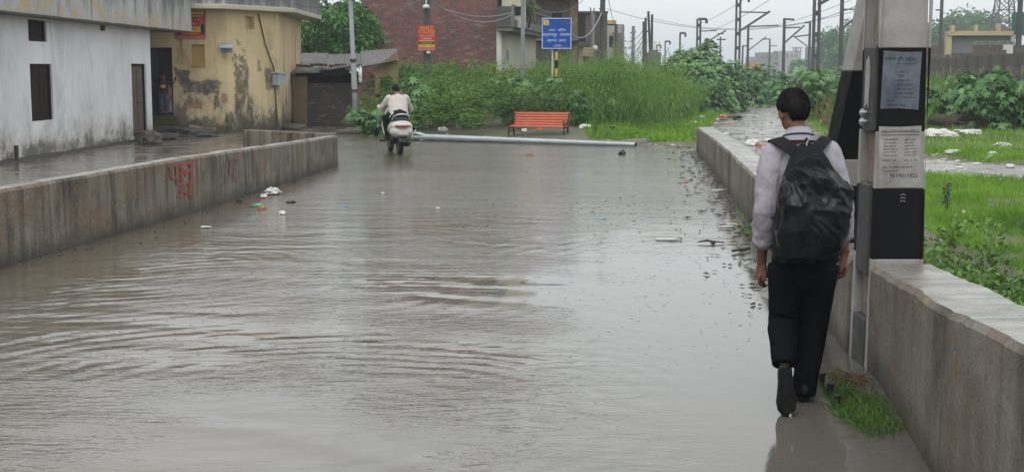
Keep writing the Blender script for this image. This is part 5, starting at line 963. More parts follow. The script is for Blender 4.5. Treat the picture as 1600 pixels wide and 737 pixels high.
# raking strut behind the mast
st = thing('mast_strut', 'slanting concrete strut with black band leaning against the back of the banded mast', 'strut', (2.45, 9.3, 0))
def strut_seg(s0, s1, mt):
    lo = Vector((P(1306, 240, 9.6).x-.02, 9.6, P(1306, 560, 9.6).z-.15)); 
    bl = Vector((2.02, 9.45, -.1)); tl = Vector((2.44, 8.6, 3.3)); w0, w1 = .36, .26; d = tl-bl
    a, b_ = bl+d*s0, bl+d*s1; wa, wb = w0+(w1-w0)*s0, w0+(w1-w0)*s1; mb = MB()
    mb.add([a, a+V3(wa, 0, 0), a+V3(wa, .3, 0), a+V3(0, .3, 0), b_, b_+V3(wb, 0, 0), b_+V3(wb, .3, 0), b_+V3(0, .3, 0)], [(0, 3, 2, 1), (4, 5, 6, 7), (0, 1, 5, 4), (1, 2, 6, 5), (2, 3, 7, 6), (3, 0, 4, 7)]); return mb
for s0, s1, mt, nm in ((0, .33, 'polepaint', 'black_band'), (.33, .385, 'poleconc', 'pale_band'), (.385, .56, 'polepaint', 'black_band'), (.56, 1, 'poleconc', 'pale_band')): strut_seg(s0, s1, mt).build(nm, M[mt], st, world=True, bevel=.008)

# ---------------------------------------------------------------- street furniture
g = G(557, 206); lp = thing('lamp_post', 'tall grey galvanised lamp post leaning slightly beside the shed', 'lamp post', (g.x, g.y, 0)); tp_ = P(547, -10, g.y)-Vector(lp.location)
tp2 = tp_*1.9; tp2.x = tp_.x*1.9
mb = MB(); mb.tube([(0, 0, 0), tp_*.5, tp_*.5, tp2], [.092, .083, .07, .05], 12); mb.build('pole', M['steel'], lp, smooth=True)
mb = MB(); mb.box((0, 0, .04), (.6, .5, .16)); mb.build('base', M['conc'], lp, bevel=.02)
for f_ in (.3, .52): mb = MB(); q = tp_*f_; mb.tube([q-V3(0, 0, .04), q+V3(0, 0, .04)], .1, 12); mb.build('collar', M['rust'], lp)
mb = MB(); mb.tube([tp2, tp2+V3(.5, -.2, .35), tp2+V3(1.3, -.5, .45)], .03, 8); a = mb.build('arm', M['steel'], lp); mb = MB(); mb.ell(tp2+V3(1.5, -.57, .44), (.32, .13, .07)); mb.build('lamp_head', M['steel'], lp, smooth=True)
# fallen pole
a, b_ = G(650, 214, .1), G(993, 226, .07); fp = thing('fallen_pole', 'long galvanised steel pole lying along the water edge in front of the bench', 'fallen pole', a)
d = (b_-a); mb = MB(); mb.tube([(0, 0, 0), d*.5, d], [.085, .07, .055], 16, ref=(0, 0, 1), cap=False); mb.tube([d, d*.985], [.048, .048], 14, ref=(0, 0, 1)); mb.build('shaft', M['galv'], fp, smooth=True)
un = d.normalized(); mb = MB(); mb.tube([-un*.02, un*.0], .2, 4, ref=(0, 0, 1)); mb.tube([-un*.03, un*.12], [.13, .085], 4, ref=(0, 0, 1)); mb.build('base_flange', M['galv'], fp)
for k in range(4): mb = MB(); an_ = R(45+90*k); w_ = un.cross(V3(0, 0, 1)); mb.plate(un*.0, un, (w_*math.cos(an_)+V3(0, 0, 1)*math.sin(an_)), [(0, .05), (.35, .07), (0, .18)], .012); mb.build('gusset', M['galv'], fp)
mb = MB(); q = d.normalized(); mb.tube([d-q*.002, d+q*.012], .05, 14, ref=(0, 0, 1)); mb.build('dark_opening', M['dark'], fp)
# bench
bn_ = (G(794, 214)+G(885, 215))/2; bench = thing('park_bench', 'orange slatted park bench with black iron legs at the edge of the weeds', 'bench', (bn_.x+.02, 36.1, .0), R(-17)); bench.scale = (.95, .92, .82)
W_ = 1.66
for k in range(4): mb = MB(); mb.box((0, -.24+.125*k, .42+.008*k), (W_, .1, .03)); mb.build('seat_slat', M['orange'], bench, bevel=.008)
for k in range(5): mb = MB(); z = .5+.084*k; mb.box((0, .22+.05*k*.7, z), (W_, .026, .07), M=Matrix.Rotation(R(-20), 4, 'X')); mb.build('back_slat', M['orange'], bench, bevel=.008)
for s in (-1, 1):
    x = s*(W_/2-.03); fr_ = MB(); B3 = lambda *p_: [(x, yy, zz) for yy, zz in p_]
    fr_.tube(B3((-.32, 0), (-.29, .12), (-.27, .26), (-.24, .4)), [(.03, .022), (.024, .02), (.024, .02), (.03, .024)], 8, ref=(1, 0, 0)); fr_.tube(B3((.34, 0), (.26, .14), (.2, .28), (.17, .42), (.24, .6), (.32, .85)), (.023), 8, ref=(1, 0, 0))
    fr_.tube(B3((-.28, .4), (0, .385), (.18, .42)), .022, 8, ref=(1, 0, 0)); fr_.tube(B3((-.27, .2), (-.05, .28), (.2, .24)), .014, 8, ref=(1, 0, 0)); fr_.build('end_frame', M['iron'], bench, smooth=True)
    q = MB(); q.tube(B3((-.24, .42), (-.31, .52), (-.27, .61), (-.1, .645), (.1, .63), (.25, .62)), (.02), 8, ref=(1, 0, 0)); q.tube(B3((-.14, .42), (-.1, .52), (-.02, .56), (.02, .5), (-.03, .46)), .012, 6, ref=(1, 0, 0)); q.build('armrest', M['iron'], bench, smooth=True)
# blue sign
Ys = 42.0; sgx = P(869.5, 100, Ys).x; sg = thing('road_sign', 'blue square sign with white Hindi lettering on a black and yellow striped post', 'sign', (sgx, Ys, 0)); z0, z1 = P(870, 77, Ys).z, P(870, 28, Ys).z; ww = P(893, 50, Ys).x-P(846, 50, Ys).x; zc, hh = (z0+z1)/2, z1-z0
mb = MB(); mb.box((0, -.02, zc), (ww, .03, hh)); mb.build('panel', M['blue'], sg, bevel=.004)
mb = MB(); t_ = .022
for c_, s_ in (((0, -.038, zc+hh/2-t_), (ww-.01, .006, t_)), ((0, -.038, zc-hh/2+t_), (ww-.01, .006, t_)), ((-ww/2+t_, -.038, zc), (t_, .006, hh-2.9*t_)), ((ww/2-t_, -.038, zc), (t_, .006, hh-2.9*t_))): mb.box(c_, s_)
mb.build('border', M['bluew'], sg)
mb = MB(); ex, ez = -ww/2+.14, zc+hh/2-.15; mb.box((ex, -.039, ez), (.18, .006, .18)); mb.build('emblem_panel', M['paper2'], sg); mb = MB(); mb.plate((ex, -.0425, ez), (1, 0, 0), (0, 0, 1), blob(0, 0, .07, .075, 3, 18, .08), .003); mb.build('emblem', M['yprint'], sg); mb = MB(); mb.plate((ex, -.046, ez), (1, 0, 0), (0, 0, 1), [(-.008, -.07), (.008, -.07), (.004, .06), (-.004, .06)], .002); mb.build('emblem_mark', M['ink'], sg)
mb = MB(); mb.plate((ww/2-.18, -.036, zc+hh/2-.15), (1, 0, 0), (0, 0, 1), blob(0, 0, .13, .045, 7, 24, .4), .003); mb.build('faded_emblem', surf('faded_red_emblem', (.14, .05, .16), (.06, .06, .22), 8, .4), sg)
mb = MB()
for txt, xc, py, w_, h_ in (('नगर  निगम', .02, 47, .54, .1), ('सहारनपुर  आपका', 0, 55.5, .86, .115), ('स्वागत  करता', 0, 64.5, .58, .1), ('( हिन्दी )', .03, 72, .28, .09)): mb.text(txt, (xc, -.0375, P(870, py, Ys).z), (1, 0, 0), (0, 0, 1), w_, h_)
mb.build('lettering', M['bluew'], sg, fix=False)
za = z0; bandh = P(870, 77, Ys).z-P(870, 95, Ys).z
for k, (p0_, p1_, mt) in enumerate(((77, 81, 'black'), (81, 94, 'yel'), (94, 107, 'black'), (107, 120, 'yel'), (120, 134, 'black'), (134, 150, 'yel'), (150, 175, 'black'), (175, 205, 'yel'))):
    mb = MB(); mb.tube([(0, .03, P(870, p1_, Ys).z), (0, .03, P(870, p0_, Ys).z)], .045, 12); mb.build('post_band', M[mt], sg, smooth=False)
mb = MB(); mb.tube([(-.12, .1, 0), (-.12, .1, z1-.2)], .03, 8); mb.build('back_post', M['whitep'], sg)
# advertisement board on a wooden pole
Yp = 50.0; px_ = P(667, 50, Yp).x; ap = thing('utility_pole', 'dark pole with a white security camera rising behind the weeds', 'pole', (px_, Yp, 0)); mb = MB(); mb.tube([(0, 0, 0), (0, 0, P(667, -40, Yp).z)], [.16, .13], 8); mb.build('shaft', M['steeld'], ap)
zc = P(667, 11, Yp).z; mb = MB(); mb.tube([(0, -.1, zc+.25), (0, -.28, zc+.2), (0, -.3, zc+.05)], .025, 6); mb.ell((0, -.3, zc-.02), (.13, .13, .1)); mb.build('security_camera', M['whitep'], ap, smooth=True); mb = MB(); mb.ell((0, -.34, zc-.07), (.07, .07, .07)); mb.build('camera_lens', M['ink'], ap, smooth=True)
mb = MB(); mb.ell((.06, -.2, P(667, 83, Yp).z), (.08, .08, .06)); mb.build('lamp', M['whitep'], ap, smooth=True)
z0, z1 = P(667, 80, Yp).z, P(667, 40, Yp).z
poster('advert_board', 'red and yellow printed advertisement board hanging on the dark camera pole', (px_, Yp-.2, (z0+z1)/2), (1, 0, 0), (0, 0, 1), .64, z1-z0,
 [(m['yprint'], 'text', .05, .17, .12, .88, 'SELECT'), (m['yprint'], 'text', .2, .32, .06, .94, 'COLLEGE'), (m['plas'], 'text', .37, .45, .06, .94, 'नर्सिंग एवं फार्मेसी'), (m['plas'], 'text', .48, .56, .2, .8, 'ADMISSION'), (m['yprint'], 'band', .59, .62, .05, .95, ''), (m['gprint'], 'band', .64, .74, .04, .96, ''), (m['yprint'], 'text', .66, .72, .2, .8, 'ADMISSION OPEN'), (m['yprint'], 'band', .75, .86, .04, .96, ''), (m['red'], 'text', .77, .84, .1, .9, '98970 11922'), (surf('pink_print', (.5, .25, .25), None, 5, .5), 'band', .88, .98, .04, .96, ''), (m['ink'], 'text', .9, .96, .15, .85, 'सहारनपुर रोड')], m['red'])
def pole(label, px, py_top, Y, r, mat, name='utility_pole', lean=0, bottom=0, arms=(), cat='pole', group=None, bx=None):
    b = P(px if bx is None else bx, 100, Y).x; x = P(px, 100, Y).x; zt_ = P(px, py_top, Y).z; t_ = thing(name, label, cat, (b, Y, bottom), 0, group); mb = MB(); mb.tube([(0, 0, 0), (x-b, 0, zt_-bottom)], [r, r*.8], 8); mb.build('shaft', M[mat], t_)
    for (ax, ay, bx_, by_) in arms: q = MB(); q.tube([P(ax, ay, Y)-Vector(t_.location), P(bx_, by_, Y)-Vector(t_.location)], .03*Y/60, 6); q.build('bracket', M[mat], t_)
    return t_
pole('pale grey street pole standing in front of the cream wall', 817, -20, 48, .085, 'steel')
pole('tall thick dark pole at the corner of the low brick building', 941, -25, 66, .15, 'steeld', arms=[(938, 8, 946, 2), (936, 14, 946, 14)])
pole('grey concrete pole with a small top fork near the low brick building', 925, 22, 80, .16, 'steel', arms=[(922, 12, 925, 24), (929, 13, 925, 24)])
pole('thin pole left of the steel pole bundle, joined by sagging wires', 962, 38, 90, .13, 'steeld', arms=[(956, 52, 968, 55)])
pole('slim grey pole just right of the beige building', 973, 40, 90, .11, 'steel')
pole('pole with short crossbar midway to the steel pole bundle', 989, 41, 95, .14, 'steel', arms=[(984, 52, 994, 50)])
for k, (p0_, p1_, yt, lab) in enumerate(((1006, 1005, 34, 'leftmost dark stanchion of the steel pole bundle'), (1009, 1008, 28, 'second dark stanchion of the steel pole bundle, with a crossbar'), (1020, 1012, 18, 'leaning tallest stanchion of the steel pole bundle'), (1018, 1018, 23, 'straight right stanchion of the steel pole bundle'))):
    pole(lab, p1_, yt, 88+k, .1, 'steeld', 'stanchion', bx=p0_, arms=[(1005, 48, 1014, 50)] if k == 1 else ())
t_ = thing('junction_box', 'pale concrete block at the foot of the steel pole bundle', 'block', (P(1021, 90, 87).x, 87, 0)); mb = MB(); mb.b2((-.45, -.3, 0), (.45, .3, P(1021, 82, 87).z)); mb.b2((-.3, -.25, P(1021, 82, 87).z), (.3, .25, P(1021, 78, 87).z)); mb.build('block', M['grey'], t_, bevel=.03)
# catenary masts
def mast(label, px, py_top, Y, arms=(), lattice=False, r=.13, zb=.8, w_=.5):
    x = P(px, 100, Y).x; z1 = P(px, py_top, Y).z; t_ = thing('catenary_mast', label, 'mast', (x, Y, zb), 0, 'railway catenary masts'); h = z1-zb; mb = MB()
    if lattice:
        for k in (-1, 1): mb.bar((k*w_/2, 0, 0), (k*w_/2, 0, h), .16, .2, up=(0, 1, 0))
        n_ = int(h/1.05)
        for q in range(n_): mb.box((0, 0, (q+.5)*h/n_), (w_, .08, .3))
    else: mb.tube([(0, 0, 0), (0, 0, h)], [r*1.1, r*.85], 8)
    mb.build('post', M['steeld'], t_)
    for (ax, ay, bx_, by_, rr) in arms: q = MB(); o_ = Vector(t_.location); q.tube([P(ax, ay, Y)-o_, P(bx_, by_, Y)-o_], rr*Y/100, 6); q.build('bracket_arm', M['steeld'], t_)
    return t_
mast('lattice catenary mast rising from behind the big bush with a long horizontal arm', 1152, -25, 115, [(1155, 19, 1200, 20, .05), (1154, 50, 1203, 18, .08), (1170, -8, 1170, 4, .09)], True, w_=.32)
mast('slender catenary mast just right of the bush with a level arm at its top', 1168, 42, 130, [(1168, 42, 1216, 40, .05), (1168, 61, 1176, 61, .04), (1168, 80, 1197, 58, .04)])
mast('straight catenary mast with short top arm and long raking bracket', 1224, 30, 105, [(1224, 30, 1241, 31, .07), (1225, 44, 1250, 43, .05), (1225, 68, 1257, 40, .06)])
mast('thin catenary mast left of the big lattice mast with bent top', 1264, 35, 125, [(1264, 35, 1257, 36, .06), (1264, 55, 1240, 58, .05), (1262, 73, 1240, 57, .04)])
mast('big double post lattice mast above the boundary fence', 1274, -30, 80, [(1278, 8, 1296, -2, .12)], True, w_=.3)
mast('dark single catenary mast beside the hazy trees', 1313, -20, 85, [(1313, 15, 1342, 15, .05), (1313, 46, 1345, 22, .07)], r=.14)
mast('short distant catenary mast between the bush and the raking bracket', 1202, 61, 180, [(1202, 61, 1190, 62, .04), (1202, 72, 1214, 72, .03)])
mast('catenary mast with hooked arm left of the lattice mast', 1091, 30, 120, [(1091, 30, 1104, 30, .09), (1104, 30, 1104, 37, .1), (1092, 49, 1120, 48, .04), (1101, 68, 1134, 48, .05)], True, w_=.28)
mast('smaller hooked catenary mast above the left end of the big bush', 1062, 52, 170, [(1062, 52, 1071, 52, .08), (1071, 52, 1071, 58, .08)])
mast('small hooked catenary mast second from the pole bundle', 1039, 65, 220, [(1039, 65, 1047, 65, .07), (1047, 65, 1047, 70, .07)])
mast('faint hooked catenary mast nearest the pole bundle', 1026, 71, 260, [(1026, 71, 1032, 71, .06), (1032, 71, 1032, 76, .06)])
mast('thin catenary mast partly hidden by the right shoulder of the bush', 1160, 72, 170, [(1160, 72, 1167, 72, .05)])
mast('thin far catenary mast with crossbar above the middle of the bush', 1125, 58, 180, [(1120, 62, 1134, 62, .05), (1121, 53, 1131, 53, .04)])
mast('dark mast with blue marker plate standing by the far right fence', 1590, -20, 62, [(1586, 40, 1594, 40, .12)], r=.14)
mast('grey mast with side brackets at the left end of the yellow framed building', 1468, -5, 95, [(1462, 16, 1470, 16, .05), (1463, 30, 1470, 34, .05)], r=.14)
# wires
def wire(label, a, b_, sag, r=.02, group='overhead wires', mt='wirem'):
    r *= .55
    t = bpy.data.curves.new('w', 'CURVE'); n_ = 24; a, b_ = Vector(a), Vector(b_); pts = [a.lerp(b_, k/n_)-V3(0, 0, sag*4*(k/n_)*(1-k/n_)) for k in range(n_+1)]
    bpy.data.curves.remove(t); mb = MB(); mb.tube([p_-a for p_ in pts], r, 5, ref=(0, 0, 1) if abs((b_-a).normalized().z) < .9 else (0, 1, 0)); o = mb.build('overhead_wire', M[mt], smooth=True); o.location = a; return tag(o, label, 'wire', group)
M['wirem'] = surf('wire_grey', (.12, .125, .13), None, 4, .6)
W2 = lambda px, py, Y: P(px, py, Y)
M['wirel'] = surf('wire_light', (.32, .33, .34), None, 4, .5)
wire('upper pale cable crossing the brick house front from the camera pole to the balcony', W2(667, 3, 50), W2(802, 19, 61), .35, .035, mt='wirel')
wire('lower pale cable sagging across the brick house front to the balcony', W2(668, -4, 50), W2(802, 22, 61), .6, .035, mt='wirel')
wire('cable from the lamp post passing over the tree', W2(430, -8, 42), W2(548, 0, 40.4), .3, .02)
wire('cable from the lamp post towards the camera pole', W2(548, 0, 40.4), W2(667, -6, 50), .35, .025)
wire('cable sagging from the blue sign side up to the tall dark pole', W2(893, 53, 60), W2(941, 18, 66), .6, .05, mt='wirel')
wire('cable crossing above the blue sign towards the tall brown building', W2(817, 2, 48), W2(915, -4, 78), .6, .03)
wire('thin cable dropping from the top of the tall dark pole to the thin pole', W2(950, -6, 66), W2(962, 38, 90), .3, .03)
for k in range(4): wire(('highest', 'second', 'third', 'lowest')[k]+' of the four sagging wires joining the thin pole to the steel pole bundle', W2(962, 52+k*5, 90), W2(1007, 44+k*7, 89), .7+.2*k, .035)
wire('long high railway wire running level across the sky to the mast by the hazy trees', W2(948, 14, 70), W2(1345, 8, 85), 1.3, .022)
wire('long railway wire just above the raking brackets', W2(1010, 26, 120), W2(1350, 14, 90), 1.2, .03)
wire('slanting wire climbing from the hooked masts to the top of the frame', W2(1091, 38, 120), W2(1190, -20, 60), .2, .025)
wire('second slanting wire climbing above the lattice mast', W2(1101, 50, 120), W2(1240, -25, 55), .3, .022)
wire('wire rising from the straight mast towards the banded mast', W2(1200, 42, 130), W2(1345, -6, 60), .2, .025)
wire('faint wire rising to the right behind the big lattice mast', W2(1215, 42, 120), W2(1348, 5, 70), .3, .025)
wire('wire leading right from the mast by the hazy trees to the far right mast', W2(1455, 60, 95), W2(1600, -5, 60), .3, .03)
wire('cable above the far yellow framed building', W2(1468, 30, 95), W2(1600, 20, 70), .5, .03)
# ---------------------------------------------------------------- vegetation
def topline(px, tab):
    return np.interp(px, [a for a, _ in tab], [b for _, b in tab])
TOP = [(540, 175), (556, 150), (580, 128), (620, 118), (660, 106), (700, 104), (740, 112), (780, 122), (820, 118), (850, 108), (880, 98), (930, 99), (960, 93), (1000, 99), (1030, 108), (1080, 124), (1110, 130), (1150, 137), (1185, 148), (1200, 156)]
def weed_field(n, name, label, mat):
    P_, D_, T_, L_, W_ = [], [], [], [], []; made = 0; tries = 0
    while made < n and tries < n*40:
        tries += 1; y = 33+38*random.random()**1.5; x = random.uniform(-6.2, 14.5); px = 800+F*x/y
        if px < 545 or px > 1192: continue
        s_ = shore(x) if x > -4.9 else 41.2; e = y-s_-.35-.45*mnoise.noise(Vector((x*.8, y*.8, 0)))
        if e < 0 or dpath(x, y) < .75: continue
        if -.9 < x < 2.1 and y < 37.9: continue
        if x > 2.3 and y < s_+5.2+.8*mnoise.noise(Vector((x, 1, 0))): continue
        made += 1; cl = mnoise.noise(Vector((x*.55, y*.35, 7))); kind = mnoise.noise(Vector((x*.4+20, y*.25, 3)))+.16*min(2, max(-2, x-2))
        ztop = CAMH+(112-topline(px, TOP))*y/F; fr = min(1, e/3.2) if x < 2.3 else min(1, .35+(y-s_-5.2)/4)
        h = max(.3, ztop*(.34+.66*fr**.8)*(.84+.7*cl)*random.uniform(.7, 1.08)); z0 = gz(x, y); k = 46 if kind > 0 else 60; k = int(k*max(.6, h/1.5))
        tb = .36+.55*cl+(.2 if kind > 0 else -.08)+random.gauss(0, .07)  # leaf tones below fall towards the foot, painting in the shaded gaps
        if kind > 0:        # upright fine stalks
            for _ in range(3):
                ln = np.array([random.gauss(0, .16), random.gauss(0, .16), 1.0]); q = k//3; u = np.sort(rng.random(q))**.8; p = np.array([x+random.gauss(0, .12), y+random.gauss(0, .12), z0])+ln*(u*h)[:, None]; a = rng.random(q)*6.283
                P_.append(p); D_.append(np.stack([np.cos(a)*.5, np.sin(a)*.5, 1+rng.random(q)], 1)); L_.append((.16+.14*rng.random(q))*(1.1-.4*u)); W_.append(np.full(q, .017)); T_.append(tb+.3*(u-.5)+rng.normal(size=q)*.1)
        else:               # bushy feathery plants with arching branches
            nb = random.randint(5, 8)
            for _ in range(nb):
                a0 = random.random()*6.283; rr = random.uniform(.18, .5)*min(1.2, h); q = max(4, k//nb); u = np.sort(rng.random(q))**.7; b0 = random.uniform(.25, .75)*h
                p = np.stack([x+np.cos(a0)*rr*u, y+np.sin(a0)*rr*u, z0+b0*(.5+.5*u)+(h-b0)*np.sin(u*2.2)*.75], 1)+rng.normal(size=(q, 3))*.035; a = rng.random(q)*6.283
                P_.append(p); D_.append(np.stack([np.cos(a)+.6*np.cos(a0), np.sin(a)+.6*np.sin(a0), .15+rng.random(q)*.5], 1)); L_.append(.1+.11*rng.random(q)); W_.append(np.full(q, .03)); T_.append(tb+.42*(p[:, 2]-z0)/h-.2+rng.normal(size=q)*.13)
    p, d, t, l, w_ = [np.concatenate(v) for v in (P_, D_, T_, L_, W_)]
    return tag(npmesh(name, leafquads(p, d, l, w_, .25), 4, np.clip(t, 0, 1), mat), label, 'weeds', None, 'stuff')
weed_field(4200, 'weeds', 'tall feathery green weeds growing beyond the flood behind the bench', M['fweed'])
# rear, taller and bluer reeds behind
def blade_patch(n, fn, tones, name, label, mat, L=(.1, .25), W=.012, lean=.5, cat='grass'):
    p = []; tries = 0
    while len(p) < n and tries < n*25:
        q = fn(); tries += 1
        if q is not None: p.append((q[0], q[1], gz(q[0], q[1])-.01, q[2] if len(q) > 2 else 1))
    p = np.array(p).reshape(-1, 4); n = len(p); d = np.stack([rng.normal(size=n)*lean, rng.normal(size=n)*lean, np.ones(n)], 1); l = (L[0]+(L[1]-L[0])*rng.random(n))*p[:, 3]
    t = np.array([tones(a, b_) for a, b_ in p[:, :2]])+rng.normal(size=n)*.12
    return tag(npmesh(name, blades(p[:, :3], d, l, W*(.7+.6*rng.random(n))*np.maximum(1, np.linalg.norm(p[:, :2], axis=1)/14)), 3, np.clip(t, 0, 1), mat), label, cat, None, 'stuff')
tg = lambda x, y: .48+.5*mnoise.noise(Vector((x*.8, y*.8, 2)))+.35*mnoise.noise(Vector((x*3, y*3, 2)))
def reeds():
    x, y = random.uniform(1.5, 9), random.uniform(42, 62); px = 800+F*x/y
    if px < 860 or px > 1040: return None
    return x, y, (CAMH+(112-topline(px, TOP))*y/F)*random.uniform(.7, 1.06)
blade_patch(9000, reeds, lambda x, y: .75, 'reeds', 'thin upright yellow green grass stalks between the blue sign and the big bush', M['fweed'], (.75, 1.02), .014, .13)
def gp():
    x, y = random.uniform(2.0, 8.5), random.uniform(33, 43)
    if y < shore(x)+1.2+.6*mnoise.noise(Vector((x*1.3, y, 4))) or y > shore(x)+8 or dpath(x, y) < .15+.4*mnoise.noise(Vector((x*2, y*2, 5))): return None
    if mnoise.noise(Vector((x*.8, y*.8, 9)))+.4*mnoise.noise(Vector((x*2.6, y*2, 9))) < -.22: return None
    return x, y, .7+.5*mnoise.noise(Vector((x*1.5, y*1.5, 6)))+(1.1 if random.random() < .04 else 0)
blade_patch(19000, gp, lambda x, y: .5+.45*mnoise.noise(Vector((x*.9, y*.9, 1)))+.3*mnoise.noise(Vector((x*3, y*2, 1))), 'grass', 'bright short grass patch between the bench and the path', M['fgrass'], (.08, .2), .014, .6)
def rmud(x, y): return mnoise.noise(Vector((x*.7, y*.45, 31)))+.5*mnoise.noise(Vector((x*2.1, y*1.6, 8))) < -.3
def rightgrass():
    y = 7.2+22*random.random()**1.3; x = random.uniform(2.62, 2.62+.5*y)
    px = 800+F*x/y
    if px > 1760 or x < rightx(y)+.45: return None
    if dpath(x, y) < .1+.35*mnoise.noise(Vector((x*1.5, y*1.5, 5))): return None
    if rmud(x, y) and random.random() < .85: return None
    return x, y, 1.0 if y > 15 else .8+.3*mnoise.noise(Vector((x, y, 3)))
blade_patch(95000, rightgrass, tg, 'grass', 'lush short green grass behind the right wall', M['fgrass'], (.07, .2), .0075, .55)
def neargrass():
    y = random.uniform(6.3, 10.5); x = random.uniform(2.42, .44*y)
    return (x, y, .8+.4*mnoise.noise(Vector((x*1.5, y*1.5, 3)))) if x > rightx(y)+.42 else None
blade_patch(22000, neargrass, lambda x, y: .42+.35*mnoise.noise(Vector((x*1.4, y*1.4, 2))), 'grass', 'dense grass right behind the nearest wall', M['fgrass'], (.06, .19), .006, .6)
def fargrass():
    y = random.uniform(26, 60); x = random.uniform(4.5, 24); px = 800+F*x/y
    if px > 1780 or dpath(x, y) < .1: return None
    return x, y
blade_patch(32000, fargrass, lambda x, y: .5+.5*mnoise.noise(Vector((x*.4, y*.4, 1))), 'grass', 'green grass banks either side of the rubbly path', M['fgrass'], (.09, .22), .01, .6)
# leafy ground weeds near the right wall
P_, D_, T_, LL = [], [], [], []
for _ in range(1100):
    y = random.uniform(6.6, 15.5); x = random.uniform(2.6, .46*y)
    if x < 2.6 or mnoise.noise(Vector((x*.9, y*.5, 21)))+.3*(11-y)/4 < -.05: continue
    k = random.randint(14, 34); r_ = random.uniform(.07, .2); h = random.uniform(.1, .34)*(1.1 if y < 10 else .8); a = rng.random(k)*6.283; u = rng.random(k)**.6
    p = np.stack([x+np.cos(a)*r_*u, y+np.sin(a)*r_*u, gz(x, y)+h*rng.random(k)], 1); P_.append(p); D_.append(np.stack([np.cos(a), np.sin(a), .5+rng.random(k)], 1)); T_.append(np.clip(.45+.4*mnoise.noise(Vector((x*2, y*2, 0)))+rng.normal(size=k)*.15, 0, 1)); LL.append(.035+.06*rng.random(k))
p = np.concatenate(P_); l = np.concatenate(LL); tag(npmesh('leafy_weeds', leafquads(p, np.concatenate(D_), l, l*.5, .25), 4, np.concatenate(T_), M['fweed']), 'leafy green ground weeds just behind the nearest wall', 'weeds', None, 'stuff')
def palm_leaves(c, nrm, size, tone, lobes=7):
    # palmate leaves: each is `lobes` diamonds fanning from the stalk end
    n = len(c); nrm = unit(nrm); r = unit(rng.normal(size=(n, 3))); u = unit(np.cross(nrm, r)); v = np.cross(nrm, u); out = []; to = []
    for k in range(lobes):
        a = (k-(lobes-1)/2)*2*math.pi/(lobes+1.2); d = u*math.cos(a)+v*math.sin(a); s = -u*math.sin(a)+v*math.cos(a); L_ = (size*(1-.09*abs(k-(lobes-1)/2)))[:, None]
        tip = c+d*L_-nrm*L_*.28; mid = c+d*L_*.5-nrm*L_*.04; out.append(np.stack([c, mid+s*L_*.2, tip, mid-s*L_*.2], 1)); to.append(tone)
    return np.concatenate(out), np.concatenate(to)
def castor(x, y, h, spread, n, label, group=None, size=(.13, .24), tone=.5, name='castor_plant', dome=False, z=None, cat='plant', mat=None):
    z0 = gz(x, y) if z is None else z; t_ = thing(name, label, cat, (x, y, z0), 0, group); ns = max(3, int(spread*5)); heads = []; mb = MB()
    for k in range(ns):
        a = 2*math.pi*random.random(); rr = spread*random.uniform(.1, .8); hh = h*random.uniform(.65, .97)*(1-.3*(rr/spread)**2); e = V3(math.cos(a)*rr, math.sin(a)*rr, hh); b_ = e*.12; b_.z = 0; m_ = (b_+e)*.5+V3(0, 0, .1*h); mb.tube([b_, m_, e], [.022, .016, .008], 5); heads.append((b_, m_, e))
    mb.build('stem', M['stem'], t_, smooth=True)
    pc, nn_ = [], []
    for _ in range(n):
        if dome:
            d = rng.normal(size=3); d[2] = abs(d[2])*.9+.02; d /= np.linalg.norm(d); bump_ = 1+.22*mnoise.noise(Vector(d*2.3)+Vector((x, y, 0)))+.1*mnoise.noise(Vector(d*6)); r_ = (1-.35*random.random()**2)*bump_; p = np.array([d[0]*spread*r_, d[1]*spread*r_*.8, d[2]*h*r_]); nn_.append(d+np.array([0, 0, .7])+rng.normal(size=3)*.35)
        else:
            b_, m_, e = random.choice(heads); u = random.random()**.6; q = b_.lerp(m_, u*2) if u < .5 else m_.lerp(e, u*2-1); o_ = rng.normal(size=3)*np.array([.22, .22, .12])*spread*.9; p = np.array(q)+o_; p[2] = max(.05, min(h*1.05, p[2])); nn_.append(np.array([o_[0]*2, o_[1]*2-.2, .8])+rng.normal(size=3)*.35)
        pc.append(p)
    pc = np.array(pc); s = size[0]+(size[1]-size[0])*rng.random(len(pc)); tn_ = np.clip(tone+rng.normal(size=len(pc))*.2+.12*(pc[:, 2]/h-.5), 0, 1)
    V, T = palm_leaves(pc, np.array(nn_), s, tn_); npmesh('foliage', V, 4, T, mat or M['fcast'], t_); return t_
def atpx(px, ybase, z=.1): g_ = G(px, ybase, z); return g_.x, g_.y
for px, yb, h, sp, n, sz, lab in (
  (588, 207, .95, .8, 240, (.12, .22), 'low broad leaved plant at the foot of the lamp post, left of the scooter rider'),
  (650, 203, 1.45, .95, 380, (.13, .25), 'tall castor plant with glossy leaves just right of the scooter rider'),
  (690, 200, 1.25, .75, 260, (.12, .22), 'castor plant above the left end of the fallen pole'),
  (628, 198, 1.3, .6, 160, (.12, .22), 'castor plant directly behind the scooter rider'),
  (745, 203, 1.1, .6, 170, (.1, .2), 'dark leafed castor plant midway between rider and bench'),
  (800, 200, 1.7, .95, 520, (.13, .24), 'tall castor plant rising behind the left end of the bench'),
  (858, 200, 1.45, .8, 340, (.13, .24), 'castor plant behind the middle of the bench'),
  (905, 200, 1.25, .75, 320, (.13, .24), 'castor plant behind the right end of the bench'),
  (932, 199, .95, .5, 130, (.1, .18), 'small castor plant right of the bench at the grass edge'),
  (976, 188, .65, .38, 80, (.1, .18), 'lone small castor plant above the grass patch'),
  (1094, 180, .75, .45, 80, (.1, .18), 'little pale castor plant at the end of the grass patch near the path')):
    x, y = atpx(px, yb); castor(x, y, h, sp, n, lab, 'castor plants along the flood edge', sz, .5)
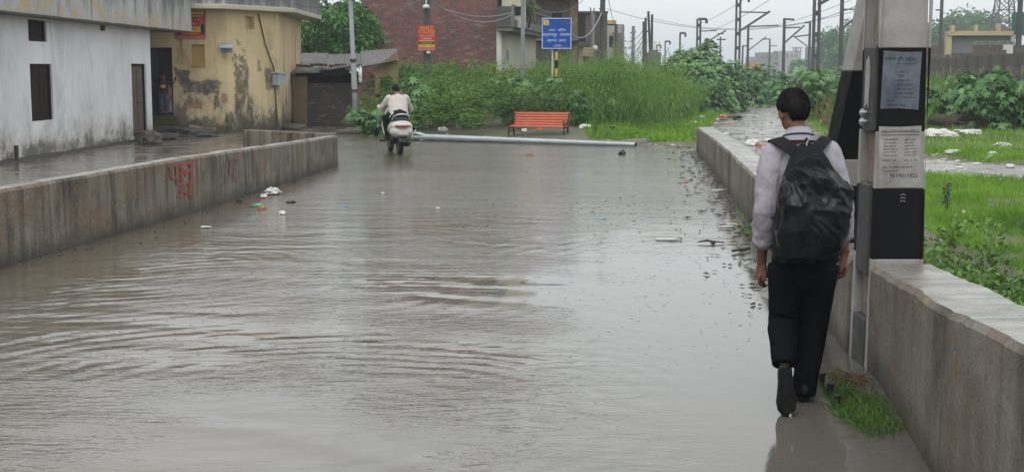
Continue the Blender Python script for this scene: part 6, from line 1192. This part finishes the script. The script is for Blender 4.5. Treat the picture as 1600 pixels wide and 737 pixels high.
for px, yb, h, sp, n, tn, lab in ((912, 203, 1.25, .7, 340, .45, 'broad leaved shrub among the weeds just right of the striped sign post'), (962, 201, .95, .55, 200, .6, 'pale broad leaved shrub above the middle of the grass patch'), (1012, 198, 1.15, .65, 300, .35, 'dark shrub standing in the weeds left of the huge bush'), (1056, 194, 1.05, .65, 280, .5, 'low shrub in front of the left foot of the huge bush'), (1120, 176, 1.4, .8, 340, .4, 'shrub between the huge bush and the refuse on the path'), (722, 203, 1.1, .6, 220, .55, 'yellowish shrub in the weeds above the middle of the fallen pole')):
    x, y = atpx(px, yb); castor(x, y, h, sp, n, lab, None, (.1, .19), tn)
bx_, by_ = 14.6, 62; x = P(1098, 100, 58).x
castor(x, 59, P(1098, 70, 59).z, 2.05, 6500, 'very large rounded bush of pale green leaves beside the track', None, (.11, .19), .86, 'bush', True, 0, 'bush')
castor(P(1165, 100, 66).x, 66, P(1165, 104, 66).z*.95, 1.2, 500, 'dark round shrub joined to the right side of the huge bush', None, (.12, .2), .35, 'bush', True, 0, 'bush')
castor(P(1048, 100, 56).x, 56, P(1048, 98, 56).z, 1.0, 500, 'round shrub at the left shoulder of the huge bush', None, (.12, .2), .55, 'bush', True, 0, 'bush')
castor(P(1205, 100, 92).x, 95, P(1205, 100, 95).z, 2.2, 700, 'hazy bush at the far end of the rubbly path', None, (.2, .34), .5, 'bush', True, 0, 'bush')
castor(P(1238, 120, 70).x, 70, P(1238, 118, 70).z, 1.8, 500, 'bush before the left end of the boundary fence', None, (.16, .26), .45, 'bush', True, 0, 'bush')
castor(P(1330, 120, 62).x, 60, P(1330, 95, 60).z, 1.4, 420, 'bush rising between the strut and the boundary fence', None, (.16, .26), .5, 'bush', True, 0, 'bush')
for px, yb, h, sp, n, lab in ((1285, 188, 1.9, 1.2, 420, 'yellowish castor thicket just behind the head of the boy'), (1318, 176, 2.0, .9, 300, 'castor plant close to the leaning strut'), (1255, 162, 1.5, .9, 240, 'castor plant beyond the path above the head of the boy'), (1215, 160, 1.2, .7, 160, 'small castor plant at the right rim of the path')):
    x, y = atpx(px, yb); castor(x, y, h, sp, n, lab, None, (.14, .24), .62)
# dry stalks
def dry():
    x, y = random.uniform(8, 13), random.uniform(37, 52); return (x, y, random.uniform(.3, 1)) if dpath(x, y) > .3 and 1262 < 800+F*x/y < 1330 else None
blade_patch(260, dry, lambda x, y: .35, 'dry_stalks', 'brown dry weed stalks behind the head of the boy', M['fdry'], (.8, 1.7), .02, .3, 'weeds')
def dry2():
    x, y = random.uniform(8.5, 12), random.uniform(56, 68); return (x, y, random.uniform(.5, 1)) if dpath(x, y) > .3 and 1140 < 800+F*x/y < 1168 else None
blade_patch(500, dry2, lambda x, y: .4, 'dry_stalks', 'reddish dry stalks at the right end of the tall weeds', M['fdry'], (.8, 1.4), .02, .25, 'weeds')
def fillw():
    y = random.uniform(34, 75); x = random.uniform(6, 27); px = 800+F*x/y
    if px < 1175 or px > 1700 or dpath(x, y) < 1.0 or mnoise.noise(Vector((x*.3, y*.3, 44))) < -.05: return None
    if y < 41 and px > 1440: return None
    return x, y, random.uniform(.4, 1)
blade_patch(15000, fillw, lambda x, y: .5+.4*mnoise.noise(Vector((x*.4, y*.4, 0))), 'weeds', 'rank green weeds growing along the boundary fence', M['fweed'], (.5, 1.3), .035, .35, 'weeds')
for px, yb, h, sp, n, lab in ((1515, 200, 1.75, 1.0, 420, 'castor plant over the left rubble mound near the fence'), (1560, 203, 1.8, 1.1, 520, 'largest castor plant with exposed pale stems above the rubble'), (1600, 203, 1.6, 1.0, 380, 'castor plant at the right edge of the picture by the fence'), (1473, 195, 1.3, .9, 260, 'green bush immediately right of the banded mast')):
    x, y = atpx(px, yb); castor(x, y, h, sp, n, lab, None, (.14, .26), .5)
g = G(1478, 335, .12); castor(g.x, g.y, .42, .07, 16, 'single upright weed stalk standing in the grass right of the mast', None, (.05, .09), .35, 'weed')
# grass tuft at the mast foot
P_ = []; g = G(1352, 640, .02)
for _ in range(3600):
    a = random.random()*6.283; r_ = random.random()**.7*(1+.45*mnoise.noise(Vector((math.cos(a)*1.6, math.sin(a)*1.6, 2)))); px_, py_ = g.x-.0+math.cos(a)*r_*.15, g.y+math.sin(a)*r_*.5
    px_ = min(px_, rightx(py_)-.0); P_.append((px_, py_, .0))
p = np.array(P_); d = np.stack([rng.normal(size=len(p))*.9-.2, rng.normal(size=len(p))*.9-.15, np.ones(len(p))*.8], 1); l = (.025+.085*rng.random(len(p)))
tag(npmesh('grass_tuft', blades(p, d, l, .006), 3, np.clip(.25+.28*rng.normal(size=len(p)), 0, 1), M['fweed']), 'dark green grass tuft at the foot of the mast and wall', 'grass', None, 'stuff')
g = G(1325, 592, .02); n = 260; p = np.stack([g.x+rng.normal(size=n)*.06, g.y+rng.normal(size=n)*.14, np.full(n, .015)], 1)
tag(npmesh('dry_grass', blades(p, np.stack([rng.normal(size=n)-.3, rng.normal(size=n), .25+.3*rng.random(n)], 1), .05+.09*rng.random(n), .005), 3, rng.random(n)*.4, M['fdry']), 'flattened dry straw beside the grass tuft', 'grass', None, 'stuff')
# trees
def tree(label, x, y, z0, h, crown, n, size, mat, tone=.5, trunk=True, name='tree', squash=.8):
    t_ = thing(name, label, 'tree', (x, y, z0)); mb = MB(); pts = [V3(0, 0, 0), V3(.1, 0, h*.3), V3(-.05, .1, h*.55)]; mb.tube(pts, [crown*.09, crown*.07, crown*.05], 8); cl = []
    nb_ = 26
    for k in range(nb_):
        d = rng.normal(size=3); d[2] = d[2]*.75+.15; d /= np.linalg.norm(d); r_ = crown*random.uniform(.45, .95); c = V3(d[0]*r_, d[1]*r_, h*.62+d[2]*r_*squash); cl.append((c, crown*random.uniform(.22, .42)))
        if k % 2 == 0: mb.tube([pts[1].lerp(pts[2], random.random()), pts[2].lerp(c, .5), c], [crown*.035, crown*.022, crown*.008], 5)
    mb.build('trunk', M['bark'], t_, smooth=True); pc, dd, tt = [], [], []
    for c, r_ in cl:
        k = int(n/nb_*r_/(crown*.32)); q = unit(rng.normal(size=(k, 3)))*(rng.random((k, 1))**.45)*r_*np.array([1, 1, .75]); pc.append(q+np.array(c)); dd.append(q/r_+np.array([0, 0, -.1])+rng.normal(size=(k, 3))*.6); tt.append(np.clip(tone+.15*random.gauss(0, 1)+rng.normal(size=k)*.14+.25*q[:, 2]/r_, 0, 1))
    pc = np.concatenate(pc); V = leafquads(pc, np.concatenate(dd), size*(.6+.8*rng.random(len(pc))), size*.45, .3); npmesh('crown', V, 4, np.concatenate(tt), mat, t_); return t_
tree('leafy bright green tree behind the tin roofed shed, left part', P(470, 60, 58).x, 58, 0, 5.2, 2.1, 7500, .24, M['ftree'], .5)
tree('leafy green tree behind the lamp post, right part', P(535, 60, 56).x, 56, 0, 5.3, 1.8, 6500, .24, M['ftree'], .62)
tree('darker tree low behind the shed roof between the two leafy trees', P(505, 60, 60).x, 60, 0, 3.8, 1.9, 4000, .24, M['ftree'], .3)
tree('dark green creeper mass on the brick house foot beside the shed', P(632, 100, 54).x, 54, -.3, 2.6, 1.1, 2400, .16, M['fweed'], .2, name='shrub')
tree('small green shrub growing on the balcony of the brick house', P(826, 15, 66).x, 65.8, 3.9, 1.5, .55, 900, .12, M['fweed'], .6, name='shrub')
for px, Yt, zp, cr, n, lab in ((1322, 150, 40, 6, 3600, 'tall hazy tree at the left edge of the banded mast'), (1345, 165, 20, 8, 3500, 'very tall pale tree hidden partly by the banded mast'), (1475, 150, 5, 5.5, 3600, 'hazy tree just right of the mast above the yellow building'), (1515, 160, 5, 6, 3800, 'broad hazy tree above the middle of the yellow framed building'), (1448, 160, 25, 6, 2000, 'hazy tree largely behind the banded mast'), (1288, 175, 84, 4, 1500, 'low hazy tree in front of the far stepped building'), (1255, 180, 92, 4, 1500, 'low hazy bush in front of the pale far buildings')):
    Yt *= 1.8; cr *= 1.8; h_ = P(px, zp, Yt).z; tree(lab, P(px, 50, Yt).x, Yt, 0, h_*.82 if h_ > 4 else 4, min(cr, h_*.5), n, 1.05, M['ftree'], .45)
# ---------------------------------------------------------------- rubble and litter
g = G(1490, 206); lump('rubble_mound', (g.x, g.y+.4, .1), (1.3, .7, .42), M['rubble'], 5, 'dark earth and rubble mound beside the banded mast', 'rubble')
g = G(1580, 208); lump('rubble_mound', (g.x, g.y+.4, .05), (1.3, .7, .42), M['rubble'], 11, 'brown rubble mound below the large castor plant', 'rubble')
def crumple(name, label, c, s, mat, seed, group=None, cat='litter', flat=.35, rz=0):
    m_ = MB(); m_.ell((0, 0, 0), (s, s*.7, s*flat), seg=14, rings=8, fn=lambda d: 1+.55*mnoise.noise(d*2.2+Vector((seed*3.1, 0, 0)))+.3*mnoise.noise(d*5+Vector((seed, 0, 9)))); m_.v = [(x, y, max(z, -s*flat*.2)) for x, y, z in m_.v]
    o = m_.build(name, mat); o.location = c; o.rotation_euler = (0, 0, rz); return tag(o, label, cat, group)
g = G(1466, 222); crumple('sack', 'white plastic sack lying right against the banded mast', (g.x, g.y, .16), .42, M['plas'], 3, None, 'sack', .4)
g = G(1510, 218); crumple('sack', 'white torn sheet on the rubble right of the plastic sack', (g.x, g.y, .16), .4, M['plas'], 7, None, 'sack', .28)
L_ = [(322, 355, .008, .07, 'plas', 'white plate shaped scrap floating near the left wall', .15), (426, 302, .03, .14, 'plas', 'white polythene bag heaped against the left wall', .5), (412, 308, .02, .07, 'plas', 'smaller white scrap just left of the polythene bag', .5), (401, 322, .02, .09, 'plasg', 'green and white wrapper floating by the left wall', .3), (409, 326, .02, .07, 'plasr', 'red wrapper scrap touching the green wrapper', .3),
 (441, 334, .01, .06, 'plas', 'white cup scrap floating out from the left wall', .6), (455, 316, .01, .1, 'stickm', 'dark leaf litter clump near the polythene bag', .2), (374, 316, .02, .05, 'mudc', 'dark clod at the foot of the left wall', .5), (1044, 374, .012, .0, 'plas', '', .1), (1071, 285, .006, .05, 'plasr', 'orange scrap floating near the curved wall', .3), (684, 325, .004, .035, 'plas', 'tiny white scrap floating mid road', .3), (538, 323, .004, .05, 'plasb', 'pale blue scrap floating left of mid road', .15), (940, 341, .003, .07, 'plasb', 'thin blue plastic film floating right of mid road', .06),
 (598, 302, .006, .035, 'plas', 'little white scrap floating below the scooter', .4), (972, 241, .02, .12, 'stickm', 'dark branch stub sticking out of the water below the end of the fallen pole', .7), (828, 242, .01, .1, 'redbr', 'reddish clod awash below the bench', .3), (692, 208, .08, .16, 'plas', 'white bag with green print lying behind the left end of the fallen pole', .6), (819, 212, .08, .1, 'plas', 'small white bag under the bench', .7), (843, 212, .07, .11, 'plasr', 'orange wrapper under the bench', .4), (914, 211, .1, .17, 'plas', 'white crumpled bag on the mud right of the bench', .6), (928, 213, .08, .14, 'mudc', 'dark rag beside the crumpled white bag', .5), (948, 212, .1, .3, 'mudc', 'dark mound of rotting litter at the grass edge', .3), (985, 214, .1, .2, 'mudc', 'small brown rag left of the grass patch tip', .25),
 (1097, 187, .12, .16, 'plasg', 'blue green polythene bag at the left side of the path', .6), (1084, 195, .12, .2, 'plas', 'white flattened carton near the far wall end', .25), (1070, 204, .1, .14, 'plas', 'pale scrap on the mud before the far wall end', .3), (1130, 186, .14, .3, 'plasr', 'orange and brown refuse pile at the side of the path', .3), (1150, 187, .14, .32, 'mudc', 'dark refuse heap right of the orange refuse', .3), (1168, 165, .14, .3, 'plas', 'white refuse sheet further up the path', .3), (1196, 148, .16, .45, 'plas', 'distant white refuse heap at the top of the path', .4), (1190, 160, .14, .4, 'mudc', 'dark refuse heap below the distant white refuse', .3),
 (1176, 228, .12, .22, 'plas', 'white and brown refuse beside the curved wall near the shoulder of the boy', .4), (1186, 232, .12, .14, 'plasr', 'orange peel scrap in the refuse near the shoulder of the boy', .3), (1200, 222, .12, .22, 'plas', 'pale sheet in the refuse left of the boy', .15), (1290, 196, .14, .25, 'redbr', 'brick lump in the grass behind the neck of the boy', .5), (1312, 206, .14, .2, 'redbr', 'brick lump in the grass near the strut', .4),
 (1488, 245, .1, .16, 'plas', 'white scrap on the far grass right of the mast', .4), (1550, 248, .1, .16, 'plas', 'round white scrap on the far grass', .5), (1567, 235, .1, .22, 'plas', 'crumpled newspaper by the right rubble mound', .3), (1530, 222, .12, .2, 'pill', 'brown board scrap left of the right rubble mound', .3), (1578, 264, .1, .1, 'plas', 'small scrap at the puddle bank on the right', .4), (1467, 312, .12, .1, 'plasg', 'turquoise bottle scrap in the grass beside the mast', .3), (1508, 345, .14, .05, 'plas', 'small white cup in the grass right of the weed stalk', .8), (1601, 310, .12, .12, 'mudc', 'dark stone on the path edge at the picture margin', .5)]
for k, (px, py, z, s, mt, lab, fl) in enumerate(L_):
    if s == 0: continue
    g = G(px, py, z*.5); zz = max(z, (gz(g.x, g.y) if g.x > rightx(g.y) or g.y > shore(g.x) else 0)+s*fl*.2); crumple('litter', lab, (g.x, g.y, zz), s, M[mt], k+1, None, 'litter', fl, random.random()*3)
def flatbit(label, px, py, w_, d_, h_, mat, rz, name='litter', z=.008, cat='litter'):
    g = G(px, py, z); m_ = MB(); m_.plate((0, 0, 0), (1, 0, 0), (0, 1, 0), blob(0, 0, w_/2, d_/2, px % 17, 22, .3), h_); o = m_.build(name, mat); o.location = (g.x, g.y, z); o.rotation_euler = (0, 0, rz); return tag(o, label, cat)
flatbit('long white flat scrap with a dark tip floating right of mid road', 1044, 374, .27, .1, .012, M['plas'], 0); flatbit('black tip piece at the end of the long white scrap', 1061, 373.5, .06, .05, .014, M['ink'], 0)
flatbit('white paper scrap near the curved wall, left one', 1134, 354, .2, .09, .008, M['plas'], .3, z=.02); flatbit('white paper scrap near the curved wall, right one touching the other', 1146, 350, .18, .08, .01, M['plas'], -.2, z=.025); flatbit('pale scrap at the foot of the curved wall further off', 1124, 297, .25, .1, .01, M['plas'], .4, z=.025)
flatbit('small tan pebble lying on top of the nearest wall', 1566, 504, .025, .03, .015, M['tan'], 0, 'pebble', .622, 'pebble')
g = G(1158, 392, .015); mb = MB(); mb.tube([V3(-.1, -.06, .01), V3(.1, .07, .015)], [.012, .014], 6); o = mb.build('stick', M['stickm']); o.location = g; tag(o, 'straight dark stick left of the hand of the boy', 'stick')
g = G(1110, 379, .01); mb = MB(); mb.tube([V3(-.13, -.01, .01), V3(-.04, .02, .02), V3(.14, -.02, .005)], [.007, .012, .006], 6); mb.ell((.02, -.05, .01), (.03, .025, .02)); o = mb.build('twig', M['stickm']); o.location = g; tag(o, 'forked dark twig lying in the shallow water left of the boy', 'twig')
# small bits washed along the walls: nobody could count them
mb = MB(); r = random.Random(5)
def bit(x, y, z, s):
    a = r.random()*6.28; c, s_ = math.cos(a), math.sin(a); l = s*r.uniform(.4, 2.2); w_ = s*r.uniform(.3, .8); h = s*r.uniform(.15, .5); mb.add([(x+c*l, y+s_*l, z), (x-s_*w_, y+c*w_, z), (x-c*l, y-s_*l, z), (x+s_*w_, y-c*w_, z), (x+r.uniform(-.3, .3)*w_, y+r.uniform(-.3, .3)*w_, z+h)], [(0, 1, 4), (1, 2, 4), (2, 3, 4), (3, 0, 4)])
for _ in range(420):
    y = 9.5+21*r.random(); o_ = abs(r.gauss(0, .28)); bit(rightx(y)-.04-o_, y, .012 if o_ > .25 else .022, r.uniform(.008, .03)*(1+y/25))
for _ in range(160):
    y = 13+12.5*r.random(); bit(lerp_path(LW, y)+.05+abs(r.gauss(0, .22)), y, .006, r.uniform(.01, .03))
for _ in range(160): bit(r.gauss(1.0, 1.2), r.gauss(17, 1.3), .004, r.uniform(.008, .02))
for _ in range(40): g = G(r.uniform(1165, 1215), r.uniform(430, 520), .01); bit(g.x, g.y, .008, r.uniform(.004, .012))
tag(mb.build('washed_up_bits', M['stickm'], fix=False), 'dark leaf and twig bits washed along the foot of the walls', 'debris', None, 'stuff')
mb = MB()
for _ in range(900):
    k = r.randrange(len(cs)-1); x, y, w_ = cs[k]
    if y > 110: continue
    bit(x+r.uniform(-1.1, 1.1)*w_, y+r.uniform(-.4, .4), max(gz(x, y), .03)+.035, r.uniform(.02, .08))
for _ in range(700):
    x = r.uniform(-4, 5); bit(x, shore(x)+abs(r.gauss(.6, .7)), gz(x, shore(x)+.6)+.01, r.uniform(.02, .07))
tag(mb.build('path_rubble', M['stone'], fix=False), 'small wet stones and scraps strewn over the path and the mud bank', 'debris', None, 'stuff')
mb = MB()
for _ in range(170):
    k = r.randrange(len(cs)-1); x, y, w_ = cs[k]
    if y > 100: continue
    u_ = r.choice((-1, 1))*r.uniform(.7, 1.2); bit(x+u_*w_, y+r.uniform(-.4, .4), max(gz(x, y), .03)+.05, r.uniform(.03, .09))
for _ in range(260):
    y = r.uniform(14, 32); x = r.uniform(4, .42*y)
    if dpath(x, y) < .9: bit(x, y, gz(x, y)+.05, r.uniform(.02, .06))
for _ in range(26): x = r.uniform(-2.5, 5); bit(x, shore(x)+abs(r.gauss(.6, .7)), .07, r.uniform(.03, .06))
tag(mb.build('paper_bits', M['plas'], fix=False), 'tiny white paper and plastic bits along the path edges', 'debris', None, 'stuff')
# iron pegs beside the mast
for k, (px, py, lab) in enumerate(((1284, 598, 'farthest of the three short dark pegs beside the mast'), (1297, 614, 'middle one of the three short dark pegs beside the mast'), (1308, 633, 'nearest of the three short dark pegs, at the grass tuft'))):
    g = G(px, py, .02); mb = MB(); mb.tube([(0, 0, -.03), (0, 0, .055)], [.017, .019], 8, round_=False); mb.tube([(0, 0, .05), (0, 0, .06)], .023, 8); o = mb.build('peg', M['iron'], bevel=.003); o.location = g; tag(o, lab, 'peg', 'pegs beside the mast')
# concrete slabs / stones near the shed and the far corner of the flood
g = G(545, 209); slab((g.x+.2, g.y, .06), (1.1, .3, .1), 0, 0, 'low kerb stone left of the foot of the lamp post')
# ---------------------------------------------------------------- haze
mb = MB(); mb.b2((-260, -12, -1), (330, 420, 42)); hz = mb.build('haze', None) if False else None
t = Nt('rain_haze'); pv = t.N('ShaderNodeVolumePrincipled'); pv.inputs['Color'].default_value = (.86, .93, 1, 1); pv.inputs['Density'].default_value = .0008; pv.inputs['Anisotropy'].default_value = .2
o_ = t.N('ShaderNodeOutputMaterial'); t.n.links.new(pv.outputs[0], o_.inputs['Volume'])
mb = MB(); mb.b2((-1000, -260, -1.2), (1200, 2700, 45)); hz = mb.build('haze', t.m); tag(hz, kind='stuff'); tag(hz, 'pale rain haze hanging over the far rooftops', 'haze')

for o in list(bpy.data.objects):
    if o.parent is None and o.get('label') and not o.get('kind'): o['kind'] = 'thing'
